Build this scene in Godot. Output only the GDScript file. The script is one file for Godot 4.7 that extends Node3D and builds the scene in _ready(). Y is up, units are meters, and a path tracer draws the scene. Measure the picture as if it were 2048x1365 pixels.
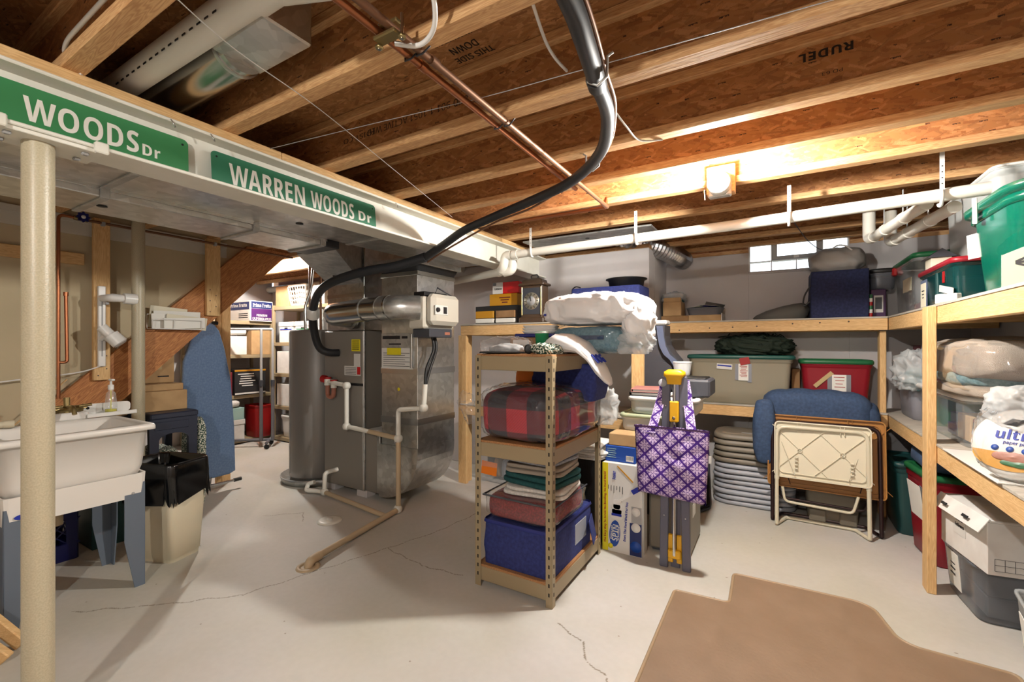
extends Node3D
# Basement storage room. x runs along the back wall, y up; d is the distance in front of the photographer (z = -d).

var M := {}
var mesh_cache := {}
var taken := {}
var rng := RandomNumberGenerator.new()

func _ready():
	rng.seed = 7
	make_camera_and_light()
	make_materials()
	build_shell()
	build_ceiling()
	build_beam_and_ducts()
	build_stair_side()
	build_furnace()
	build_sink_corner()
	build_nook()
	build_wood_shelves()
	build_metal_shelf()
	build_centre_pile()
	build_back_shelf_things()
	build_right_shelf_things()
	build_floor_things()
	build_ceiling_services()

func make_camera_and_light():
	var cam := Camera3D.new()
	cam.name = "camera"
	add_child(cam)
	cam.position = Vector3(0, 1.28, 0)
	cam.rotation = Vector3(0, atan(529.0 / 890.0), 0)
	# a level camera whose lens is shifted up a little: 890 px focal length in a 2048 x 1365 frame
	cam.set_frustum(0.05 * 1365.0 / 890.0, Vector2(0, 0.05 * 7.5 / 890.0), 0.05, 100.0)
	cam.current = true
	var we := WorldEnvironment.new()
	we.name = "environment"
	var env := Environment.new()
	env.tonemap_mode = Environment.TONE_MAPPER_LINEAR
	env.tonemap_exposure = 1.0
	env.background_mode = Environment.BG_SKY
	env.sdfgi_enabled = true
	env.ssao_enabled = true
	env.ssil_enabled = true
	var sky := Sky.new()
	var sm := ProceduralSkyMaterial.new()
	sm.sky_top_color = Color(0.80, 0.87, 0.95)
	sm.sky_horizon_color = Color(0.95, 0.96, 0.97)
	sm.ground_bottom_color = Color(0.45, 0.47, 0.42)
	sm.ground_horizon_color = Color(0.80, 0.80, 0.78)
	sm.energy_multiplier = 4.5
	sky.sky_material = sm
	env.sky = sky
	we.environment = env
	add_child(we)
	bulb(-0.26, 2.125, 2.45, 5.4, true)
	bulb(-0.4, 2.06, -1.1, 3.4, false)  # unseen, behind the camera; placed to light the joists and shadowed floor
	bulb(-5.15, 2.27, 2.98, 3.8, false)  # unseen, up in a joist bay; placed to light the corner shelving

func bulb(x, y, d, energy, seen):
	var label := "bare glowing bulb on a white lampholder between the joists above the floor mat"
	if not seen:
		label = "unseen bulb between the joists, placed to light the corner shelving" if x < -2 else "unseen bulb behind the camera, placed to light the joists and the floor"
	var t = thing("light_bulb", label, "bulb", x, y, d)
	var glow := StandardMaterial3D.new()
	glow.albedo_color = Color(1, 1, 1)
	glow.emission_enabled = true
	glow.emission = Color(1.0, 0.97, 0.92)
	glow.emission_energy_multiplier = 8.0
	var s := SphereMesh.new()
	s.radius = 0.031; s.height = 0.062; s.radial_segments = 24; s.rings = 12
	mi(t, "glass", s, glow)
	var cer := StandardMaterial3D.new()
	cer.albedo_color = Color(0.86, 0.86, 0.83)
	cer.roughness = 0.4
	mi(t, "lampholder", lathe([[0.0, 0.14], [0.056, 0.14], [0.056, 0.085], [0.05, 0.075], [0.024, 0.06], [0.019, 0.024], [0.0, 0.024]], 24), cer, Vector3.ZERO, Vector3(-90, 0, 0) if seen else Vector3.ZERO)
	var l := OmniLight3D.new()
	l.name = "light"
	l.light_color = Color(1.0, 0.985, 0.955)
	l.light_energy = energy
	l.light_size = 0.035
	l.omni_range = 14.0
	l.omni_attenuation = 2.0
	l.shadow_enabled = true
	t.add_child(l)

# ---------------------------------------------------------------- helpers
func V(x, y, d) -> Vector3:
	return Vector3(x, y, -d)

func numbered(n: String) -> String:
	if not taken.has(n):
		taken[n] = 0
		return n
	taken[n] += 1
	return "%s_%03d" % [n, taken[n]]

func thing(nm, label, cat, x, y, d, rot = 0.0, group = "") -> Node3D:
	var o := Node3D.new()
	o.name = numbered(nm)
	add_child(o)
	o.position = V(x, y, d)
	o.rotation_degrees.y = rot
	o.set_meta("label", label)
	o.set_meta("category", cat)
	if group != "":
		o.set_meta("group", group)
	return o

func structure(nm) -> Node3D:
	var o := Node3D.new()
	o.name = nm
	add_child(o)
	o.set_meta("kind", "structure")
	return o

func org(p) -> Vector3:
	var s := Vector3.ZERO
	while p != self and p != null:
		s += p.position
		p = p.get_parent()
	return s

func mi(p, nm, mesh, m, pos := Vector3.ZERO, rot := Vector3.ZERO) -> MeshInstance3D:
	var o := MeshInstance3D.new()
	o.name = nm
	o.mesh = mesh
	o.material_override = m
	p.add_child(o, true)
	o.position = pos
	o.rotation_degrees = rot
	return o

# a chamfered box in room coordinates under an unturned parent
func bx(p, nm, m, x0, x1, y0, y1, d0, d1, b = 0.003) -> MeshInstance3D:
	return mi(p, nm, box_mesh(Vector3(abs(x1 - x0), abs(y1 - y0), abs(d1 - d0)), b), m, V((x0 + x1) / 2.0, (y0 + y1) / 2.0, (d0 + d1) / 2.0) - org(p))

# a chamfered box in the parent's own axes; c is its centre (x, y, d)
func bl(p, nm, m, cx, cy, cd, sx, sy, sd, b = 0.003, rot := Vector3.ZERO) -> MeshInstance3D:
	return mi(p, nm, box_mesh(Vector3(sx, sy, sd), b), m, V(cx, cy, cd), rot)

func box_mesh(s: Vector3, b: float) -> Mesh:
	b = min(b, min(s.x, min(s.y, s.z)) * 0.35)
	var key := "b%.4f_%.4f_%.4f_%.4f" % [s.x, s.y, s.z, b]
	if mesh_cache.has(key):
		return mesh_cache[key]
	var st := SurfaceTool.new()
	st.begin(Mesh.PRIMITIVE_TRIANGLES)
	st.set_smooth_group(-1)
	var h := s / 2.0
	var pt = func(sg: Vector3, ax: int) -> Vector3:
		var v := Vector3(sg.x * (h.x - b), sg.y * (h.y - b), sg.z * (h.z - b))
		v[ax] = sg[ax] * h[ax]
		return v
	for ax in 3:
		var a1 := (ax + 1) % 3
		var a2 := (ax + 2) % 3
		for sg in [-1, 1]:
			var q := []
			for c in [[-1, -1], [1, -1], [1, 1], [-1, 1]]:
				var v := Vector3.ZERO
				v[ax] = sg; v[a1] = c[0]; v[a2] = c[1]
				q.append(pt.call(v, ax))
			var n := Vector3.ZERO
			n[ax] = sg
			face(st, q, n)
	for ax in 3:
		var a1 := (ax + 1) % 3
		var a2 := (ax + 2) % 3
		for s1 in [-1, 1]:
			for s2 in [-1, 1]:
				var va := Vector3.ZERO
				va[ax] = -1; va[a1] = s1; va[a2] = s2
				var vb := va
				vb[ax] = 1
				var n := Vector3.ZERO
				n[a1] = s1; n[a2] = s2
				face(st, [pt.call(va, a1), pt.call(vb, a1), pt.call(vb, a2), pt.call(va, a2)], n)
	for sx in [-1, 1]:
		for sy in [-1, 1]:
			for sz in [-1, 1]:
				var v := Vector3(sx, sy, sz)
				face(st, [pt.call(v, 0), pt.call(v, 1), pt.call(v, 2)], v)
	st.generate_normals()
	var m := st.commit()
	mesh_cache[key] = m
	return m

# a flat face wound so that its front looks along n
func face(st: SurfaceTool, q: Array, n: Vector3):
	var g: Vector3 = (q[1] - q[0]).cross(q[2] - q[0])
	if g.dot(n) > 0:
		q.reverse()
	for i in range(1, q.size() - 1):
		st.add_vertex(q[0]); st.add_vertex(q[i]); st.add_vertex(q[i + 1])

# rings of equal length joined by quads; uv along the ring and the rings
func loft(rings: Array, cap0 := true, cap1 := true, smooth := true, uvs := false) -> ArrayMesh:
	var st := SurfaceTool.new()
	st.begin(Mesh.PRIMITIVE_TRIANGLES)
	st.set_smooth_group(1 if smooth else -1)
	var n: int = rings[0].size()
	for i in rings.size() - 1:
		for j in n:
			var k := (j + 1) % n
			var q := [rings[i][j], rings[i][k], rings[i + 1][k], rings[i + 1][j]]
			var t := [Vector2(float(j) / n, float(i) / (rings.size() - 1)), Vector2(float(j + 1) / n, float(i) / (rings.size() - 1)), Vector2(float(j + 1) / n, float(i + 1) / (rings.size() - 1)), Vector2(float(j) / n, float(i + 1) / (rings.size() - 1))]
			for e in [0, 2, 1, 0, 3, 2]:
				if uvs:
					st.set_uv(t[e])
				st.add_vertex(q[e])
	for c in 2:
		if (c == 0 and cap0) or (c == 1 and cap1):
			st.set_smooth_group(-1)
			var r: Array = rings[0] if c == 0 else rings[-1]
			var mid := Vector3.ZERO
			for v in r:
				mid += v
			mid /= n
			for j in n:
				var k := (j + 1) % n
				var tri: Array = [mid, r[j], r[k]] if c == 0 else [mid, r[k], r[j]]
				for v in tri:
					if uvs:
						st.set_uv(Vector2(0.5, 0.5))
					st.add_vertex(v)
	st.generate_normals()
	return st.commit()

# ring of a rounded rectangle in the xz plane at height y
func rring(w, dp, r, y, per := 4, ox := 0.0, oz := 0.0) -> Array:
	var out := []
	r = min(r, min(w, dp) * 0.49)
	for c in 4:
		var cx: float = (w / 2.0 - r) * (1 if c == 0 or c == 3 else -1)
		var cz: float = (dp / 2.0 - r) * (1 if c < 2 else -1)
		for i in per:
			var a := PI / 2.0 * (c + float(i) / (per - 1))
			out.append(Vector3(cx + cos(a) * r + ox, y, cz + sin(a) * r + oz))
	return out

# profile of [radius, y] turned round the y axis
func lathe(prof: Array, n := 24, smooth := true) -> ArrayMesh:
	var rings := []
	for p in prof:
		var r := []
		for i in n:
			var a := TAU * i / n
			r.append(Vector3(cos(a) * max(p[0], 0.0002), p[1], sin(a) * max(p[0], 0.0002)))
		rings.append(r)
	return loft(rings, true, true, smooth)

# a round bar through room points under an unturned parent
func tube(p, nm, m, pts: Array, r, n := 12, smooth_path := false, uvs := false) -> MeshInstance3D:
	var o: Vector3 = pts[0]
	var loc := []
	for q in pts:
		loc.append(q - o)
	return mi(p, nm, tube_mesh(loc, r, n, smooth_path, uvs), m, o - org(p))

func tube_mesh(pts: Array, r, n := 12, smooth_path := false, uvs := false) -> ArrayMesh:
	if smooth_path:
		pts = spline(pts, 6)
	var rings := []
	var up := Vector3.ZERO
	for i in pts.size():
		var t: Vector3 = (pts[min(i + 1, pts.size() - 1)] - pts[max(i - 1, 0)]).normalized()
		if up == Vector3.ZERO:
			up = t.cross(Vector3.RIGHT if abs(t.x) < 0.8 else Vector3.UP).normalized()
		up = (up - t * up.dot(t)).normalized()
		var sd := t.cross(up)
		var k := 1.0
		if i > 0 and i < pts.size() - 1:
			var c: float = (pts[i] - pts[i - 1]).normalized().dot((pts[i + 1] - pts[i]).normalized())
			k = 1.0 / max(0.6, sqrt((1.0 + c) / 2.0))
		var ring := []
		for j in n:
			var a := TAU * j / n
			ring.append(pts[i] + (up * cos(a) + sd * sin(a)) * r * (k if not smooth_path else 1.0))
		rings.append(ring)
	return loft(rings, true, true, true, uvs)

func spline(pts: Array, sub: int) -> Array:
	var out := []
	for i in pts.size() - 1:
		var a: Vector3 = pts[max(i - 1, 0)]
		var b: Vector3 = pts[i]
		var c: Vector3 = pts[i + 1]
		var e: Vector3 = pts[min(i + 2, pts.size() - 1)]
		for s in sub:
			out.append(b.cubic_interpolate(c, a, e, float(s) / sub))
	out.append(pts[-1])
	return out

# corners rounded off: every inner point becomes a short arc
func bend(pts: Array, r: float) -> Array:
	var out := [pts[0]]
	for i in range(1, pts.size() - 1):
		var a: Vector3 = pts[i - 1]
		var b: Vector3 = pts[i]
		var c: Vector3 = pts[i + 1]
		var k: float = min(r, min(a.distance_to(b), b.distance_to(c)) * 0.49)
		var p: Vector3 = b + (a - b).normalized() * k
		var q: Vector3 = b + (c - b).normalized() * k
		for s in 5:
			var t := s / 4.0
			out.append(p.lerp(b, t).lerp(b.lerp(q, t), t))
	out.append(pts[-1])
	return out

# a polygon in the xy plane given depth along z, front at +z/2
func prism_mesh(poly: Array, depth: float) -> ArrayMesh:
	var pk := PackedVector2Array()
	for q in poly:
		pk.append(q)
	if Geometry2D.is_polygon_clockwise(pk):
		pk.reverse()
	var st := SurfaceTool.new()
	st.begin(Mesh.PRIMITIVE_TRIANGLES)
	st.set_smooth_group(-1)
	var idx := Geometry2D.triangulate_polygon(pk)
	var z := depth / 2.0
	for i in range(0, idx.size(), 3):
		var t := [pk[idx[i]], pk[idx[i + 1]], pk[idx[i + 2]]]
		face(st, [Vector3(t[0].x, t[0].y, z), Vector3(t[1].x, t[1].y, z), Vector3(t[2].x, t[2].y, z)], Vector3.BACK)
		face(st, [Vector3(t[0].x, t[0].y, -z), Vector3(t[1].x, t[1].y, -z), Vector3(t[2].x, t[2].y, -z)], Vector3.FORWARD)
	for i in pk.size():
		var a := pk[i]
		var b := pk[(i + 1) % pk.size()]
		face(st, [Vector3(a.x, a.y, -z), Vector3(b.x, b.y, -z), Vector3(b.x, b.y, z), Vector3(a.x, a.y, z)], Vector3(b.y - a.y, a.x - b.x, 0))
	st.generate_normals()
	return st.commit()

func round_poly(x0, y0, x1, y1, r, n := 5) -> Array:
	var out := []
	for c in 4:
		var cx: float = x1 - r if c == 0 or c == 3 else x0 + r
		var cy: float = y1 - r if c < 2 else y0 + r
		for i in n:
			var a := PI / 2.0 * (c + float(i) / (n - 1))
			out.append(Vector2(cx + cos(a) * r, cy + sin(a) * r))
	return out

# an open frame (outer outline minus inner outline) with depth
func frame_mesh(outer: Array, inner: Array, depth: float) -> ArrayMesh:
	var rings := []
	var z := depth / 2.0
	for a in [[outer, z], [outer, -z], [inner, -z], [inner, z], [outer, z]]:
		var r := []
		for q in a[0]:
			r.append(Vector3(q.x, q.y, a[1]))
		rings.append(r)
	return loft(rings, false, false, false)

# soft lumpy body (bags, bundles, pillows): e near 1 is round, small e is boxy
func blob(w, h, dp, e, amp, freq, sd, nu := 36, nv := 22, floor_flat := 0.5, uvs := false) -> ArrayMesh:
	var nz := FastNoiseLite.new()
	nz.seed = sd
	nz.frequency = freq
	nz.noise_type = FastNoiseLite.TYPE_SIMPLEX
	nz.fractal_type = FastNoiseLite.FRACTAL_RIDGED
	nz.fractal_octaves = 3
	var rings := []
	for i in nv + 1:
		var ph := -PI / 2 + PI * i / nv
		var r := []
		for j in nu:
			var th := TAU * j / nu
			var v := Vector3(spow(cos(ph), e) * spow(cos(th), e) * w / 2.0, spow(sin(ph), e) * h / 2.0, spow(cos(ph), e) * spow(sin(th), e) * dp / 2.0)
			var k := nz.get_noise_3d(v.x * 10.0, v.y * 10.0, v.z * 10.0)
			v += v.normalized() * k * amp
			if v.y < -h * floor_flat:
				v.y = -h * floor_flat + (v.y + h * floor_flat) * 0.05
			r.append(v + Vector3(0, h * floor_flat, 0))
		rings.append(r)
	return loft(rings, true, true, true, uvs)

func spow(v: float, e: float) -> float:
	return sign(v) * pow(abs(v), e)

# printed or raised lettering fitted to w x h, centred at pos
func txt(p, s, m, w, h, pos: Vector3, rot := Vector3.ZERO, bold := true, depth := 0.0012, nm := "lettering", serif := false) -> MeshInstance3D:
	var key := "t%s_%.4f_%.4f_%s_%s" % [s, w, h, bold, serif]
	if not mesh_cache.has(key):
		var f := SystemFont.new()
		f.font_names = PackedStringArray(["Droid Serif" if serif else "Droid Sans"])
		f.font_weight = 700 if bold else 400
		var t := TextMesh.new()
		t.text = s
		t.font = f
		t.font_size = 48
		t.pixel_size = 0.01
		t.depth = depth
		t.curve_step = 2.0
		var bb := t.get_aabb()
		mesh_cache[key] = [t, bb]
	var c: Array = mesh_cache[key]
	var o := mi(p, nm, c[0], m, pos, rot)
	var sc := Vector3(w / max(c[1].size.x, 0.001), h / max(c[1].size.y, 0.001), 1.0)
	o.scale = sc
	o.position = pos - o.basis * c[1].get_center()
	return o

# ---------------------------------------------------------------- materials
func noise_img(size: int, sd: int, freq: float, oct := 4, kind := FastNoiseLite.TYPE_SIMPLEX_SMOOTH) -> Image:
	var n := FastNoiseLite.new()
	n.seed = sd
	n.frequency = freq
	n.noise_type = kind
	n.fractal_octaves = oct
	if kind == FastNoiseLite.TYPE_CELLULAR:
		n.cellular_return_type = FastNoiseLite.RETURN_CELL_VALUE
		n.fractal_type = FastNoiseLite.FRACTAL_NONE
	var im := n.get_seamless_image(size, size)
	im.convert(Image.FORMAT_L8)
	return im

func ramp_tex(im: Image, a: Color, b: Color, contrast := 1.0) -> ImageTexture:
	var src := im.get_data()
	var out := PackedByteArray()
	out.resize(src.size() * 3)
	var lut := []
	for i in 256:
		var t: float = clamp((i / 255.0 - 0.5) * contrast + 0.5, 0.0, 1.0)
		lut.append(a.lerp(b, t))
	for i in src.size():
		var c: Color = lut[src[i]]
		out[i * 3] = c.r8
		out[i * 3 + 1] = c.g8
		out[i * 3 + 2] = c.b8
	return ImageTexture.create_from_image(Image.create_from_data(im.get_width(), im.get_height(), false, Image.FORMAT_RGB8, out))

func mk(nm, col: Color, rough := 0.7, metal := 0.0) -> StandardMaterial3D:
	var m := StandardMaterial3D.new()
	m.resource_name = nm
	m.albedo_color = col
	m.roughness = rough
	m.metallic = metal
	M[nm] = m
	return m

func tri(m: StandardMaterial3D, sc: Vector3, tex = null, relief = null, relief_cm := 0.0) -> StandardMaterial3D:
	m.uv1_triplanar = true
	m.uv1_world_triplanar = true
	m.uv1_scale = sc
	m.uv1_triplanar_sharpness = 8.0
	if tex != null:
		m.albedo_color = Color.WHITE
		m.albedo_texture = tex
	if relief != null:
		m.heightmap_enabled = true
		m.heightmap_texture = relief
		m.heightmap_scale = relief_cm
	return m

func make_materials():
	var fine := noise_img(256, 3, 0.02, 5)
	var soft := noise_img(256, 11, 0.008, 4)
	var grit := noise_img(256, 19, 0.09, 3)
	var fine_t := ImageTexture.create_from_image(fine)
	var grit_t := ImageTexture.create_from_image(grit)
	M.fine = fine_t
	M.grit = grit_t
	# poured wall, painted
	tri(mk("wall", Color.WHITE, 0.85), Vector3(0.43, 0.43, 0.43), ramp_tex(soft, Color(0.735, 0.715, 0.715), Color(0.79, 0.775, 0.77), 1.2), grit_t, 0.12)
	tri(mk("drywall", Color.WHITE, 0.8), Vector3(0.6, 0.6, 0.6), ramp_tex(soft, Color(0.70, 0.64, 0.52), Color(0.74, 0.68, 0.56), 1.2))
	tri(mk("soffit_paint", Color.WHITE, 0.8), Vector3(0.6, 0.6, 0.6), ramp_tex(soft, Color(0.75, 0.73, 0.68), Color(0.80, 0.78, 0.73), 1.2))
	# sawn lumber: grain along x, y or z
	var grain := wood_grain(256, 31)
	for ax in 3:
		var sc := Vector3(9.0, 9.0, 9.0)
		sc[ax] = 0.7
		var n: String = ["x", "y", "z"][ax]
		tri(mk("pine_" + n, Color.WHITE, 0.65), sc, ramp_tex(grain, Color(0.76, 0.59, 0.38), Color(0.89, 0.75, 0.54), 1.1), fine_t, 0.03)
		tri(mk("joist_wood_" + n, Color.WHITE, 0.7), sc, ramp_tex(grain, Color(0.69, 0.50, 0.32), Color(0.86, 0.70, 0.50), 1.15), fine_t, 0.03)
		tri(mk("fir_" + n, Color.WHITE, 0.65), sc, ramp_tex(grain, Color(0.56, 0.33, 0.17), Color(0.78, 0.54, 0.31), 1.3), fine_t, 0.03)
	var osb := osb_image(512)
	var osb_t := ImageTexture.create_from_image(osb)
	tri(mk("osb", Color.WHITE, 0.7), Vector3(1.1, 1.1, 1.1), osb_t)
	M.osb.albedo_color = Color(1.0, 0.975, 0.95)
	tri(mk("osb_floor", Color.WHITE, 0.7), Vector3(1.3, 1.3, 1.3), osb_t)
	# metals
	var spang := noise_img(256, 5, 0.05, 1, FastNoiseLite.TYPE_CELLULAR)
	tri(mk("galv", Color.WHITE, 0.3, 0.9), Vector3(2.2, 2.2, 2.2), ramp_tex(spang, Color(0.72, 0.72, 0.71), Color(0.82, 0.82, 0.81), 1.0))
	tri(mk("galv_dull", Color.WHITE, 0.5, 0.75), Vector3(2.2, 2.2, 2.2), ramp_tex(spang, Color(0.64, 0.64, 0.63), Color(0.73, 0.73, 0.72), 1.0))
	mk("galv_shiny", Color(0.74, 0.74, 0.73), 0.22, 1.0)
	mk("foil", Color(0.78, 0.78, 0.79), 0.28, 1.0)
	mk("chrome", Color(0.80, 0.80, 0.80), 0.15, 1.0)
	mk("copper", Color(0.66, 0.42, 0.29), 0.35, 0.9)
	mk("copper_dull", Color(0.50, 0.36, 0.27), 0.5, 0.7)
	mk("brass", Color(0.62, 0.55, 0.38), 0.35, 0.9)
	mk("dark_steel", Color(0.22, 0.22, 0.235), 0.45, 0.5)
	mk("furnace_paint", Color(0.52, 0.50, 0.47), 0.42, 0.2)
	mk("heater_paint", Color(0.50, 0.48, 0.46), 0.40, 0.15)
	tri(mk("beam_paint", Color.WHITE, 0.5), Vector3(1.5, 1.5, 1.5), ramp_tex(soft, Color(0.83, 0.82, 0.77), Color(0.88, 0.87, 0.83), 1.4))
	tri(mk("post_paint", Color.WHITE, 0.38), Vector3(6, 6, 6), ramp_tex(grit, Color(0.66, 0.62, 0.52), Color(0.73, 0.69, 0.59), 1.2), grit_t, 0.03)
	mk("shelf_paint", Color(0.60, 0.535, 0.42), 0.45, 0.1)
	mk("slot_dark", Color(0.10, 0.085, 0.07), 0.8)
	tri(mk("particle", Color.WHITE, 0.7), Vector3(5, 5, 5), ramp_tex(grit, Color(0.55, 0.37, 0.22), Color(0.70, 0.51, 0.33), 1.3))
	tri(mk("ply", Color.WHITE, 0.7), Vector3(0.8, 5, 5), ramp_tex(fine, Color(0.62, 0.60, 0.56), Color(0.75, 0.72, 0.67), 1.3))
	# card, paper, plastics
	tri(mk("card", Color.WHITE, 0.85), Vector3(2.5, 2.5, 2.5), ramp_tex(soft, Color(0.66, 0.53, 0.37), Color(0.73, 0.60, 0.43), 1.2))
	tri(mk("card_dark", Color.WHITE, 0.85), Vector3(2.5, 2.5, 2.5), ramp_tex(soft, Color(0.52, 0.39, 0.25), Color(0.60, 0.46, 0.31), 1.2))
	tri(mk("card_white", Color.WHITE, 0.8), Vector3(2.5, 2.5, 2.5), ramp_tex(soft, Color(0.82, 0.80, 0.78), Color(0.88, 0.87, 0.85), 1.2))
	mk("paper", Color(0.89, 0.88, 0.85), 0.8)
	mk("paper_cream", Color(0.86, 0.83, 0.74), 0.8)
	mk("white_plastic", Color(0.87, 0.86, 0.84), 0.35)
	mk("sink_plastic", Color(0.86, 0.84, 0.81), 0.38)
	mk("pvc", Color(0.86, 0.85, 0.81), 0.4)
	mk("pvc_tan", Color(0.74, 0.66, 0.54), 0.5)
	mk("sink_leg", Color(0.37, 0.41, 0.46), 0.5)
	mk("black", Color(0.075, 0.075, 0.08), 0.5)
	mk("rubber", Color(0.07, 0.072, 0.08), 0.55)
	mk("hose_foam", Color(0.10, 0.105, 0.12), 0.5)
	mk("bag_black", Color(0.035, 0.035, 0.04), 0.16)
	mk("navy_plastic", Color(0.155, 0.175, 0.245), 0.45)
	mk("charcoal", Color(0.235, 0.245, 0.275), 0.5)
	mk("grey", Color(0.42, 0.42, 0.44), 0.5)
	mk("grey_light", Color(0.62, 0.62, 0.62), 0.5)
	mk("steel_grey", Color(0.36, 0.36, 0.42), 0.45)
	mk("beige_plastic", Color(0.80, 0.76, 0.66), 0.45)
	mk("humid_beige", Color(0.76, 0.74, 0.69), 0.45)
	mk("yellow", Color(0.88, 0.66, 0.07), 0.4)
	mk("yellow_label", Color(0.86, 0.80, 0.10), 0.6)
	mk("label_white", Color(0.83, 0.82, 0.80), 0.6)
	mk("ink", Color(0.10, 0.09, 0.10), 0.8)
	mk("ink_red", Color(0.62, 0.16, 0.12), 0.8)
	mk("ink_blue", Color(0.07, 0.16, 0.60), 0.6)
	mk("osb_ink", Color(0.11, 0.075, 0.05), 0.8)
	mk("red", Color(0.60, 0.05, 0.06), 0.5)
	mk("red_tote", Color(0.53, 0.07, 0.13), 0.42)
	mk("red_box", Color(0.76, 0.06, 0.07), 0.5)
	mk("ochre", Color(0.74, 0.52, 0.06), 0.55)
	mk("orange", Color(0.85, 0.45, 0.08), 0.6)
	mk("green_lid", Color(0.10, 0.38, 0.22), 0.42)
	mk("teal_lid", Color(0.12, 0.32, 0.29), 0.42)
	mk("teal_dark", Color(0.09, 0.25, 0.25), 0.42)
	mk("cup_green", Color(0.08, 0.50, 0.32), 0.4)
	mk("sign_green", Color(0.22, 0.50, 0.31), 0.42)
	mk("sign_green_b", Color(0.19, 0.45, 0.34), 0.42)
	mk("sign_white", Color(0.90, 0.89, 0.86), 0.45)
	mk("blue_valve", Color(0.04, 0.08, 0.36), 0.4)
	mk("blue_box", Color(0.05, 0.26, 0.60), 0.5)
	mk("crate_blue", Color(0.05, 0.07, 0.32), 0.45)
	mk("royal", Color(0.12, 0.16, 0.45), 0.7)
	tri(mk("blue_fabric", Color.WHITE, 0.85), Vector3(7, 7, 7), ramp_tex(fine, Color(0.115, 0.15, 0.36), Color(0.165, 0.21, 0.46), 1.3))
	tri(mk("navy_fabric", Color.WHITE, 0.9), Vector3(7, 7, 7), ramp_tex(fine, Color(0.10, 0.12, 0.235), Color(0.15, 0.175, 0.32), 1.3))
	tri(mk("comforter_blue", Color.WHITE, 0.9), Vector3(6, 6, 6), ramp_tex(fine, Color(0.17, 0.245, 0.36), Color(0.23, 0.315, 0.44), 1.3))
	tri(mk("iron_blue", Color.WHITE, 0.9), Vector3(8, 8, 8), ramp_tex(fine, Color(0.36, 0.45, 0.58), Color(0.43, 0.52, 0.65), 1.3))
	tri(mk("teal_cloth", Color.WHITE, 0.9), Vector3(8, 8, 8), ramp_tex(fine, Color(0.06, 0.24, 0.25), Color(0.10, 0.31, 0.31), 1.3))
	tri(mk("white_cloth", Color.WHITE, 0.9), Vector3(8, 8, 8), ramp_tex(fine, Color(0.73, 0.71, 0.68), Color(0.84, 0.82, 0.80), 1.3))
	tri(mk("grey_cloth", Color.WHITE, 0.9), Vector3(8, 8, 8), ramp_tex(fine, Color(0.50, 0.52, 0.57), Color(0.66, 0.67, 0.71), 1.3))
	tri(mk("red_cloth", Color.WHITE, 0.85), Vector3(12, 12, 12), ramp_tex(fine, Color(0.36, 0.06, 0.08), Color(0.55, 0.14, 0.16), 1.6))
	tri(mk("fleece", Color.WHITE, 0.95), Vector3(14, 14, 14), ramp_tex(grit, Color(0.62, 0.56, 0.50), Color(0.78, 0.73, 0.67), 1.5), grit_t, 0.5)
	tri(mk("sage_cloth", Color.WHITE, 0.9), Vector3(8, 8, 8), ramp_tex(fine, Color(0.30, 0.42, 0.44), Color(0.46, 0.56, 0.57), 1.3))
	tri(mk("leaf_print", Color.WHITE, 0.9), Vector3(9, 9, 9), ramp_tex(noise_img(256, 77, 0.03, 2), Color(0.10, 0.22, 0.17), Color(0.85, 0.84, 0.78), 6.0))
	tri(mk("teal_comforter", Color.WHITE, 0.85), Vector3(8, 8, 8), ramp_tex(fine, Color(0.30, 0.44, 0.50), Color(0.42, 0.56, 0.61), 1.3))
	mk("bag_white", Color(0.89, 0.88, 0.88), 0.4)
	mk("taupe_tote", Color(0.46, 0.43, 0.375), 0.5)
	mk("lid_taupe", Color(0.47, 0.44, 0.39), 0.5)
	mk("lid_grey", Color(0.62, 0.63, 0.66), 0.45)
	mk("beige_tote", Color(0.56, 0.535, 0.465), 0.5)
	mk("tan_tray", Color(0.62, 0.42, 0.17), 0.5)
	mk("cream_tray", Color(0.83, 0.80, 0.71), 0.45)
	mk("brown_tube", Color(0.17, 0.10, 0.10), 0.4, 0.3)
	mk("cream_tube", Color(0.80, 0.77, 0.68), 0.35)
	mk("grey_tote", Color(0.50, 0.50, 0.53), 0.45)
	mk("tape_silver", Color(0.52, 0.53, 0.56), 0.35, 0.4)
	mk("tape_tan", Color(0.72, 0.63, 0.44), 0.5)
	tri(mk("mat_brown", Color.WHITE, 0.5), Vector3(2.0, 2.0, 2.0), ramp_tex(soft, Color(0.505, 0.42, 0.335), Color(0.545, 0.455, 0.37), 1.2), grit_t, 0.04)
	mk("mat_edge", Color(0.62, 0.53, 0.42), 0.45)
	tri(mk("wreath", Color.WHITE, 0.8), Vector3(20, 20, 20), ramp_tex(grit, Color(0.03, 0.07, 0.045), Color(0.11, 0.19, 0.115), 1.6))
	mk("clock_wood", Color(0.30, 0.225, 0.165), 0.4)
	mk("dial", Color(0.62, 0.60, 0.54), 0.3, 0.6)
	mk("purple_box", Color(0.26, 0.12, 0.30), 0.5)
	mk("pink", Color(0.62, 0.42, 0.40), 0.6)
	mk("maroon_box", Color(0.38, 0.09, 0.14), 0.5)
	mk("clay", Color(0.62, 0.40, 0.32), 0.5)
	mk("insul", Color(0.74, 0.60, 0.58), 0.95)
	mk("denim", Color(0.33, 0.37, 0.47), 0.9)
	mk("apple_purple", Color(0.28, 0.06, 0.36), 0.6)
	mk("apple_blue", Color(0.08, 0.14, 0.36), 0.6)
	mk("seafoam", Color(0.58, 0.70, 0.68), 0.6)
	mk("pale_green", Color(0.62, 0.65, 0.53), 0.6)
	mk("soap", Color(0.82, 0.78, 0.10), 0.2)
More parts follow.
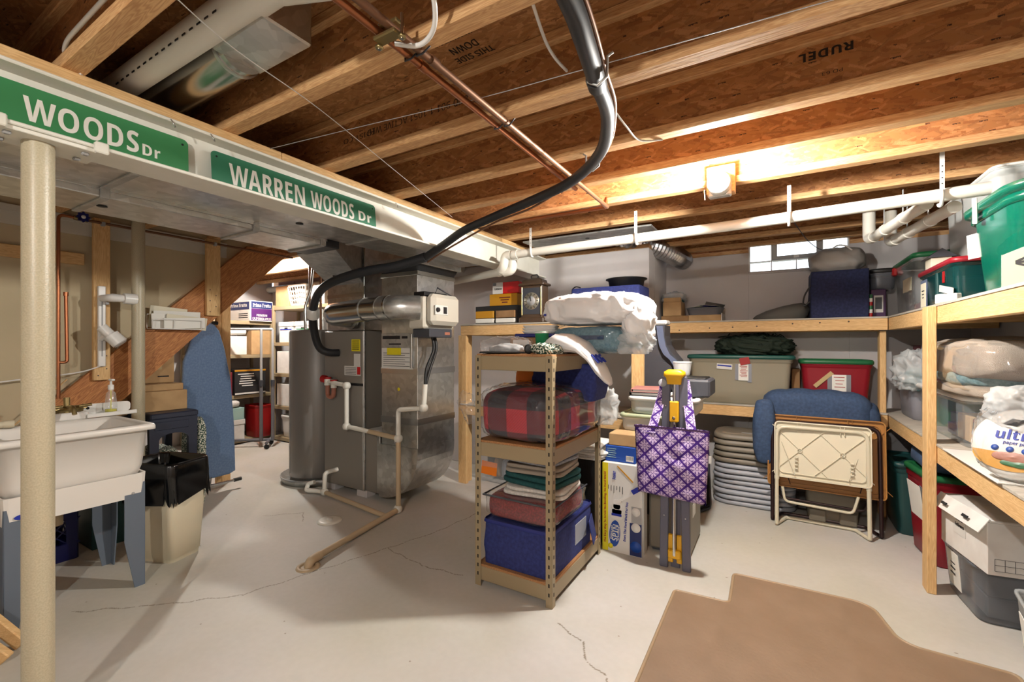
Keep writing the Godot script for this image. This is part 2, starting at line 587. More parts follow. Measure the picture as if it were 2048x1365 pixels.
	# see-through plastics
	for a in [["clear", Color(0.90, 0.92, 0.93, 0.16), 0.12], ["film", Color(0.82, 0.83, 0.85, 0.045), 0.08], ["frost", Color(0.86, 0.87, 0.87, 0.42), 0.35], ["frost_white", Color(0.80, 0.81, 0.80, 0.66), 0.4], ["tinted_green", Color(0.0, 0.38, 0.30, 0.80), 0.18], ["smoke", Color(0.42, 0.43, 0.46, 0.62), 0.25], ["tinted_teal", Color(0.03, 0.22, 0.22, 0.85), 0.22], ["pane", Color(0.97, 0.98, 0.98, 0.06), 0.03], ["block_glass", Color(0.93, 0.95, 0.95, 0.18), 0.06]]:
		var g := mk(a[0], a[1], a[2])
		g.transparency = BaseMaterial3D.TRANSPARENCY_ALPHA
	M.clear_bottle = M.clear
	# patterned cloths
	var pl := mk("plaid", Color.WHITE, 0.9)
	tri(pl, Vector3(4.2, 4.2, 4.2), ImageTexture.create_from_image(plaid_image()))
	var tb := mk("tote_cloth", Color.WHITE, 0.75)
	tb.albedo_texture = ImageTexture.create_from_image(damask_image())
	tb.uv1_scale = Vector3(1, 1, 1)

func wood_grain(size: int, sd: int) -> Image:
	var a := noise_img(size, sd, 0.012, 3)
	var b := noise_img(size, sd + 1, 0.06, 4)
	var da := a.get_data()
	var db := b.get_data()
	var out := PackedByteArray()
	out.resize(da.size())
	for i in da.size():
		var v := da[i] / 255.0
		var ring := 0.5 + 0.5 * sin(v * 34.0)
		out[i] = int(clamp(ring * 0.45 + v * 0.25 + db[i] / 255.0 * 0.35, 0.0, 1.0) * 255.0)
	return Image.create_from_data(size, size, false, Image.FORMAT_L8, out)

# oriented strand board: overlapping wood flakes
func osb_image(size: int) -> Image:
	var im := Image.create(size, size, false, Image.FORMAT_RGB8)
	im.fill(Color(0.63, 0.44, 0.26))
	var r := RandomNumberGenerator.new()
	r.seed = 42
	var tones := [Color(0.66, 0.47, 0.29), Color(0.62, 0.43, 0.26), Color(0.69, 0.50, 0.32), Color(0.60, 0.41, 0.24), Color(0.71, 0.52, 0.34), Color(0.64, 0.45, 0.27), Color(0.56, 0.37, 0.21)]
	for k in 2600:
		var c: Color = tones[r.randi() % tones.size()]
		c = c * r.randf_range(0.92, 1.06)
		c.a = 1.0
		var a := r.randf_range(-0.7, 0.7)
		var L := r.randi_range(14, 46)
		var Wd := r.randi_range(3, 9)
		var x0 := r.randf() * size
		var y0 := r.randf() * size
		var ca := cos(a)
		var sa := sin(a)
		var edge := c * 0.86
		edge.a = 1.0
		for i in range(0, L):
			for j in range(0, Wd):
				var x := int(x0 + i * ca - j * sa) % size
				var y := int(y0 + i * sa + j * ca) % size
				if x < 0: x += size
				if y < 0: y += size
				im.set_pixel(x, y, edge if j == 0 and k % 3 == 0 else c)
	for k in 60:   # dark knots and bark flecks
		var x0 := r.randi() % size
		var y0 := r.randi() % size
		for i in r.randi_range(4, 16):
			for j in r.randi_range(1, 3):
				im.set_pixel((x0 + i) % size, (y0 + j) % size, Color(0.2, 0.11, 0.06))
	return im

func plaid_image() -> Image:
	var n := 64
	var im := Image.create(n, n, false, Image.FORMAT_RGB8)
	for y in n:
		for x in n:
			var a := x < n / 2
			var b := y < n / 2
			var c := Color(0.62, 0.10, 0.17) if a and b else Color(0.10, 0.08, 0.13) if not a and not b else Color(0.34, 0.07, 0.13)
			if (x + y) % 4 < 2:
				c = c * 1.15
			im.set_pixel(x, y, c)
	return im

# white damask rosettes between purple diagonal bands
func damask_image() -> Image:
	var n := 128
	var im := Image.create(n, n, false, Image.FORMAT_RGB8)
	var purple := Color(0.24, 0.06, 0.48)
	var pale := Color(0.80, 0.72, 0.86)
	for y in n:
		for x in n:
			var u := float(x) / n
			var v := float(y) / n
			var c := purple
			var s1 := fposmod(u + v, 1.0)
			var s2 := fposmod(u - v + 1.0, 1.0)
			var e: float = min(min(s1, 1.0 - s1), min(s2, 1.0 - s2))
			if e > 0.075:
				for ctr in [Vector2(0.5, 0.0), Vector2(0.5, 1.0), Vector2(0.0, 0.5), Vector2(1.0, 0.5)]:
					var q: Vector2 = Vector2(u, v) - ctr
					var rr: float = q.length() * 2.0
					var a: float = atan2(q.y, q.x)
					if rr < 0.75:
						var f: float = 0.42 + 0.26 * abs(cos(a * 4.0)) + 0.10 * cos(a * 16.0)
						if rr < f and not (rr > 0.16 and rr < 0.21) and not (rr > 0.30 and abs(sin(a * 4.0)) > 0.93):
							c = pale
				if e > 0.10 and e < 0.13:
					c = pale
			im.set_pixel(x, y, c)
	return im

# painted slab with patches, specks and hairline cracks: 8.2 m x 7.6 m from (-6.7, -2.7)
func floor_image() -> Image:
	var n := 1536
	var a := noise_img(512, 91, 0.006, 5)
	var g := noise_img(512, 92, 0.12, 2)
	var da := a.get_data()
	var dg := g.get_data()
	var out := PackedByteArray()
	out.resize(n * n * 3)
	for y in n:
		for x in n:
			var v: float = da[((y / 2) % 512) * 512 + ((x / 2) % 512)] / 255.0
			var w: float = da[((y * 2 / 3 + 130) % 512) * 512 + ((x * 2 / 3 + 77) % 512)] / 255.0
			var k: float = dg[(y % 512) * 512 + (x % 512)] / 255.0
			var t := 0.93 + 0.09 * (v - 0.5) + 0.07 * (w - 0.5) + 0.025 * (k - 0.5)
			var i := (y * n + x) * 3
			out[i] = int(clamp(0.800 * t, 0, 1) * 255)
			out[i + 1] = int(clamp(0.785 * t, 0, 1) * 255)
			out[i + 2] = int(clamp((0.75 - 0.05 * (0.5 - w)) * t, 0, 1) * 255)
	var im := Image.create_from_data(n, n, false, Image.FORMAT_RGB8, out)
	var r := RandomNumberGenerator.new()
	r.seed = 5
	var cracks := [[[-2.9, 0.75], [-2.55, 1.05], [-2.35, 1.25], [-2.25, 1.55], [-2.12, 1.95], [-2.0, 2.35], [-1.95, 2.8]], [[-0.86, 1.86], [-0.72, 1.80], [-0.66, 1.70], [-0.56, 1.66], [-0.50, 1.55], [-0.46, 1.45]], [[-2.1, 2.0], [-1.75, 1.95], [-1.5, 1.98]], [[-3.3, 1.9], [-3.1, 2.1], [-2.95, 2.0]]]
	for c in cracks:
		for i in c.size() - 1:
			var p0 := Vector2(c[i][0], c[i][1])
			var p1 := Vector2(c[i + 1][0], c[i + 1][1])
			var st := int(p0.distance_to(p1) / 0.003)
			for s in st:
				var q := p0.lerp(p1, float(s) / st)
				q += Vector2(sin(s * 0.09 + i), cos(s * 0.13 + i)) * 0.006
				var x := int((q.x + 6.7) / 8.2 * n)
				var y := int((q.y + 2.7) / 7.6 * n)
				if x >= 0 and y >= 0 and x < n and y < n and r.randf() < 0.8:
					im.set_pixel(x, y, Color(0.50, 0.46, 0.40))
	for k in 260:
		var x := r.randi() % n
		var y := r.randi() % n
		im.set_pixel(x, y, Color(0.42, 0.36, 0.28))
		if k % 4 == 0:
			im.set_pixel(min(x + 1, n - 1), y, Color(0.45, 0.39, 0.31))
	return im

# ---------------------------------------------------------------- the setting
func build_shell():
	var fl := structure("floor")
	var fm := mk("floor_paint", Color.WHITE, 0.55)
	fm.albedo_texture = ImageTexture.create_from_image(floor_image())
	var st := SurfaceTool.new()
	st.begin(Mesh.PRIMITIVE_TRIANGLES)
	var q := [V(-6.7, 0, -2.7), V(1.5, 0, -2.7), V(1.5, 0, 4.9), V(-6.7, 0, 4.9)]
	var uv := [Vector2(0, 0), Vector2(1, 0), Vector2(1, 1), Vector2(0, 1)]
	for i in [0, 2, 1, 0, 3, 2]:
		st.set_uv(uv[i])
		st.set_normal(Vector3.UP)
		st.add_vertex(q[i])
	mi(fl, "painted_surface", st.commit(), fm)
	bx(fl, "slab", M.wall, -6.7, 1.5, -0.15, -0.002, -2.7, 4.9, 0.0)
	var w := structure("wall_back_left")
	bx(w, "wall_face", M.wall, -6.7, -0.945, 0, 2.12, 3.9, 4.1, 0.004)
	bx(w, "sill_plate", M.joist_wood_x, -6.7, -0.945, 2.12, 2.158, 3.92, 4.08)
	bx(w, "rim_board", M.osb, -6.7, -0.945, 2.158, 2.40, 4.04, 4.08, 0.001)
	w = structure("wall_return")
	bx(w, "wall_face", M.wall, -1.145, -0.945, 0, 2.12, 4.1, 4.6, 0.004)
	bx(w, "rim_board", M.osb, -1.145, -1.10, 2.12, 2.40, 4.1, 4.6, 0.001)
	w = structure("wall_back")
	bx(w, "wall_face", M.wall, -1.145, -0.22, 0, 2.12, 4.6, 4.8, 0.002)
	bx(w, "wall_face", M.wall, 0.52, 1.45, 0, 2.12, 4.6, 4.8, 0.002)
	bx(w, "wall_face", M.wall, -0.22, 0.52, 0, 1.93, 4.6, 4.8, 0.002)
	bx(w, "sill_plate", M.joist_wood_x, -0.945, -0.22, 2.12, 2.158, 4.62, 4.78)
	bx(w, "sill_plate", M.joist_wood_x, 0.52, 1.25, 2.12, 2.158, 4.62, 4.78)
	bx(w, "rim_board", M.osb, -0.945, -0.22, 2.158, 2.40, 4.74, 4.78, 0.001)
	bx(w, "rim_board", M.osb, 0.52, 1.25, 2.158, 2.40, 4.74, 4.78, 0.001)
	bx(w, "rim_board", M.osb, -0.22, 0.52, 2.24, 2.40, 4.74, 4.78, 0.001)
	w = structure("wall_right")
	bx(w, "wall_face", M.wall, 1.25, 1.45, 0, 2.40, -2.7, 4.8, 0.004)
	w = structure("wall_front")
	bx(w, "wall_face", M.wall, -6.7, 1.45, 0, 2.40, -2.7, -2.5, 0.004)
	w = structure("wall_left")
	bx(w, "wall_face", M.wall, -6.7, -6.5, 0, 2.40, -2.5, 3.9, 0.004)
	build_window()

# glass blocks round a small vent
func build_window():
	var w := structure("window_1")
	var x0 := -0.22
	var x1 := 0.52
	var y0 := 1.93
	var y1 := 2.23
	bx(w, "frame_side", M.white_plastic, x0, x0 + 0.012, y0, y1, 4.60, 4.72, 0.002)
	bx(w, "frame_side", M.white_plastic, x1 - 0.012, x1, y0, y1, 4.60, 4.72, 0.002)
	bx(w, "frame_top", M.white_plastic, x0, x1, y1 - 0.01, y1 + 0.01, 4.60, 4.72, 0.002)
	bx(w, "sill", M.wall, x0, x1, y0 - 0.01, y0 + 0.012, 4.58, 4.72, 0.004)
	var ym := 2.035
	var vx0 := -0.035
	var vx1 := 0.335
	for b in [[x0 + 0.014, vx0 - 0.008, ym + 0.004, y1 - 0.012], [vx1 + 0.008, x1 - 0.014, ym + 0.004, y1 - 0.012], [x0 + 0.014, vx0 - 0.008, y0 + 0.014, ym - 0.004], [vx0, 0.146, y0 + 0.014, ym - 0.004], [0.154, vx1, y0 + 0.014, ym - 0.004], [vx1 + 0.008, x1 - 0.014, y0 + 0.014, ym - 0.004]]:
		bx(w, "glass_block", M.block_glass, b[0], b[1], b[2], b[3], 4.63, 4.70, 0.006)
	for b in [[vx0 - 0.008, vx0, y0, y1], [vx1, vx1 + 0.008, y0, y1], [x0, x1, ym - 0.004, ym + 0.004], [0.146, 0.154, y0, ym]]:
		bx(w, "mortar_joint", M.white_plastic, b[0], b[1], b[2], b[3], 4.635, 4.69, 0.001)
	var v0 := ym + 0.004
	var v1 := y1 - 0.01
	for b in [[vx0, vx1, v0, v0 + 0.032], [vx0, vx1, v1 - 0.032, v1], [vx0, vx0 + 0.04, v0, v1], [vx1 - 0.04, vx1, v0, v1]]:
		bx(w, "vent_frame", M.grey_light, b[0], b[1], b[2], b[3], 4.615, 4.67, 0.003)
	bx(w, "pane", M.pane, vx0 + 0.04, vx1 - 0.04, v0 + 0.032, v1 - 0.032, 4.64, 4.645, 0.0)
	bx(w, "latch", M.white_plastic, 0.13, 0.17, v0 + 0.005, v0 + 0.028, 4.605, 4.617, 0.002)

const JOISTS := [-2.2, -1.85, -1.37, -0.90, -0.42, 0.06, 0.54, 1.02, 1.495, 1.975, 2.355, 2.75, 3.25, 3.72, 4.18, 4.55]
func build_ceiling():
	var c := structure("ceiling")
	var d := -2.5
	while d < 4.7:
		bx(c, "subfloor_panel", M.osb_floor, -6.5, 1.25, 2.40, 2.42, d, min(d + 1.197, 4.8), 0.0)
		d += 1.2
	for far in JOISTS:
		var x0: float = -0.945 if far > 4.0 else -6.5
		var j := Node3D.new()
		j.name = "joist"
		c.add_child(j, true)
		bx(j, "bottom_flange", M.joist_wood_x, x0, 1.25, 2.16, 2.198, far - 0.062, far, 0.003)
		bx(j, "web", M.osb, x0, 1.25, 2.196, 2.364, far - 0.036, far - 0.026, 0.0)
		bx(j, "top_flange", M.joist_wood_x, x0, 1.25, 2.362, 2.40, far - 0.062, far, 0.003)
	# mill stamps on the boards
	var down := Vector3(90, 0, 0)
	txt(c, "THIS SIDE", M.osb_ink, 0.17, 0.03, V(-1.00, 2.3985, 1.40), Vector3(90, 180, 0), false)
	txt(c, "DOWN", M.osb_ink, 0.12, 0.035, V(-1.01, 2.3985, 1.345), Vector3(90, 180, 0), false)
	txt(c, "[PRODUCTION]", M.osb_ink, 0.17, 0.02, V(-1.02, 2.3985, 1.285), Vector3(90, 180, 0), false)
	txt(c, "RUDEL", M.osb_ink, 0.16, 0.03, V(0.15, 2.325, 1.9375), Vector3(0, 0, 180), true)
	txt(c, "PO 63", M.osb_ink, 0.06, 0.012, V(0.17, 2.25, 1.9395), Vector3(0, 0, 180), false)
	txt(c, "1 800 901 1 1051 ACTIVE WEB", M.osb_ink, 0.62, 0.03, V(-1.35, 2.28, 1.4595), Vector3(0, 0, 180), false)
	txt(c, "JOIST CO", M.osb_ink, 0.22, 0.03, V(-1.72, 2.28, 1.4595), Vector3(0, 0, 180), false)

# ---------------------------------------------------------------- beam, posts, signs, ducts
func build_beam_and_ducts():
	var b = thing("steel_beam", "long white-painted steel I-beam carrying two green street signs", "beam", -2.0125, 1.93, 0.7)
	bx(b, "web", M.beam_paint, -2.018, -2.008, 1.94, 2.112, -2.5, 3.9, 0.0)
	bx(b, "bottom_flange", M.beam_paint, -2.095, -1.93, 1.93, 1.942, -2.5, 3.9, 0.003)
	bx(b, "top_flange", M.beam_paint, -2.095, -1.93, 2.11, 2.122, -2.5, 3.9, 0.003)
	for e in [[0.905, "hook"], [0.77, "hook"], [1.9, "hook"]]:
		tube(b, e[1], M.chrome, [V(-1.926, 2.115, e[0]), V(-1.918, 2.10, e[0] + 0.005), V(-1.921, 2.09, e[0] + 0.012), V(-1.928, 2.095, e[0] + 0.016)], 0.0022, 6)
	var pl := structure("trim_1")
	bx(pl, "beam_nailer", M.pine_z, -2.085, -1.942, 2.122, 2.16, -2.5, 1.21, 0.003)
	bx(pl, "beam_nailer", M.pine_z, -2.085, -1.942, 2.122, 2.16, 1.212, 3.9, 0.003)
	# lally columns
	var c = thing("lally_column", "beige painted steel post standing under the white beam", "column", -2.0125, 0, 0.4455)
	mi(c, "pole", lathe([[0.038, 0.0], [0.038, 1.918]], 40), M.post_paint)
	bx(c, "cap_plate", M.beam_paint, -2.092, -1.938, 1.917, 1.9295, 0.335, 0.585, 0.002)
	for e in [0.345, 0.575]:
		bx(c, "flange_clip", M.beam_paint, -1.942, -1.920, 1.915, 1.952, e - 0.018, e + 0.018, 0.004)
	bx(c, "floor_plate", M.post_paint, -2.0925, -1.9325, 0.0, 0.01, 0.366, 0.526, 0.002)
	for e in [[-1.97, 0.37], [-2.05, 0.37], [-1.97, 0.545], [-2.05, 0.545]]:
		bx(c, "bolt", M.grey_light, e[0] - 0.009, e[0] + 0.009, 1.908, 1.918, e[1] - 0.009, e[1] + 0.009, 0.003)
	c = thing("lally_column", "beige painted steel post standing behind the laundry sink", "column", -3.9, 0, 1.362)
	mi(c, "pole", lathe([[0.038, 0.0], [0.038, 2.158]], 36), M.post_paint)
	bx(c, "floor_plate", M.post_paint, -3.98, -3.82, 0.0, 0.01, 1.282, 1.442, 0.002)
	# street signs resting on the bottom flange
	street_sign("lighter green street sign reading WOODS Dr standing on the beam above a post", M.sign_green, 0.02, 0.85, 1.9435, 2.078, -1.978, 2.0, [["WOODS", 0.405, 0.692, 1.9695, 2.046], ["Dr", 0.703, 0.757, 1.971, 2.011]])
	street_sign("dark green street sign reading WARREN WOODS Dr standing further along the beam", M.sign_green_b, 0.93, 1.79, 1.9435, 2.076, -1.968, 5.0, [["WARREN", 0.998, 1.345, 1.955, 2.045], ["WOODS", 1.378, 1.637, 1.957, 2.042], ["Dr", 1.668, 1.757, 1.966, 2.018]])
	# trunk ducts
	var a = thing("duct", "flat galvanized trunk duct running right behind the white beam", "duct", -2.26, 1.94, 0.3)
	bx(a, "trunk", M.galv, -2.415, -2.105, 1.94, 2.155, -2.45, 3.05, 0.004)
	for e in [-0.6, 0.73, 1.95]:
		bx(a, "drive_cleat", M.galv_dull, -2.414, -2.106, 1.931, 1.941, e - 0.014, e + 0.014, 0.002)
	bx(a, "seam", M.galv_shiny, -2.4175, -2.411, 1.925, 1.942, -2.45, 1.80, 0.001)
	mi(a, "plug_hole", lathe([[0.0, 0.0], [0.019, 0.0], [0.019, -0.003], [0.0, -0.003]], 20), M.black, V(-2.23, 1.9395, 1.49) - org(a))
	a = thing("duct", "lower galvanized duct running beside the trunk duct over the stair wall", "duct", -2.59, 1.898, 0.0)
	bx(a, "trunk", M.galv, -2.76, -2.42, 1.898, 2.155, -2.45, 1.80, 0.004)
	for e in [-0.75, 0.73, 1.36, 1.77]:
		bx(a, "drive_cleat", M.galv_dull, -2.421, -2.408, 1.892, 1.937, e - 0.016, e + 0.016, 0.002)
		bx(a, "drive_cleat", M.galv_dull, -2.757, -2.421, 1.889, 1.899, e - 0.014, e + 0.014, 0.002)
	mi(a, "plug_hole", lathe([[0.0, 0.0], [0.019, 0.0], [0.019, -0.003], [0.0, -0.003]], 20), M.black, V(-2.58, 1.8975, 0.77) - org(a))

func street_sign(label, m, d0, d1, y0, y1, x, lean, words):
	var t = thing("street_sign", label, "sign", x, y0, (d0 + d1) / 2.0)
	t.rotation_degrees = Vector3(0, 90, 0)
	var h: float = y1 - y0
	var w: float = d1 - d0
	var pn := mi(t, "panel", prism_mesh(round_poly(-w / 2, 0.0, w / 2, h, 0.018), 0.004), m, Vector3.ZERO)
	for k in words:
		txt(pn, k[0], M.sign_white, k[2] - k[1], k[4] - k[3], Vector3((k[1] + k[2] - d0 - d1) / 2.0, (k[3] + k[4]) / 2.0 - y0, 0.0022), Vector3.ZERO, true, 0.0012)
	for s in [-1, 1]:
		mi(pn, "bolt_hole", lathe([[0.0, 0.001], [0.004, 0.001], [0.004, 0.0], [0.0, 0.0]], 10), M.ink, Vector3(s * (w / 2 - 0.02), h - 0.022, 0.0022), Vector3(90, 0, 0))
	t.rotation_degrees.z = 0.0
	t.rotate_object_local(Vector3.RIGHT, deg_to_rad(-lean))

# ---------------------------------------------------------------- stair wall, stringer, pipes on it
func build_stair_side():
	var w := structure("wall_stair")
	var P := func(d, y) -> Vector2: return Vector2(d, y)
	var o := mi(w, "drywall", prism_mesh([P.call(-2.5, 0), P.call(0.12, 0), P.call(2.30, 2.16), P.call(2.30, 2.40), P.call(-2.5, 2.40)], 0.02), M.drywall, V(-4.14, 0, 0), Vector3(0, 90, 0))
	bx(w, "soffit_band", M.soffit_paint, -4.13, -4.112, 2.035, 2.16, -2.5, 2.06, 0.002)
	bx(w, "soffit_band", M.soffit_paint, -4.13, -4.105, 2.115, 2.16, -2.5, 2.06, 0.002)
	bx(w, "nailer", M.pine_z, -4.13, -4.095, 1.828, 1.906, -1.2, 1.13, 0.003)
	var t = thing("stair_stringer", "sloping brown wooden stair stringer on the drywall behind the sink", "stringer", -4.07, 0, 1.2)
	var sl := []
	for v in [P.call(0.06, 0.0), P.call(0.45, 0.0), P.call(2.60, 2.16), P.call(2.21, 2.16)]:
		sl.append(v.rotated(-deg_to_rad(45.1)))
	mi(t, "plank", prism_mesh(sl, 0.038), fir_slope(), V(-4.075, 0, 0) - org(t), Vector3(0, 90, 45.1))
	tube(t, "cut_strip", M.pine_z, [V(-4.052, 0.22, 0.30), V(-4.052, 1.05, 1.03)], 0.004, 6)
	for e in [[1.155, 1.245, 1.034, "yellowish stud board carrying the white spotlight rail above the sink", 0.16], [1.86, 1.965, 1.52, "short stud board nailed to the stringer under the duct", 0.0]]:
		var s = thing("stud_board", e[3], "board", -4.036, e[2], (e[0] + e[1]) / 2.0)
		bx(s, "board", M.pine_y, -4.055, -4.017, e[2], 2.155, e[0], e[1], 0.004)
		for k in 5:
			bx(s, "nail_head", M.dark_steel, -4.0175, -4.0145, e[2] + 0.03 + 0.045 * k, e[2] + 0.037 + 0.045 * k, e[0] + 0.02 + 0.045 * (k % 2), e[0] + 0.027 + 0.045 * (k % 2), 0.001)
	# newel stud at the right end, behind the ironing board
	var s2 = thing("stud_board", "pine post under the stringer beside the ironing board", "board", -4.42, 0, 2.18)
	bx(s2, "board", M.pine_y, -4.44, -4.40, 0.0, 1.66, 2.12, 2.16, 0.004)
	bx(s2, "board", M.pine_y, -4.44, -4.40, 0.0, 1.66, 2.162, 2.24, 0.004)
	# track with two spot heads
	var r = thing("track_light", "white spotlight rail with two swivel heads on the stud board", "lamp", -4.01, 1.12, 1.19)
	bx(r, "rail", M.white_plastic, -4.016, -3.99, 1.13, 1.685, 1.172, 1.212, 0.004)
	bx(r, "slot", M.grey_light, -3.991, -3.9885, 1.20, 1.62, 1.188, 1.196, 0.001)
	var hd := tube(r, "spot_head", M.white_plastic, [V(-3.99, 1.60, 1.192), V(-3.93, 1.60, 1.20), V(-3.885, 1.60, 1.215), V(-3.885, 1.60, 1.29)], 0.024, 16)
	tube(hd, "lamp_cup", M.white_plastic, [V(-3.885, 1.60, 1.275), V(-3.885, 1.60, 1.345)], 0.038, 20)
	tube(hd, "knob", M.grey_light, [V(-3.93, 1.572, 1.20), V(-3.93, 1.555, 1.20)], 0.012, 12)
	tube(r, "arm", M.white_plastic, [V(-3.99, 1.32, 1.192), V(-3.93, 1.36, 1.20)], 0.018, 12)
	var lh := tube(r, "spot_head", M.white_plastic, [V(-3.93, 1.40, 1.17), V(-3.905, 1.34, 1.215)], 0.032, 18)
	tube(lh, "lamp_cup", M.white_plastic, [V(-3.905, 1.345, 1.212), V(-3.882, 1.29, 1.255)], 0.046, 22)
	tube(lh, "lens", M.frost, [V(-3.884, 1.294, 1.252), V(-3.880, 1.285, 1.258)], 0.038, 22)
	tube(r, "power_cord", M.white_plastic, [V(-4.0, 1.135, 1.19), V(-4.01, 1.10, 1.10), V(-4.03, 1.08, 0.98), V(-4.06, 1.06, 0.8), V(-4.09, 1.02, 0.5)], 0.0045, 8, true)
	# copper water line with a shut-off valve
	var p = thing("copper_pipe", "copper water line with blue shut-off valve dropping to the sink faucet", "pipe", -4.0, 0.95, 0.985)
	tube(p, "riser", M.copper, bend([V(-4.0, 0.93, 0.977), V(-4.0, 2.125, 0.977), V(-4.0, 2.125, 1.06)], 0.03), 0.0095, 12)
	tube(p, "branch", M.copper, bend([V(-4.0, 1.165, 0.977), V(-4.0, 1.165, 1.018), V(-4.0, 1.615, 1.012)], 0.018), 0.0095, 12)
	tube(p, "branch_cap", M.copper, [V(-4.0, 1.60, 1.012), V(-4.0, 1.625, 1.012)], 0.013, 12)
	tube(p, "line", M.copper_dull, [V(-4.0, 2.12, 1.10), V(-4.0, 2.118, 1.4), V(-4.0, 2.115, 2.6)], 0.009, 10)
	for e in [1.20, 1.915]:
		bx(p, "pipe_clip", M.grey_light, -4.018, -3.986, 2.10, 2.128, e - 0.01, e + 0.01, 0.003)
	var vb := tube(p, "valve_body", M.brass, [V(-4.0, 2.124, 1.05), V(-4.0, 2.122, 1.12)], 0.016, 12)
	var wheel := []
	for i in 32:
		var a := TAU * i / 32
		var rr := 0.031 + 0.005 * cos(a * 8)
		wheel.append(Vector2(cos(a) * rr, sin(a) * rr))
	var hw := mi(vb, "hand_wheel", prism_mesh(wheel, 0.012), M.blue_valve, V(-3.955, 2.128, 1.085) - org(vb), Vector3(0, 90, 0))
	mi(hw, "name_disc", lathe([[0.0, 0.002], [0.012, 0.002], [0.012, 0.0], [0.0, 0.0]], 16), M.label_white, Vector3(0, 0, 0.006), Vector3(90, 0, 0))

func fir_slope() -> StandardMaterial3D:
	var m: StandardMaterial3D = M.fir_z.duplicate()
	m.uv1_world_triplanar = false
	# grain along the slope: own axes, the plank's x is its run
	m.uv1_scale = Vector3(0.6, 7.0, 7.0)
	return m

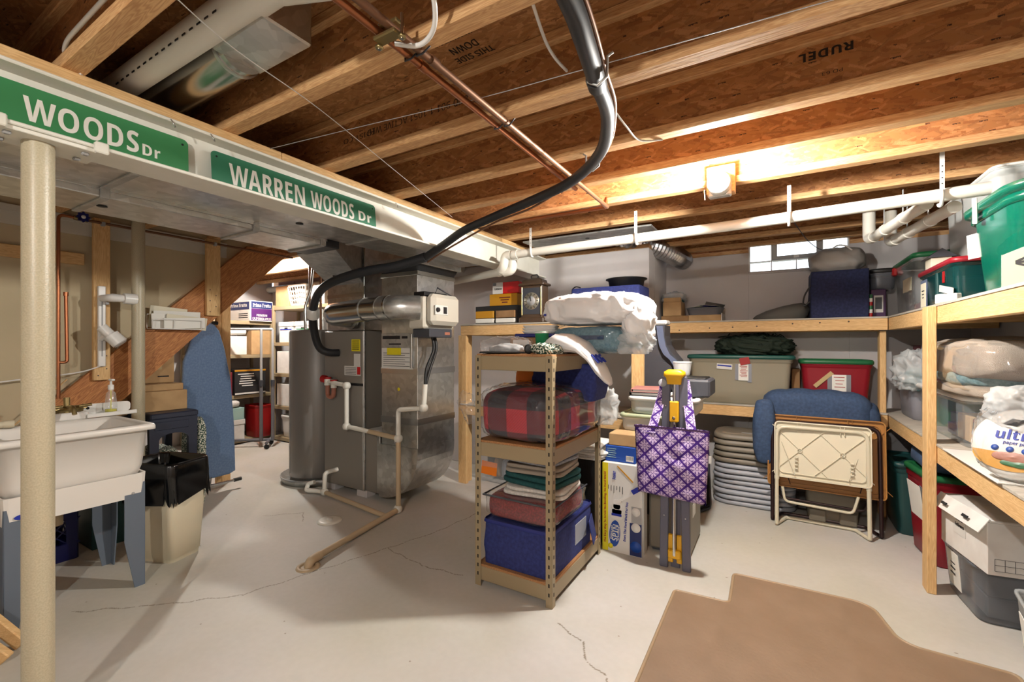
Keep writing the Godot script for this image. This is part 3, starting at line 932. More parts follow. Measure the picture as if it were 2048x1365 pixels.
# ---------------------------------------------------------------- furnace, heater, drains
func build_furnace():
	var f = thing("furnace", "grey sheet metal furnace cabinet standing on concrete blocks by the water heater", "furnace", -3.2, 0, 2.87)
	for e in [[-3.40, 2.62], [-3.0, 2.62], [-3.4, 3.1], [-3.0, 3.1]]:
		bx(f, "concrete_block", M.wall, e[0] - 0.06, e[0] + 0.06, 0, 0.06, e[1] - 0.05, e[1] + 0.05, 0.004)
	bx(f, "cabinet", M.furnace_paint, -3.45, -2.955, 0.06, 1.40, 2.565, 3.18, 0.004)
	var up := bx(f, "door_panel", M.furnace_paint, -3.448, -2.957, 0.955, 1.395, 2.545, 2.567, 0.005)
	bx(f, "door_panel", M.furnace_paint, -3.448, -2.957, 0.064, 0.935, 2.545, 2.567, 0.005)
	bx(f, "door_gap", M.black, -3.445, -2.96, 0.933, 0.957, 2.555, 2.567, 0.001)
	bx(f, "corner_strip", M.galv, -2.957, -2.945, 0.062, 1.398, 2.548, 2.57, 0.003)
	bx(up, "yellow_label", M.yellow_label, -3.09, -2.985, 1.225, 1.325, 2.541, 2.5455, 0.0005)
	for k in 5:
		bx(up, "print_line", M.ink, -3.08, -2.995, 1.24 + 0.017 * k, 1.246 + 0.017 * k, 2.540, 2.5412, 0.0)
	bx(up, "rating_label", M.label_white, -3.06, -2.985, 1.10, 1.205, 2.541, 2.5455, 0.0005)
	bx(up, "warning_label", M.label_white, -3.18, -2.98, 1.02, 1.10, 2.541, 2.5455, 0.0005)
	bx(up, "warning_stripe", M.red_box, -3.02, -2.98, 1.03, 1.095, 2.5402, 2.5412, 0.0)
	for k in 5:
		bx(up, "print_line", M.ink, -3.165, -3.03, 1.03 + 0.013 * k, 1.034 + 0.013 * k, 2.540, 2.5412, 0.0)
	var fr := bx(f, "filter_rack", M.furnace_paint, -2.955, -2.775, 0.06, 0.56, 2.57, 3.0, 0.004)
	bx(fr, "filter_edge", M.label_white, -2.94, -2.79, 0.552, 0.575, 2.575, 2.99, 0.002)
	bx(fr, "rack_lip", M.galv, -2.80, -2.765, 0.07, 0.54, 2.555, 2.572, 0.003)
	# supply plenum on top
	var p = thing("plenum", "galvanized supply plenum sitting on top of the grey furnace", "duct", -3.2, 1.40, 2.87)
	bx(p, "plenum_box", M.galv, -3.44, -2.965, 1.402, 1.70, 2.57, 3.15, 0.004)
	bx(p, "plenum_box", M.galv, -3.44, -2.965, 1.705, 2.12, 2.57, 3.15, 0.004)
	bx(p, "foil_tape", M.foil, -3.442, -2.963, 1.685, 1.72, 2.568, 3.152, 0.001)
	bx(p, "corner_strip", M.galv_shiny, -2.968, -2.958, 1.402, 2.11, 2.562, 2.575, 0.002)
	var ring := func(x0, x1, y0, y1, d) -> Array: return [V(x0, y0, d), V(x1, y0, d), V(x1, y1, d), V(x0, y1, d)]
	var off := org(p)
	var tr := [ring.call(-2.90, -2.50, 1.915, 2.15, 1.92), ring.call(-3.40, -2.99, 1.80, 2.12, 2.57)]
	for r in tr:
		for i in 4:
			r[i] -= off
	mi(p, "transition", loft(tr, true, true, false), M.galv_dull)
	mi(p, "plug_hole", lathe([[0.0, 0.0], [0.016, 0.0], [0.016, -0.006], [0.0, -0.006]], 16), M.black, V(-3.07, 1.838, 2.36) - off)
	bx(p, "dark_sleeve", M.dark_steel, -2.80, -2.46, 1.905, 2.10, 1.81, 1.93, 0.006)  # dark sleeve where the lower duct stops
	# return drop with radius elbow
	var q = thing("return_duct", "shiny galvanized return air drop with rounded elbow beside the furnace", "duct", -2.55, 0.05, 2.78)
	bx(q, "riser", M.galv, -2.741, -2.354, 0.48, 1.845, 2.55, 3.0, 0.004)
	var el := [Vector2(-2.77, 0.05), Vector2(-2.77, 0.48), Vector2(-2.354, 0.48)]
	for i in 13:
		var a := PI / 2.0 * i / 12
		el.append(Vector2(-2.744 + 0.39 * cos(a), 0.44 - 0.39 * sin(a)))
	mi(q, "elbow", prism_mesh(el, 0.45), M.galv, V(0, 0, 2.775) - org(q))
	for y in [1.05, 0.66]:
		bx(q, "foil_tape", M.foil, -2.745, -2.350, y, y + 0.05, 2.546, 3.004, 0.001)
	bx(q, "rim", M.galv_shiny, -2.748, -2.347, 1.815, 1.85, 2.543, 3.007, 0.003)
	var boot := [ring.call(-2.735, -2.36, 1.848, 1.849, 2.775), []]
	var rb := []
	for a in [[0.39, 0.45, 1.845, 0.0], [0.42, 0.48, 1.875, 0.01], [0.45, 0.50, 1.905, 0.01]]:
		var rg := rring(a[0], a[1], 0.02, a[2], 3)
		for i in rg.size():
			rg[i] += V(-2.55, 0, 2.775) - org(q)
		rb.append(rg)
	mi(q, "canvas_connector", loft(rb, false, false), M.rubber)
	bx(q, "collar", M.galv, -2.79, -2.31, 1.895, 1.95, 2.50, 3.04, 0.004)
	var ins := bx(q, "instruction_sheet", M.label_white, -2.735, -2.40, 1.09, 1.255, 2.545, 2.5505, 0.0005)
	for k in 7:
		bx(ins, "print_line", M.ink, -2.715, -2.43 - 0.05 * (k % 2), 1.11 + 0.017 * k, 1.1135 + 0.017 * k, 2.544, 2.5452, 0.0)
	var hd := bx(q, "control_panel", M.galv_dull, -2.735, -2.40, 1.255, 1.37, 2.543, 2.5505, 0.001)
	bx(hd, "badge", M.ink, -2.72, -2.53, 1.325, 1.35, 2.541, 2.5435, 0.001)
	bx(hd, "badge", M.ink, -2.51, -2.45, 1.328, 1.347, 2.541, 2.5435, 0.001)
	bx(hd, "yellow_label", M.yellow_label, -2.67, -2.52, 1.20, 1.255, 2.541, 2.5435, 0.0005)
	bx(hd, "print_line", M.ink, -2.65, -2.52, 1.28, 1.29, 2.541, 2.5435, 0.0)
	mi(q, "inspection_dot", lathe([[0.0, 0.001], [0.014, 0.001], [0.014, 0.0], [0.0, 0.0]], 16), M.yellow_label, V(-2.55, 0.93, 2.549) - org(q), Vector3(90, 0, 0))
	tube(q, "tie_rod", M.galv_shiny, [V(-2.405, 1.36, 2.54), V(-2.405, 1.10, 2.54)], 0.012, 8)
	# whole-house humidifier
	var h = thing("humidifier", "beige whole-house humidifier mounted on the return air drop", "humidifier", -2.24, 1.42, 2.64)
	bx(h, "housing", M.humid_beige, -2.353, -2.20, 1.40, 1.635, 2.45, 2.80, 0.012)
	var cv := bx(h, "cover", M.humid_beige, -2.215, -2.125, 1.425, 1.655, 2.47, 2.79, 0.03)
	var dp := bx(cv, "damper_plate", M.label_white, -2.128, -2.121, 1.50, 1.57, 2.485, 2.63, 0.002)
	mi(dp, "knob", lathe([[0.0, 0.015], [0.016, 0.013], [0.018, 0.0], [0.0, 0.0]], 18), M.ink, V(-2.121, 1.535, 2.508) - org(dp), Vector3(0, 0, -90))
	bx(dp, "data_plate", M.ink, -2.122, -2.1195, 1.51, 1.56, 2.575, 2.615, 0.001)
	bx(h, "bracket", M.black, -2.33, -2.22, 1.64, 1.675, 2.48, 2.74, 0.005)
	tube(h, "handle_wire", M.dark_steel, [V(-2.22, 1.67, 2.60), V(-2.20, 1.71, 2.60), V(-2.19, 1.66, 2.76), V(-2.19, 1.64, 2.77)], 0.004, 6)
	bx(h, "drain_tray", M.charcoal, -2.34, -2.17, 1.335, 1.40, 2.48, 2.74, 0.006)
	bx(h, "maker_plate", M.clay, -2.171, -2.1685, 1.355, 1.375, 2.65, 2.71, 0.001)
	for e in [[2.56, 2.60], [2.60, 2.63]]:
		tube(h, "drain_hose", M.rubber, [V(-2.25, 1.34, e[1]), V(-2.23, 1.24, e[1] - 0.01), V(-2.22, 1.10, e[0] - 0.06), V(-2.215, 0.97, 2.48)], 0.011, 8, true)
	# round bypass duct
	var r = thing("round_duct", "round galvanized bypass pipe joining the plenum to the beige humidifier", "duct", -2.65, 1.46, 2.36)
	tube(r, "pipe", M.galv_shiny, bend([V(-3.10, 1.51, 2.56), V(-3.09, 1.525, 2.34), V(-2.66, 1.545, 2.33)], 0.09), 0.088, 28)
	tube(r, "pipe", M.galv_shiny, [V(-2.67, 1.545, 2.33), V(-2.50, 1.55, 2.335)], 0.085, 28)
	tube(r, "elbow", M.galv, bend([V(-2.51, 1.55, 2.335), V(-2.36, 1.552, 2.34), V(-2.25, 1.552, 2.46)], 0.09), 0.089, 28)
	for e in [[V(-2.68, 1.545, 2.33), V(-2.665, 1.545, 2.33)], [V(-2.515, 1.55, 2.335), V(-2.50, 1.55, 2.335)], [V(-2.425, 1.55, 2.338), V(-2.412, 1.551, 2.339)]]:
		tube(r, "bead", M.galv_shiny, e, 0.092, 28)
	tube(r, "collar", M.galv_shiny, [V(-3.10, 1.51, 2.53), V(-3.10, 1.51, 2.55)], 0.10, 28)
	# condensate drain
	var dr = thing("drain_pipe", "white plastic condensate drain line running from the furnace across the floor", "pipe", -2.47, 0, 2.47)
	var R := 0.0185
	tube(dr, "trap_run", M.pvc, bend([V(-3.26, 0.955, 2.49), V(-3.075, 0.94, 2.48), V(-3.075, 0.60, 2.48), V(-2.80, 0.585, 2.478)], 0.03), R, 14)
	tube(dr, "branch", M.pvc_tan, [V(-2.81, 0.585, 2.478), V(-2.49, 0.565, 2.475)], R, 14)
	tube(dr, "riser", M.pvc_tan, [V(-2.475, 0.03, 2.47), V(-2.475, 0.60, 2.47)], R, 14)
	tube(dr, "hose_standpipe", M.pvc, bend([V(-2.475, 0.56, 2.47), V(-2.475, 0.785, 2.47), V(-2.225, 0.815, 2.475), V(-2.215, 0.99, 2.48)], 0.03), R, 14)
	tube(dr, "floor_run", M.pvc_tan, bend([V(-2.475, 0.06, 2.47), V(-2.475, 0.026, 2.47), V(-2.33, 0.028, 1.66)], 0.02), 0.0205, 14)
	tube(dr, "outlet_elbow", M.pvc_tan, bend([V(-2.335, 0.028, 1.69), V(-2.315, 0.03, 1.61), V(-2.315, -0.02, 1.60)], 0.04), 0.026, 14)
	tube(dr, "furnace_branch", M.pvc_tan, [V(-2.45, 0.028, 2.32), V(-3.34, 0.028, 2.44)], R, 14)
	tube(dr, "branch_end", M.pvc, bend([V(-3.33, 0.028, 2.438), V(-3.47, 0.03, 2.38), V(-3.50, 0.07, 2.42), V(-3.44, 0.09, 2.44)], 0.02), R, 12)
	tube(dr, "furnace_riser", M.pvc, bend([V(-3.30, 0.028, 2.435), V(-3.30, 0.19, 2.44), V(-3.27, 0.20, 2.545)], 0.03), R, 14)
	for e in [V(-3.075, 0.94, 2.48), V(-3.075, 0.60, 2.48), V(-2.475, 0.565, 2.47), V(-2.225, 0.815, 2.475), V(-2.475, 0.03, 2.465), V(-3.30, 0.03, 2.435)]:
		mi(dr, "fitting", blob(0.062, 0.062, 0.062, 0.8, 0.0, 1.0, 1, 14, 8), M.pvc, e - org(dr) - Vector3(0, 0.031, 0))
	tube(dr, "pipe_clip", M.grey_light, [V(-2.50, 0.545, 2.475), V(-2.49, 0.545, 2.475)], 0.026, 12)
	var tp = thing("condensate_trap", "white drain trap with red caps and a brown clear loop on the furnace", "trap", -3.30, 0.84, 2.50)
	tube(tp, "body", M.pvc, [V(-3.345, 0.985, 2.50), V(-3.345, 0.93, 2.50)], 0.028, 14)
	tube(tp, "body", M.pvc, [V(-3.265, 0.97, 2.50), V(-3.265, 0.91, 2.50)], 0.024, 14)
	tube(tp, "bridge", M.pvc, [V(-3.345, 0.965, 2.50), V(-3.255, 0.96, 2.50)], 0.02, 12)
	tube(tp, "cap", M.red, [V(-3.40, 0.985, 2.49), V(-3.36, 0.98, 2.495)], 0.033, 14)
	tube(tp, "cap", M.red, [V(-3.345, 1.0, 2.50), V(-3.345, 0.983, 2.50)], 0.031, 14)
	tube(tp, "cap", M.red, [V(-3.265, 0.98, 2.50), V(-3.265, 0.968, 2.50)], 0.03, 14)
	tube(tp, "u_bend", M.clay, bend([V(-3.345, 0.93, 2.50), V(-3.345, 0.83, 2.50), V(-3.265, 0.83, 2.50), V(-3.265, 0.92, 2.50)], 0.04), 0.019, 14)
	# floor fittings
	var co = thing("floor_drain_cover", "round white cleanout cover set in the floor in front of the furnace", "drain cover", -2.79, 0, 2.10)
	mi(co, "rim", lathe([[0.085, 0.0], [0.085, 0.008], [0.06, 0.012], [0.0, 0.010]], 32), M.pvc)
	mi(co, "plug", lathe([[0.028, 0.009], [0.026, 0.02], [0.0, 0.022]], 4), M.pvc)
	co = thing("floor_drain_cover", "small pale floor drain ring at the end of the drain line", "drain cover", -2.315, 0, 1.60)
	mi(co, "rim", lathe([[0.04, 0.002], [0.043, 0.010], [0.062, 0.008], [0.066, 0.0]], 28), M.pvc_tan)
	# water heater
	var wh = thing("water_heater", "tall grey cylindrical water heater standing in a shallow drain pan", "water heater", -3.80, 0, 2.75)
	mi(wh, "tank", lathe([[0.0, 0.055], [0.262, 0.055], [0.265, 0.07], [0.265, 1.395], [0.255, 1.418], [0.0, 1.425]], 56), M.heater_paint)
	bl(wh, "seam", M.galv_dull, -0.0835, 0.74, -0.2525, 0.006, 1.31, 0.004, 0.001, Vector3(0, -18, 0))
	mi(wh, "drain_pan", lathe([[0.0, 0.022], [0.315, 0.02], [0.335, 0.062], [0.343, 0.062], [0.325, 0.004], [0.0, 0.0]], 56), M.galv_dull)
	mi(wh, "flue_collar", lathe([[0.07, 1.42], [0.07, 1.62]], 24), M.galv)
	tube(wh, "water_line", M.copper_dull, [V(-3.88, 1.42, 2.70), V(-3.88, 2.15, 2.70)], 0.011, 10)
	tube(wh, "water_line", M.copper_dull, [V(-3.66, 1.42, 2.66), V(-3.66, 2.15, 2.66)], 0.011, 10)
	tube(wh, "flex_line", M.galv_shiny, [V(-3.74, 1.42, 2.56), V(-3.76, 1.62, 2.57), V(-3.72, 1.80, 2.60), V(-3.70, 2.1, 2.62)], 0.013, 10, true)

# ---------------------------------------------------------------- shared builders for stored goods
# tapered storage tub; origin at the middle of its base
func tote(nm, label, cat, x, y, d, rot, w, h, dp, body, lid = null, group = "", taper := 0.88, lid_h := 0.03, r := 0.04) -> Node3D:
	var t = thing(nm, label, cat, x, y, d, rot, group)
	var rings := [rring(w * taper - 0.02, dp * taper - 0.02, r, 0.0), rring(w * taper, dp * taper, r, 0.012)]
	for k in 3:
		var f := 0.33 * (k + 1)
		rings.append(rring(w * lerp(taper, 0.96, f), dp * lerp(taper, 0.96, f), r, h * 0.9 * f))
	rings.append(rring(w * 0.965, dp * 0.965, r, h * 0.91))
	rings.append(rring(w * 0.985, dp * 0.985, r, h * 0.92))
	rings.append(rring(w * 0.985, dp * 0.985, r, h))
	mi(t, "tub", loft(rings, true, false), body)
	mi(t, "rim", loft([rring(w * 0.98, dp * 0.98, r, h - 0.012), rring(w, dp, r, h - 0.012), rring(w, dp, r, h), rring(w * 0.95, dp * 0.95, r, h), rring(w * 0.95, dp * 0.95, r, h - 0.02)], false, false), body)
	if lid != null:
		mi(t, "lid", loft([rring(w * 1.0, dp * 1.0, r, h - 0.004), rring(w * 1.03, dp * 1.035, r * 1.1, h - 0.002), rring(w * 1.035, dp * 1.04, r * 1.1, h + lid_h * 0.6), rring(w * 1.0, dp * 1.0, r, h + lid_h), rring(w * 0.9, dp * 0.9, r, h + lid_h), rring(w * 0.88, dp * 0.88, r, h + lid_h * 0.7)], true, true), lid)
	return t

# a cardboard or fabric carton; origin at the middle of its base
func carton(nm, label, cat, x, y, d, rot, w, h, dp, m, group = "", flaps := false) -> Node3D:
	var t = thing(nm, label, cat, x, y, d, rot, group)
	bl(t, "body", m, 0, h / 2, 0, w, h, dp, 0.004)
	if flaps:
		bl(t, "flap", m, w / 2 + 0.03, h + 0.004, 0, 0.09, 0.004, dp * 0.95, 0.001, Vector3(0, 0, 18))
		bl(t, "flap", m, 0, h + 0.006, -dp / 2 - 0.03, w * 0.95, 0.004, 0.09, 0.001, Vector3(14, 0, 0))
	return t

# file box with a lid that has handholes
func banker(label, x, y, d, rot, w, h, dp, group = "") -> Node3D:
	var t = thing("file_box", label, "box", x, y, d, rot, group)
	bl(t, "body", M.card_white, 0, h / 2 - 0.01, 0, w - 0.012, h - 0.02, dp - 0.012, 0.003)
	bl(t, "lid", M.card_white, 0, h - 0.03, 0, w, 0.06, dp, 0.003)
	bl(t, "handhole", M.ink, 0, h - 0.085, -dp / 2 + 0.006, 0.07, 0.022, 0.004, 0.001)
	bl(t, "handhole", M.ink, w / 2 - 0.006, h - 0.085, 0, 0.004, 0.022, 0.07, 0.001)
	return t

# cloth or fabric box with slack sides; origin at the middle of its base
func soft_box(w, h, dp, slack, sd, r := 0.025) -> ArrayMesh:
	var nz := FastNoiseLite.new()
	nz.seed = sd
	nz.frequency = 0.6
	var rings := []
	for i in 11:
		var f := i / 10.0
		var rg := rring(w, dp, r, h * f, 8)
		for j in rg.size():
			var v: Vector3 = rg[j]
			var n := Vector3(v.x, 0, v.z).normalized()
			v += n * nz.get_noise_3d(v.x * 9, v.y * 9, v.z * 9) * slack * 2.0 + n * slack * (sin(f * PI) - 0.5)
			rg[j] = v
		rings.append(rg)
	rings.append(rring(w * 0.9, dp * 0.9, r, h + slack * 0.4, 8))
	return loft(rings, true, true)

# a flat strip along a path, with cloth coordinates
func ribbon(pts: Array, width: Vector3, tile: float) -> ArrayMesh:
	var st := SurfaceTool.new()
	st.begin(Mesh.PRIMITIVE_TRIANGLES)
	var run := 0.0
	var nrm := Vector3(0, 0, 0.002)
	for i in pts.size() - 1:
		var a: Vector3 = pts[i]
		var b: Vector3 = pts[i + 1]
		var nx: float = run + a.distance_to(b)
		for s in [nrm, -nrm]:
			var q := [a - width / 2 + s, a + width / 2 + s, b + width / 2 + s, b - width / 2 + s]
			var u := [Vector2(0, run / tile), Vector2(width.length() / tile, run / tile), Vector2(width.length() / tile, nx / tile), Vector2(0, nx / tile)]
			for e in ([0, 2, 1, 0, 3, 2] if s == nrm else [0, 1, 2, 0, 2, 3]):
				st.set_uv(u[e])
				st.add_vertex(q[e])
		run = nx
	st.generate_normals()
	return st.commit()

# ---------------------------------------------------------------- sink corner
func build_sink_corner():
	var s = thing("laundry_sink", "white plastic laundry tub on blue-grey legs below the spotlight rail", "sink", -3.13, 0, 0.79)
	var w := 0.54
	var dp := 0.58
	var rings := [rring(w * 0.66, dp * 0.74, 0.06, 0.555), rring(w * 0.78, dp * 0.84, 0.07, 0.575), rring(w * 0.84, dp * 0.89, 0.06, 0.64), rring(w * 0.90, dp * 0.93, 0.04, 0.825), rring(w, dp, 0.02, 0.83), rring(w, dp, 0.02, 0.848), rring(w * 0.985, dp * 0.985, 0.02, 0.858), rring(w * 0.84, dp * 0.86, 0.03, 0.858), rring(w * 0.80, dp * 0.84, 0.04, 0.84), rring(w * 0.74, dp * 0.80, 0.05, 0.62), rring(w * 0.60, dp * 0.66, 0.06, 0.60)]
	mi(s, "basin", loft(rings, true, true), M.sink_plastic)
	var sk := mi(s, "skirt", loft([rring(w * 0.83, dp * 0.88, 0.02, 0.475, 3), rring(w * 0.85, dp * 0.90, 0.02, 0.60, 3), rring(w * 0.82, dp * 0.87, 0.02, 0.60, 3), rring(w * 0.80, dp * 0.85, 0.02, 0.475, 3), rring(w * 0.83, dp * 0.88, 0.02, 0.475, 3)], false, false, false), M.sink_plastic)
	for e in [[1, 1], [1, -1], [-1, 1], [-1, -1]]:
		var fx: float = e[0] * 0.222
		var fd: float = e[1] * 0.252
		var prof := [Vector2(0, 0.0), Vector2(-0.042, 0.0), Vector2(-0.085, 0.25), Vector2(-0.085, 0.55), Vector2(0, 0.55)]
		var g := mi(s, "leg", prism_mesh(prof, 0.006), M.sink_leg, V(fx, 0, fd), Vector3(0, 90 if e[1] > 0 else -90, 0))
		mi(g, "flange", prism_mesh(prof, 0.006), M.sink_leg, Vector3.ZERO, Vector3(0, -90 if e[0] * e[1] > 0 else 90, 0))
		bl(s, "bolt", M.grey_light, fx + e[0] * 0.004, 0.50, fd - e[1] * 0.05, 0.012, 0.012, 0.012, 0.003)
	tube(s, "drain_tail", M.pvc_tan, [V(-3.16, 0.58, 0.76), V(-3.16, 0.36, 0.76)], 0.03, 16)
	var oval := []
	for i in 24:
		oval.append(Vector2(cos(TAU * i / 24) * 0.034, sin(TAU * i / 24) * 0.013))
	mi(s, "maker_oval", prism_mesh(oval, 0.001), M.ink_blue, V(-2.8985, 0.51, 0.60) - org(s), Vector3(0, 90, 0))
	# faucet
	var f = thing("faucet", "weathered brass twin-handle laundry faucet at the back of the sink", "faucet", -3.40, 0.86, 0.86)
	bx(f, "deck_plate", M.white_plastic, -3.43, -3.375, 0.858, 0.90, 0.78, 0.95, 0.006)
	tube(f, "body", M.brass, [V(-3.40, 0.92, 0.80), V(-3.40, 0.92, 0.93)], 0.018, 12)
	tube(f, "inlet", M.brass, [V(-3.40, 0.90, 0.865), V(-3.405, 0.985, 0.865)], 0.014, 12)
	for e in [0.80, 0.92]:
		tube(f, "valve", M.brass, [V(-3.40, 0.925, e), V(-3.36, 0.935, e + 0.01)], 0.013, 10)
		tube(f, "handle", M.brass, [V(-3.36, 0.935, e - 0.015), V(-3.345, 0.942, e + 0.035)], 0.008, 8)
	tube(f, "spout", M.brass, bend([V(-3.40, 0.93, 0.865), V(-3.30, 0.94, 0.865), V(-3.28, 0.90, 0.865)], 0.03), 0.011, 10)
	var wp = thing("hose_end", "pale discharge hose lying over the edge of the sink", "hose", -3.35, 0.86, 0.60)
	tube(wp, "hose", M.beige_plastic, [V(-3.38, 0.875, 0.42), V(-3.36, 0.878, 0.56), V(-3.345, 0.876, 0.645)], 0.017, 14)
	tube(wp, "cuff", M.beige_plastic, [V(-3.349, 0.876, 0.62), V(-3.343, 0.876, 0.655)], 0.0195, 14)
	# shelf tray and soap
	var t = thing("soap_tray", "white plastic tray with a keyhole back plate on the sink corner", "tray", -3.42, 0.862, 1.05)
	bx(t, "tray", M.white_plastic, -3.47, -3.37, 0.862, 0.874, 0.94, 1.17, 0.005)
	bx(t, "lip", M.white_plastic, -3.375, -3.365, 0.862, 0.885, 0.94, 1.17, 0.003)
	var bp := mi(t, "mounting_plate", prism_mesh(round_poly(-0.115, 0.0, 0.115, 0.06, 0.02), 0.006), M.white_plastic, V(-3.468, 0.872, 1.055) - org(t), Vector3(0, 90, 0))
	mi(bp, "keyhole", lathe([[0.0, 0.001], [0.008, 0.001], [0.008, 0.0], [0.0, 0.0]], 12), M.ink, Vector3(-0.085, 0.036, 0.003), Vector3(90, 0, 0))
	var b = thing("soap_bottle", "clear soap pump bottle with a little yellow liquid on the sink tray", "bottle", -3.415, 0.8745, 1.06)
	mi(b, "bottle", lathe([[0.0, 0.0], [0.028, 0.002], [0.029, 0.05], [0.022, 0.115], [0.012, 0.13], [0.012, 0.14]], 20), M.clear)
	mi(b, "soap", lathe([[0.0, 0.003], [0.0265, 0.004], [0.027, 0.022], [0.0, 0.022]], 20), M.soap)
	tube(b, "dip_tube", M.soap, [V(-3.415, 0.895, 1.06), V(-3.415, 1.01, 1.06)], 0.003, 6)
	mi(b, "collar", lathe([[0.014, 0.138], [0.014, 0.165], [0.006, 0.168], [0.005, 0.19]], 16), M.white_plastic)
	bl(b, "pump_head", M.white_plastic, 0.012, 0.196, 0, 0.05, 0.012, 0.018, 0.004)
	# waste bin with black liner
	var k = thing("trash_can", "cream slim trash can with a glossy black liner folded over its rim", "trash can", -3.20, 0, 1.262, 17.5)
	mi(k, "can", loft([rring(0.29, 0.19, 0.03, 0.0), rring(0.295, 0.195, 0.03, 0.025), rring(0.302, 0.202, 0.03, 0.028), rring(0.36, 0.26, 0.035, 0.57), rring(0.355, 0.255, 0.035, 0.57), rring(0.29, 0.19, 0.03, 0.02)], true, true), M.beige_plastic)
	var nz := FastNoiseLite.new()
	nz.seed = 4
	nz.frequency = 0.9
	var bag := []
	for a in [[0.385, 0.285, 0.36, 0.9], [0.38, 0.28, 0.42, 0.6], [0.375, 0.275, 0.50, 0.4], [0.372, 0.272, 0.575, 0.25], [0.362, 0.262, 0.59, 0.2], [0.345, 0.245, 0.58, 0.3], [0.33, 0.23, 0.50, 0.6], [0.30, 0.20, 0.30, 1.0]]:
		var rg := rring(a[0], a[1], 0.05, a[2], 14)
		for j in rg.size():
			var v: Vector3 = rg[j]
			var n := Vector3(v.x, 0, v.z).normalized()
			var q := nz.get_noise_3d(v.x * 20, v.y * 5, v.z * 20)
			v += n * q * 0.034 * a[3]
			if a[2] < 0.4 and a[0] > 0.35:
				v.y += nz.get_noise_2d(j * 0.5, 3.0) * 0.06
			rg[j] = v
		bag.append(rg)
	mi(k, "liner", loft(bag, false, true), M.bag_black)
	# crates below the sink
	for e in [[-3.78, 0.80, "dark blue milk crate with yellow print under the sink"], [-3.66, 0.36, "dark blue milk crate at the other end under the sink"]]:
		milk_crate(e[2], e[0], e[1])
	var db = carton("storage_bin", "dark green plastic bin beside the milk crate under the sink", "bin", -3.80, 0, 1.13, 0, 0.30, 0.50, 0.18, M.teal_dark)
	bl(db, "lid", M.teal_dark, 0, 0.505, 0, 0.32, 0.02, 0.20, 0.005)
	# plastic stool with things stacked on it
	var st = thing("plastic_stool", "dark navy plastic bench with an arched side under cardboard boxes", "stool", -4.08, 0, 1.565)
	var arch := [Vector2(-0.145, 0.0), Vector2(-0.10, 0.0), Vector2(-0.095, 0.55)]
	for i in 9:
		var a := PI - PI * i / 8
		arch.append(Vector2(cos(a) * 0.095, 0.58 + sin(a) * 0.045))
	arch.append_array([Vector2(0.095, 0.55), Vector2(0.10, 0.0), Vector2(0.145, 0.0), Vector2(0.155, 0.735), Vector2(-0.155, 0.735)])
	for x in [-3.875, -4.285]:
		mi(st, "side_panel", prism_mesh(arch, 0.035), M.navy_plastic, V(x, 0, 1.565) - org(st), Vector3(0, 90, 0))
	bx(st, "seat", M.navy_plastic, -4.305, -3.85, 0.735, 0.778, 1.405 + 0.01, 1.725, 0.008)
	bx(st, "moulding", M.navy_plastic, -3.862, -3.852, 0.655, 0.715, 1.44, 1.66, 0.01)
	var cu = thing("seat_cushion", "leaf-print fabric cushion stuffed under the navy bench", "cushion", -4.08, 0, 1.56)
	mi(cu, "cushion", blob(0.34, 0.50, 0.16, 0.45, 0.02, 0.4, 8), M.leaf_print)
	cu = thing("seat_cushion", "leaf-print cushion poking out between navy bench and ironing board", "cushion", -4.02, 0.0, 1.765)
	mi(cu, "cushion", blob(0.30, 0.70, 0.07, 0.4, 0.015, 0.5, 9), M.leaf_print)
	var c = carton("cardboard_box", "flat tan carton with a raised lid on the navy bench", "box", -4.16, 0.779, 1.562, 0, 0.34, 0.15, 0.29, M.card)
	bl(c, "lid", M.card, -0.01, 0.176, 0.0, 0.30, 0.05, 0.26, 0.003)
	c = carton("cardboard_box", "open tan carton with stretched flaps under the stringer", "box", -4.29, 0.982, 1.575, 0, 0.30, 0.235, 0.21, M.card, "", true)
	bl(c, "tape", M.tape_tan, 0.151, 0.15, -0.02, 0.001, 0.09, 0.08, 0.0)
	bl(c, "print_line", M.ink, 0.151, 0.05, 0.03, 0.001, 0.01, 0.075, 0.0)
	carton("storage_bin", "black plastic bin under the stringer behind the post", "bin", -4.33, 0, 1.30, 0, 0.30, 0.75, 0.20, M.black)
	carton("cardboard_box", "small tan box on the black bin behind the post", "box", -4.33, 0.751, 1.31, 0, 0.28, 0.13, 0.18, M.card)
	# ironing board
	var ir = thing("ironing_board", "blue padded ironing board standing on end under the stringer", "ironing board", -4.2, 0.05, 1.98)
	var pd := []
	for e in [[1.95, 1.475], [2.0, 1.45], [2.035, 1.40], [2.08, 1.24], [2.13, 0.97], [2.16, 0.56], [2.17, 0.15], [2.12, 0.13], [1.91, 0.125], [1.86, 0.2], [1.80, 0.49], [1.755, 0.87], [1.765, 1.14], [1.82, 1.32], [1.875, 1.43], [1.91, 1.465]]:
		pd.append(Vector2(e[0], e[1] - 0.05))
	var rg2 := []
	for a in [[-0.016, 0.965], [-0.010, 1.0], [0.012, 1.0], [0.019, 0.97], [0.021, 0.85]]:
		var rr := []
		for q in pd:
			rr.append(Vector3((q.x - 1.97) * a[1] - 0.01, (q.y - 0.72) * a[1] + 0.72, a[0]))
		rg2.append(rr)
	mi(ir, "pad", loft(rg2, true, true), M.iron_blue, Vector3.ZERO, Vector3(0, 90, 0))
	tube(ir, "foot", M.chrome, [V(-4.17, 0.07, 1.84), V(-4.15, 0.075, 2.16)], 0.012, 12)
	tube(ir, "foot_tip", M.rubber, [V(-4.151, 0.075, 2.14), V(-4.148, 0.077, 2.20)], 0.017, 12)
	tube(ir, "foot", M.chrome, [V(-4.225, 1.47, 1.82), V(-4.225, 1.47, 2.0)], 0.011, 12)
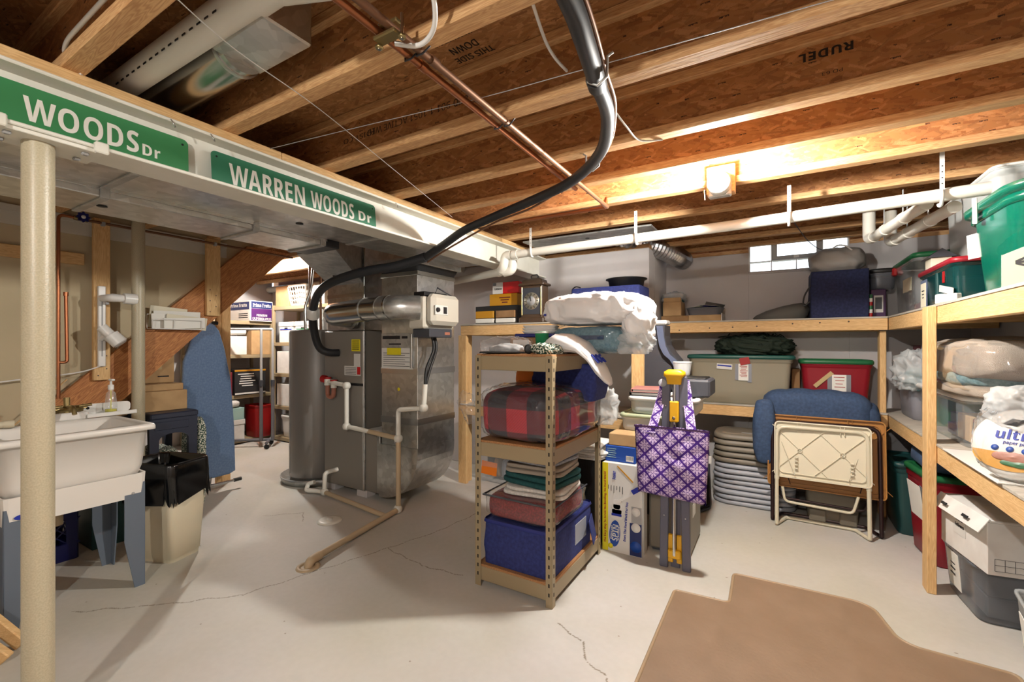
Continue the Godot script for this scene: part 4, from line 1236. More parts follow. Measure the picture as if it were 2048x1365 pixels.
	tube(ir, "foot_tip", M.rubber, [V(-4.225, 1.47, 1.99), V(-4.225, 1.47, 2.04)], 0.016, 12)
	tube(ir, "leg", M.chrome, [V(-4.235, 1.46, 1.93), V(-4.24, 0.075, 1.96)], 0.011, 10)
	tube(ir, "brace", M.chrome, [V(-4.155, 0.075, 1.95), V(-4.20, 0.16, 1.98)], 0.006, 8)
	# wire file rack with papers
	var p = thing("paper_rack", "white wire rack stuffed with papers on the stringer beside the post", "rack", -4.0, 1.40, 1.62)
	for e in [1.465, 1.60, 1.79]:
		tube(p, "wire", M.white_plastic, bend([V(-4.045, 1.51, e), V(-4.045, 1.40, e), V(-3.955, 1.40, e), V(-3.945, 1.47, e)], 0.01), 0.003, 6)
	for e in [[-4.045, 1.51], [-4.045, 1.40], [-3.955, 1.40], [-3.945, 1.47]]:
		tube(p, "wire", M.white_plastic, [V(e[0], e[1], 1.465), V(e[0], e[1], 1.79)], 0.003, 6)
	for e in [[-4.04, 1.405, 0.165, 1.475, 1.72, -4], [-4.02, 1.405, 0.135, 1.495, 1.81, 1], [-4.0, 1.405, 0.115, 1.475, 1.68, 4], [-3.98, 1.405, 0.10, 1.56, 1.84, -5], [-3.962, 1.405, 0.085, 1.54, 1.82, 3]]:
		var sh = thing("paper_sheaf", "sheaf of white papers standing in the wire rack", "papers", e[0], e[1], (e[3] + e[4]) / 2, 0.0, "papers in the wire rack")
		bl(sh, "sheet", M.paper if e[5] > 0 else M.paper_cream, 0, e[2] / 2, 0, 0.006, e[2], e[4] - e[3], 0.001, Vector3(e[5], 0, -5))
	# lumber at the lower left
	var wd = thing("wood_trestle", "yellow pine trestle leaning by the sink leg", "trestle", -2.78, 0, 0.42)
	for e in [[V(-2.95, 0.34, 0.36), V(-2.735, 0.015, 0.56), 0.05], [V(-2.86, 0.30, 0.30), V(-2.66, 0.015, 0.50), 0.05], [V(-2.80, 0.20, 0.30), V(-2.64, 0.02, 0.44), 0.04]]:
		var mid: Vector3 = (e[0] + e[1]) / 2.0
		var ln: float = e[0].distance_to(e[1])
		var o := mi(wd, "plank", box_mesh(Vector3(0.03, e[2], ln), 0.004), M.pine_z, Vector3.ZERO)
		var dirv: Vector3 = (e[1] - e[0]).normalized()
		o.transform = Transform3D(Basis.looking_at(dirv, Vector3.UP), mid - org(wd))

func milk_crate(label, x, d):
	var t = thing("milk_crate", label, "crate", x, 0, d)
	var s := 0.33
	var h := 0.28
	for sd in 4:
		var g := Node3D.new()
		g.name = "side"
		t.add_child(g, true)
		g.rotation_degrees.y = 90 * sd
		bl(g, "rail", M.crate_blue, 0, 0.05, -s / 2, s, 0.10, 0.012, 0.003)
		bl(g, "rail", M.crate_blue, 0, h - 0.02, -s / 2, s, 0.04, 0.012, 0.003)
		for e in [-1, 1]:
			bl(g, "stile", M.crate_blue, e * (s / 2 - 0.025), h / 2, -s / 2, 0.05, h, 0.012, 0.003)
		for k in 5:
			for sg in [-1, 1]:
				bl(g, "lattice", M.crate_blue, -0.10 + 0.05 * k, 0.17, -s / 2, 0.006, 0.22, 0.006, 0.001, Vector3(0, 0, sg * 45))
	bl(t, "floor", M.crate_blue, 0, 0.01, 0, s - 0.01, 0.014, s - 0.01, 0.003)

# ---------------------------------------------------------------- shelving corner seen past the furnace
func steel_rack(label, x0, x1, d0, d1, ys):
	var t = thing("storage_rack", label, "shelving", (x0 + x1) / 2, 0, (d0 + d1) / 2)
	for x in [x0, x1]:
		for d in [d0, d1]:
			bx(t, "post", M.shelf_paint, x - 0.018, x + 0.018, 0, ys[-1] + 0.02, d - 0.018, d + 0.018, 0.003)
	for y in ys:
		bx(t, "shelf", M.shelf_paint, x0 - 0.01, x1 + 0.01, y - 0.045, y, d0 - 0.01, d1 + 0.01, 0.003)
	return t

func build_nook():
	steel_rack("tan metal rack against the end wall behind the ironing board", -6.44, -5.95, 2.70, 3.56, [0.06, 0.63, 1.15, 1.59])
	steel_rack("tan metal rack along the back wall behind the water heater", -5.80, -4.45, 3.50, 3.86, [0.06, 0.47, 0.90, 1.31, 1.785])
	# fruit carton
	var a = thing("fruit_carton", "white fruit carton with blue band and purple side on the corner rack", "box", -6.175, 1.591, 3.40)
	bl(a, "body", M.card_white, 0, 0.135, 0, 0.54, 0.27, 0.30, 0.003)
	bl(a, "blue_band", M.apple_blue, -0.01, 0.205, -0.1505, 0.50, 0.10, 0.002, 0.0)
	bl(a, "label_panel", M.label_white, -0.01, 0.075, -0.1505, 0.50, 0.11, 0.002, 0.0)
	for k in 3:
		bl(a, "print_line", M.ink, 0.10, 0.10 - 0.025 * k, -0.1518, 0.22, 0.010, 0.001, 0.0)
	bl(a, "blue_band", M.apple_blue, 0.2705, 0.215, 0, 0.002, 0.09, 0.28, 0.0)
	bl(a, "purple_panel", M.apple_purple, 0.2705, 0.09, 0, 0.002, 0.155, 0.28, 0.0)
	txt(a, "Prima Frutta", M.label_white, 0.40, 0.045, V(-0.01, 0.215, -0.1517), Vector3.ZERO, true, 0.001, "lettering", true)
	txt(a, "Prima Frutta", M.label_white, 0.24, 0.05, V(0.2717, 0.215, 0), Vector3(0, 90, 0), true, 0.001, "lettering", true)
	txt(a, "PREMIUM", M.label_white, 0.14, 0.03, V(0.2717, 0.08, 0), Vector3(0, 90, 0))
	txt(a, "CALIFORNIA APPLES", M.label_white, 0.25, 0.032, V(0.2717, 0.035, 0), Vector3(0, 90, 0))
	carton("cardboard_box", "pale carton on the middle deck of the corner rack", "box", -6.14, 1.151, 3.03, 0, 0.34, 0.24, 0.42, M.card_white)
	carton("cardboard_box", "honey brown carton below the fruit carton", "box", -6.14, 1.151, 3.42, 0, 0.36, 0.33, 0.25, M.card)
	var r = thing("poster_roll", "rolled white poster with an orange end on the pale carton", "roll", -6.02, 1.392, 3.10)
	tube(r, "roll", M.paper, [V(-6.04, 1.435, 2.80), V(-5.98, 1.45, 3.22)], 0.04, 20)
	tube(r, "inside", M.orange, [V(-5.981, 1.4498, 3.213), V(-5.9795, 1.4502, 3.222)], 0.035, 20)
	var bb = carton("tool_carton", "black printed appliance carton with gold edges on the corner rack", "box", -6.06, 0.631, 3.26, 0, 0.28, 0.33, 0.40, M.ink)
	bl(bb, "gold_edge", M.ochre, 0.142, 0.315, 0, 0.002, 0.02, 0.40, 0.0)
	for k in 6:
		bl(bb, "print_line", M.label_white, 0.142, 0.27 - 0.03 * k, -0.06 + 0.02 * (k % 2), 0.002, 0.012, 0.20 - 0.03 * (k % 3), 0.0)
	bl(bb, "white_border", M.label_white, 0.142, 0.02, 0, 0.002, 0.02, 0.39, 0.0)
	carton("tool_carton", "dark brown carton beside the black appliance carton", "box", -6.08, 0.631, 2.90, 0, 0.30, 0.30, 0.28, M.maroon_box)
	banker("white file box with printed base under the seafoam box", -6.06, 0.061, 2.98, 0, 0.33, 0.26, 0.40)
	carton("gift_box", "seafoam box on the white file box in the storage corner", "box", -6.06, 0.322, 2.98, 0, 0.32, 0.15, 0.38, M.seafoam)
	var pw = thing("pillow", "white pillow lying on the seafoam box", "pillow", -6.03, 0.473, 2.98)
	mi(pw, "pillow", blob(0.28, 0.10, 0.34, 0.7, 0.01, 0.3, 12), M.white_cloth)
	tote("storage_tote", "red open plastic tub in the storage corner beside the garment rack", "tote", -5.98, 0.061, 3.40, 0, 0.30, 0.42, 0.24, M.red)
	# back rack
	carton("cardboard_box", "kraft carton beside the laundry basket on the top deck", "box", -5.64, 1.786, 3.66, 0, 0.30, 0.27, 0.28, M.card)
	laundry_basket(-5.29, 1.786, 3.64)
	carton("storage_box", "white carton beside the laundry basket on the top deck", "box", -4.92, 1.786, 3.66, 0, 0.30, 0.24, 0.28, M.card_white)
	var g = banker("white file box with a blue stripe on the back rack", -5.55, 1.311, 3.66, 0, 0.31, 0.27, 0.30)
	bl(g, "stripe", M.ink_blue, 0, 0.17, -0.147, 0.25, 0.014, 0.002, 0.0)
	g = banker("white file box with a green stripe on the back rack", -5.20, 1.311, 3.66, 0, 0.31, 0.27, 0.30)
	bl(g, "stripe", M.green_lid, 0, 0.17, -0.147, 0.25, 0.014, 0.002, 0.0)
	for e in [[-5.52, 0.901, "plain white box right below the blue-striped file box"], [-5.0, 0.901, "plain white box right below the green-striped file box"], [-5.52, 0.471, "plain white box on the deck above the white snap-lid tub"], [-5.0, 0.471, "plain white box on the deck above the dark red tub"]]:
		carton("storage_box", e[2], "box", e[0], e[1], 3.67, 0, 0.48, 0.29, 0.30, M.card_white, "plain white boxes on the back rack")
	var lt = tote("storage_tote", "white tub with a snap lid on the bottom deck of the back rack", "tote", -5.45, 0.061, 3.66, 0, 0.44, 0.26, 0.30, M.white_plastic, M.white_plastic)
	tote("storage_tote", "dark red tub on the bottom deck of the back rack", "tote", -4.98, 0.061, 3.67, 0, 0.40, 0.30, 0.30, M.red_tote)
	# garment rack
	var k = thing("garment_rack", "grey tubular garment rack on castors in front of the corner rack", "garment rack", -5.6, 0, 3.1)
	tube(k, "hanging_bar", M.grey_light, [V(-5.90, 1.475, 2.92), V(-5.44, 1.475, 3.27)], 0.016, 12)
	for e in [[-5.44, 3.27], [-5.52, 3.17]]:
		tube(k, "upright", M.grey_light, [V(e[0], 0.75, e[1]), V(e[0], 1.475, e[1])], 0.015, 12)
		tube(k, "upright", M.grey, [V(e[0], 0.08, e[1]), V(e[0], 0.80, e[1])], 0.02, 12)
		tube(k, "collar", M.charcoal, [V(e[0], 0.76, e[1]), V(e[0], 0.84, e[1])], 0.024, 12)
	tube(k, "base_bar", M.grey, [V(-5.90, 0.09, 2.92), V(-5.44, 0.09, 3.27)], 0.017, 12)
	tube(k, "foot", M.grey, [V(-5.62, 0.075, 3.36), V(-5.36, 0.075, 3.14)], 0.018, 12)
	for e in [[-5.61, 3.35], [-5.37, 3.15]]:
		tube(k, "castor", M.rubber, [V(e[0] - 0.012, 0.028, e[1]), V(e[0] + 0.012, 0.028, e[1])], 0.028, 14)
	var pp = thing("vent_pipe", "white pipe running under the joists across the storage corner", "pipe", -5.4, 2.0, 3.7)
	tube(pp, "pipe", M.pvc, [V(-6.48, 2.095, 3.84), V(-4.5, 2.10, 3.84), V(-2.9, 2.10, 3.84)], 0.045, 16)
	var ins = thing("insulation_batt", "pink fibreglass insulation tucked over the back wall of the storage corner", "insulation", -5.4, 2.16, 3.96)
	for k2 in 5:
		mi(ins, "batt", soft_box(0.40, 0.20, 0.10, 0.012, 60 + k2), M.insul, V(-6.2 + 0.42 * k2, 2.16, 3.97) - org(ins))

func laundry_basket(x, y, d):
	var t = thing("laundry_basket", "white slotted laundry basket heaped with cloths on the back rack", "basket", x, y, d)
	var w0 := 0.30
	var w1 := 0.37
	var h := 0.24
	bl(t, "base", M.white_plastic, 0, 0.01, 0, w0, 0.02, 0.24, 0.004)
	for k in 8:
		var f := (k - 3.5) / 3.5
		for s in [-1, 1]:
			tube(t, "slat", M.white_plastic, [V(x + f * w0 / 2, y + 0.01, d + s * 0.12), V(x + f * w1 / 2, y + h, d + s * 0.15)], 0.006, 6)
	for k in 5:
		var f := (k - 2) / 2.0
		for s in [-1, 1]:
			tube(t, "slat", M.white_plastic, [V(x + s * w0 / 2, y + 0.01, d + f * 0.11), V(x + s * w1 / 2, y + h, d + f * 0.14)], 0.006, 6)
	for k in 5:
		var f := 0.05 + k * 0.235
		var ww: float = lerp(w0, w1, f)
		var dd: float = lerp(0.24, 0.30, f)
		mi(t, "band", loft([rring(ww, dd, 0.03, h * f), rring(ww + 0.012, dd + 0.012, 0.03, h * f), rring(ww + 0.012, dd + 0.012, 0.03, h * f + (0.03 if k == 4 else 0.012)), rring(ww, dd, 0.03, h * f + (0.03 if k == 4 else 0.012)), rring(ww, dd, 0.03, h * f)], false, false, false), M.white_plastic)
	var c = thing("folded_cloth", "heap of white cloths in the laundry basket", "cloth", x, y + 0.022, d)
	mi(c, "heap", blob(0.27, 0.26, 0.20, 0.6, 0.02, 0.5, 21), M.white_cloth)

# ---------------------------------------------------------------- built-in wooden shelves
func build_wood_shelves():
	# left bank
	var t = thing("wood_shelf", "pine two-deck shelf with the mantel clock along the white wall", "shelf", -1.69, 0, 3.58)
	for y in [1.456, 0.725]:
		bx(t, "rail", M.pine_x, -2.515, -0.865, y - 0.089, y, 3.30, 3.338, 0.003)
		bx(t, "deck", M.ply, -2.52, -0.86, y, y + 0.012, 3.295, 3.87, 0.001)
		bx(t, "rail", M.pine_x, -2.515, -0.955, y - 0.089, y, 3.855, 3.893, 0.003)
		for x in [-2.5, -1.7, -0.89]:
			bx(t, "cross_rail", M.pine_z, x - 0.019, x + 0.019, y - 0.089, y - 0.001, 3.34, 3.853, 0.003)
	for x in [-2.497, -0.885]:
		bx(t, "leg", M.pine_y, x - 0.0445, x + 0.0445, 0, 1.366, 3.30, 3.338, 0.003)
		bx(t, "leg", M.pine_y, x - 0.019, x + 0.019, 0, 1.366, 3.341, 3.43, 0.003)
	# back bank in the recess
	t = thing("wood_shelf", "pine two-deck shelf below the window holding the beige and red totes", "shelf", -0.12, 0, 4.4)
	for y in [1.477, 0.765]:
		bx(t, "rail", M.pine_x, -0.935, 0.70, y - 0.089, y, 4.20, 4.238, 0.003)
		bx(t, "deck", M.ply, -0.94, 0.70, y, y + 0.012, 4.195, 4.59, 0.001)
		bx(t, "rail", M.pine_x, -0.935, 0.70, y - 0.089, y, 4.555, 4.593, 0.003)
	for x in [-0.90, 0.68]:
		bx(t, "leg", M.pine_y, x - 0.019, x + 0.019, 0, 1.385, 4.245, 4.334, 0.003)
	for k in 7:
		var x := -0.75 + fmod(k * 0.61, 1.4)
		mi(t, "knot", lathe([[0.0, 0.0006], [0.004, 0.0006], [0.006, 0.0], [0.0, 0.0]], 10), M.clock_wood, V(x, 1.41 + fmod(k * 0.023, 0.05), 4.2) - org(t), Vector3(90, 0, 0))
	# right bank
	t = thing("wood_shelf", "long pine shelf bank along the right wall packed with bins", "shelf", 0.97, 0, 1.9)
	for y in [1.477, 0.762]:
		bx(t, "rail", M.pine_z, 0.706, 0.744, y - 0.089, y, -0.6, 3.105, 0.003)
		bx(t, "rail", M.pine_z, 0.706, 0.744, y - 0.089, y, 3.107, 4.238, 0.003)
		bx(t, "deck", M.ply, 0.702, 1.24, y, y + 0.012, -0.6, 4.59, 0.001)
		for d in [-0.55, 0.65, 1.85, 3.05, 4.1]:
			bx(t, "cross_rail", M.pine_x, 0.746, 1.24, y - 0.089, y - 0.001, d - 0.019, d + 0.019, 0.003)
	for d in [3.105, 0.7]:
		bx(t, "post", M.pine_y, 0.666, 0.704, 0, 1.477, d - 0.0445, d + 0.0445, 0.003)

# ---------------------------------------------------------------- slotted metal shelf in the middle
func build_metal_shelf():
	var t = thing("metal_shelf", "tan slotted steel shelf unit standing in the middle of the floor", "shelving", -1.15, 0, 2.29)
	var x0 := -1.385
	var x1 := -0.93
	var d0 := 1.945
	var d1 := 2.63
	var ki := [x0, x1]
	for x in ki:
		for d in [d0, d1]:
			var sx: float = 1.0 if x == x0 else -1.0
			var sd: float = 1.0 if d == d0 else -1.0
			var p := bx(t, "post", M.shelf_paint, x, x + sx * 0.036, 0, 1.225, d, d + sd * 0.003, 0.001)
			bx(p, "flange", M.shelf_paint, x, x + sx * 0.003, 0, 1.225, d, d + sd * 0.036, 0.001)
			for k in 26:
				var y := 0.055 + k * 0.0455
				bx(p, "slot", M.slot_dark, x + sx * 0.014, x + sx * 0.022, y, y + 0.018, d - sd * 0.0006, d + sd * 0.001, 0.0)
				if sx < 0:
					bx(p, "slot", M.slot_dark, x - sx * 0.0006, x + sx * 0.001, y, y + 0.018, d + sd * 0.014, d + sd * 0.022, 0.0)
	for y in [1.232, 0.775, 0.115]:
		bx(t, "beam", M.shelf_paint, x0 + 0.004, x1 - 0.004, y - 0.085, y - 0.01, d0 + 0.004, d0 + 0.016, 0.003)
		bx(t, "beam", M.shelf_paint, x0 + 0.004, x1 - 0.004, y - 0.085, y - 0.01, d1 - 0.016, d1 - 0.004, 0.003)
		for x in [x0 + 0.004, x1 - 0.016]:
			bx(t, "beam", M.shelf_paint, x, x + 0.012, y - 0.085, y - 0.01, d0 + 0.004, d1 - 0.004, 0.003)
		bx(t, "deck", M.particle, x0 + 0.006, x1 - 0.006, y - 0.014, y, d0 + 0.006, d1 - 0.006, 0.002)
	# top deck
	var ty := 1.233
	var b = thing("plastic_bag", "crinkled clear bag of cables at the front of the metal shelf top", "bag", -1.25, ty, 2.05, 15)
	mi(b, "film", blob(0.28, 0.085, 0.17, 0.7, 0.016, 1.0, 31, 72, 36), M.film)
	mi(b, "content", blob(0.17, 0.045, 0.10, 0.6, 0.02, 0.9, 32), M.grey_light)
	for k in 3:
		tube(b, "cable", M.rubber, [Vector3(-0.12 + 0.02 * k, 0.006, 0.09), Vector3(-0.1, 0.008, 0.11 - 0.02 * k), Vector3(0.02, 0.008, 0.10), Vector3(0.12, 0.007, 0.06 + 0.015 * k)].map(func(v): return org(b) + v), 0.0045, 8, true)
	b = thing("vinyl_sheet", "black vinyl sheet under the clear bag on the metal shelf", "sheet", -1.26, ty, 2.02, 12)
	mi(b, "sheet", blob(0.20, 0.008, 0.10, 0.5, 0.004, 0.8, 33), M.black)
	b = thing("paddle", "black oval paddle leaning on the clear bag", "paddle", -1.09, ty, 2.0, 30)
	mi(b, "paddle", blob(0.045, 0.05, 0.02, 0.9, 0.0, 1.0, 3), M.black)
	var bx1 = carton("cardboard_box", "small brown carton behind the green cup on the metal shelf", "box", -1.26, ty, 2.36, 10, 0.22, 0.09, 0.18, M.card_dark)
	bl(bx1, "label", M.label_white, -0.04, 0.05, -0.091, 0.10, 0.05, 0.002, 0.0)
	b = thing("box_lid", "royal blue flat lid on the small carton", "lid", -1.21, ty + 0.091, 2.38, 14)
	bl(b, "lid", M.royal, 0, 0.01, 0, 0.27, 0.02, 0.22, 0.005)
	bl(b, "tab", M.royal, 0.11, 0.022, -0.09, 0.02, 0.01, 0.02, 0.003)
	for k in 3:
		b = thing("foam_tray", ["lowest", "middle", "topmost"][k] + " white tray in the small stack on the blue lid", "tray", -1.20, ty + 0.112 + 0.016 * k, 2.36, 10 + 4 * k, "white trays on the blue lid")
		mi(b, "tray", loft([rring(0.18, 0.14, 0.03, 0.0), rring(0.205, 0.165, 0.035, 0.012), rring(0.205, 0.165, 0.035, 0.0155), rring(0.17, 0.13, 0.03, 0.0155)], true, true), M.white_plastic)
	b = thing("plastic_cup", "green plastic cup on the metal shelf top", "cup", -1.085, ty, 2.14)
	mi(b, "cup", lathe([[0.0, 0.0], [0.029, 0.0], [0.037, 0.108], [0.040, 0.11], [0.040, 0.117], [0.036, 0.117], [0.028, 0.006], [0.0, 0.006]], 28), M.cup_green)
	mi(b, "foil_edge", lathe([[0.0385, 0.108], [0.041, 0.112], [0.039, 0.118]], 28), M.label_white)
	b = thing("pill_box", "clear plastic parts box beside the green cup", "box", -1.0, ty, 2.2)
	bl(b, "case", M.frost, 0, 0.04, 0, 0.07, 0.08, 0.05, 0.004)
	b = thing("crumpled_wrap", "crumpled printed plastic wrap on the metal shelf edge", "wrapper", -1.0, ty, 2.03, 20)
	mi(b, "wrap", blob(0.15, 0.05, 0.09, 0.8, 0.025, 1.1, 35), M.leaf_print)
	# comforter bags
	b = thing("bedding_bag", "teal comforter packed in a clear bag on the metal shelf top", "bag", -0.87, ty, 2.42, -12)
	mi(b, "comforter", blob(0.44, 0.145, 0.36, 0.45, 0.012, 0.35, 36, 44, 24), M.teal_comforter)
	mi(b, "film", blob(0.48, 0.165, 0.39, 0.5, 0.016, 0.9, 37, 90, 44), M.film)
	mi(b, "knot", blob(0.15, 0.12, 0.14, 0.9, 0.04, 1.2, 38), M.frost, Vector3(0.27, 0.0, 0.08))
	bl(b, "zip", M.comforter_blue, 0.05, 0.085, -0.19, 0.20, 0.022, 0.008, 0.002)
	b = thing("bedding_bag", "large white plastic bag of bedding on top of the teal bag", "bag", -0.86, ty + 0.158, 2.40, -10)
	mi(b, "bag", blob(0.58, 0.165, 0.40, 0.55, 0.026, 0.5, 40, 110, 54), M.bag_white)
	mi(b, "loose_end", blob(0.13, 0.20, 0.16, 0.8, 0.03, 0.8, 41), M.bag_white, Vector3(0.27, -0.10, 0.07))
	bl(b, "maker_tag", M.ink_blue, -0.26, 0.06, -0.155, 0.03, 0.012, 0.002, 0.0, Vector3(0, -28, 0))
	b = thing("shopping_bag", "white shopping bag with blue print hanging over the metal shelf edge", "bag", -0.95, ty, 2.12)
	var pts := [[-0.13, 0.045, 0.06, 0.10, 0.03], [-0.06, 0.06, 0.05, 0.20, 0.055], [0.02, 0.055, 0.04, 0.25, 0.05], [0.10, 0.03, 0.04, 0.24, 0.032], [0.15, -0.02, 0.04, 0.21, 0.024], [0.19, -0.08, 0.04, 0.18, 0.02], [0.225, -0.13, 0.04, 0.12, 0.016], [0.24, -0.15, 0.04, 0.05, 0.008]]
	var rings := []
	for q in pts:
		var rg := []
		for i in 18:
			var an := TAU * i / 18
			var wob := 1.0 + 0.10 * sin(an * 5 + q[0] * 30) + 0.06 * sin(an * 11 + q[0] * 47)
			rg.append(Vector3(q[0] + sin(an) * 0.3 * q[4], q[1] + sin(an) * q[4] * wob * 0.9 - 0.0, -q[2] + cos(an) * q[3] * 0.5 * wob))
		rings.append(rg)
	mi(b, "bag", loft(rings, true, true), M.bag_white)
	var fb := Basis(Vector3(0, 0, -1), Vector3(-0.67, 0.74, 0), Vector3(0.74, 0.67, 0)).get_euler()
	txt(b, "BOG", M.ink_blue, 0.13, 0.055, Vector3(0.178, -0.022, -0.04), Vector3(rad_to_deg(fb.x), rad_to_deg(fb.y), rad_to_deg(fb.z)), true, 0.004)
	# middle deck
	var my := 0.776
	b = thing("comforter", "red and black plaid comforter rolled in a clear bag on the metal shelf", "bedding", -1.15, my, 2.28)
	mi(b, "roll", blob(0.47, 0.265, 0.66, 0.38, 0.012, 0.25, 44, 52, 28), M.plaid)
	mi(b, "film", blob(0.51, 0.285, 0.70, 0.45, 0.02, 0.8, 45, 96, 48), M.film)
	mi(b, "bag_end", blob(0.10, 0.20, 0.14, 0.8, 0.05, 0.9, 46), M.frost, Vector3(0.25, 0.02, -0.36))
	mi(b, "bag_ear", blob(0.09, 0.16, 0.05, 0.8, 0.03, 0.9, 47), M.film, Vector3(-0.27, 0.08, 0.30), Vector3(0, 0, 25))
	b = thing("fabric_bag", "blue zip fabric bag behind the plaid comforter", "bag", -1.06, my + 0.19, 2.46)
	mi(b, "bag", soft_box(0.38, 0.20, 0.26, 0.014, 48, 0.04), M.blue_fabric)
	tube(b, "handle", M.blue_fabric, [V(-0.90, my + 0.38, 2.40), V(-0.86, my + 0.41, 2.44), V(-0.87, my + 0.36, 2.52)], 0.012, 8, true)
	b = thing("paper_parcel", "orange and white wrapped parcel behind the plaid comforter", "parcel", -1.30, my + 0.22, 2.42)
	mi(b, "parcel", blob(0.15, 0.15, 0.16, 0.5, 0.012, 0.4, 49), M.orange)
	mi(b, "tissue", blob(0.18, 0.17, 0.10, 0.7, 0.03, 0.8, 50), M.bag_white, Vector3(-0.02, 0, -0.06))
	# lower deck
	var ly := 0.116
	b = thing("fabric_bin", "royal blue fabric bin with a clear window on the lowest deck", "bin", -1.15, ly, 2.25)
	mi(b, "bin", soft_box(0.40, 0.225, 0.55, 0.006, 51), M.blue_fabric)
	bl(b, "window", M.frost, 0.203, 0.12, 0.10, 0.004, 0.11, 0.16, 0.002)
	mi(b, "binding", loft([rring(0.405, 0.555, 0.03, 0.215), rring(0.415, 0.565, 0.03, 0.22), rring(0.405, 0.555, 0.03, 0.235)], false, false), M.royal)
	bl(b, "flap", M.blue_fabric, 0.235, 0.10, 0.20, 0.006, 0.13, 0.14, 0.002, Vector3(0, 15, 12))
	b = thing("zip_blanket_bag", "dark red blanket in a clear zip bag on the blue fabric bin", "bag", -1.16, ly + 0.237, 2.23)
	mi(b, "blanket", blob(0.40, 0.115, 0.46, 0.3, 0.008, 0.5, 52, 44, 20), M.red_cloth)
	mi(b, "film", blob(0.43, 0.13, 0.50, 0.32, 0.012, 0.7, 53, 48, 22), M.film)
	tube(b, "zip_piping", M.charcoal, [Vector3(-0.21, 0.118, -0.22), Vector3(-0.21, 0.115, 0.23), Vector3(0.21, 0.112, 0.23), Vector3(0.21, 0.115, -0.22)].map(func(v): return org(b) + v), 0.004, 6)
	var cy := ly + 0.237 + 0.128
	for e in [["white folded sheet under the teal cloth", M.white_cloth, 0.36, 0.045, 0.36, 54, 6], ["teal folded cloth in the linen pile", M.teal_cloth, 0.34, 0.06, 0.34, 55, -8], ["cream cable-knit throw in the linen pile", M.fleece, 0.34, 0.05, 0.33, 56, 4], ["grey-blue folded sheet in the linen pile", M.grey_cloth, 0.32, 0.04, 0.32, 57, -5], ["white pillowcases on top of the linen pile", M.white_cloth, 0.30, 0.045, 0.30, 58, 8]]:
		b = thing("folded_linen", e[0], "linen", -1.12, cy, 2.22, e[6], "linens piled on the metal shelf")
		for k in 2:
			mi(b, "fold", blob(e[2] - 0.015 * k, e[3] / 2.0, e[4] - 0.01 * k, 0.3, 0.006, 0.5, e[5] + k * 7, 36, 14), e[1], Vector3(0.004 * k, e[3] / 2.0 * k, 0))
		cy += e[3] + 0.004

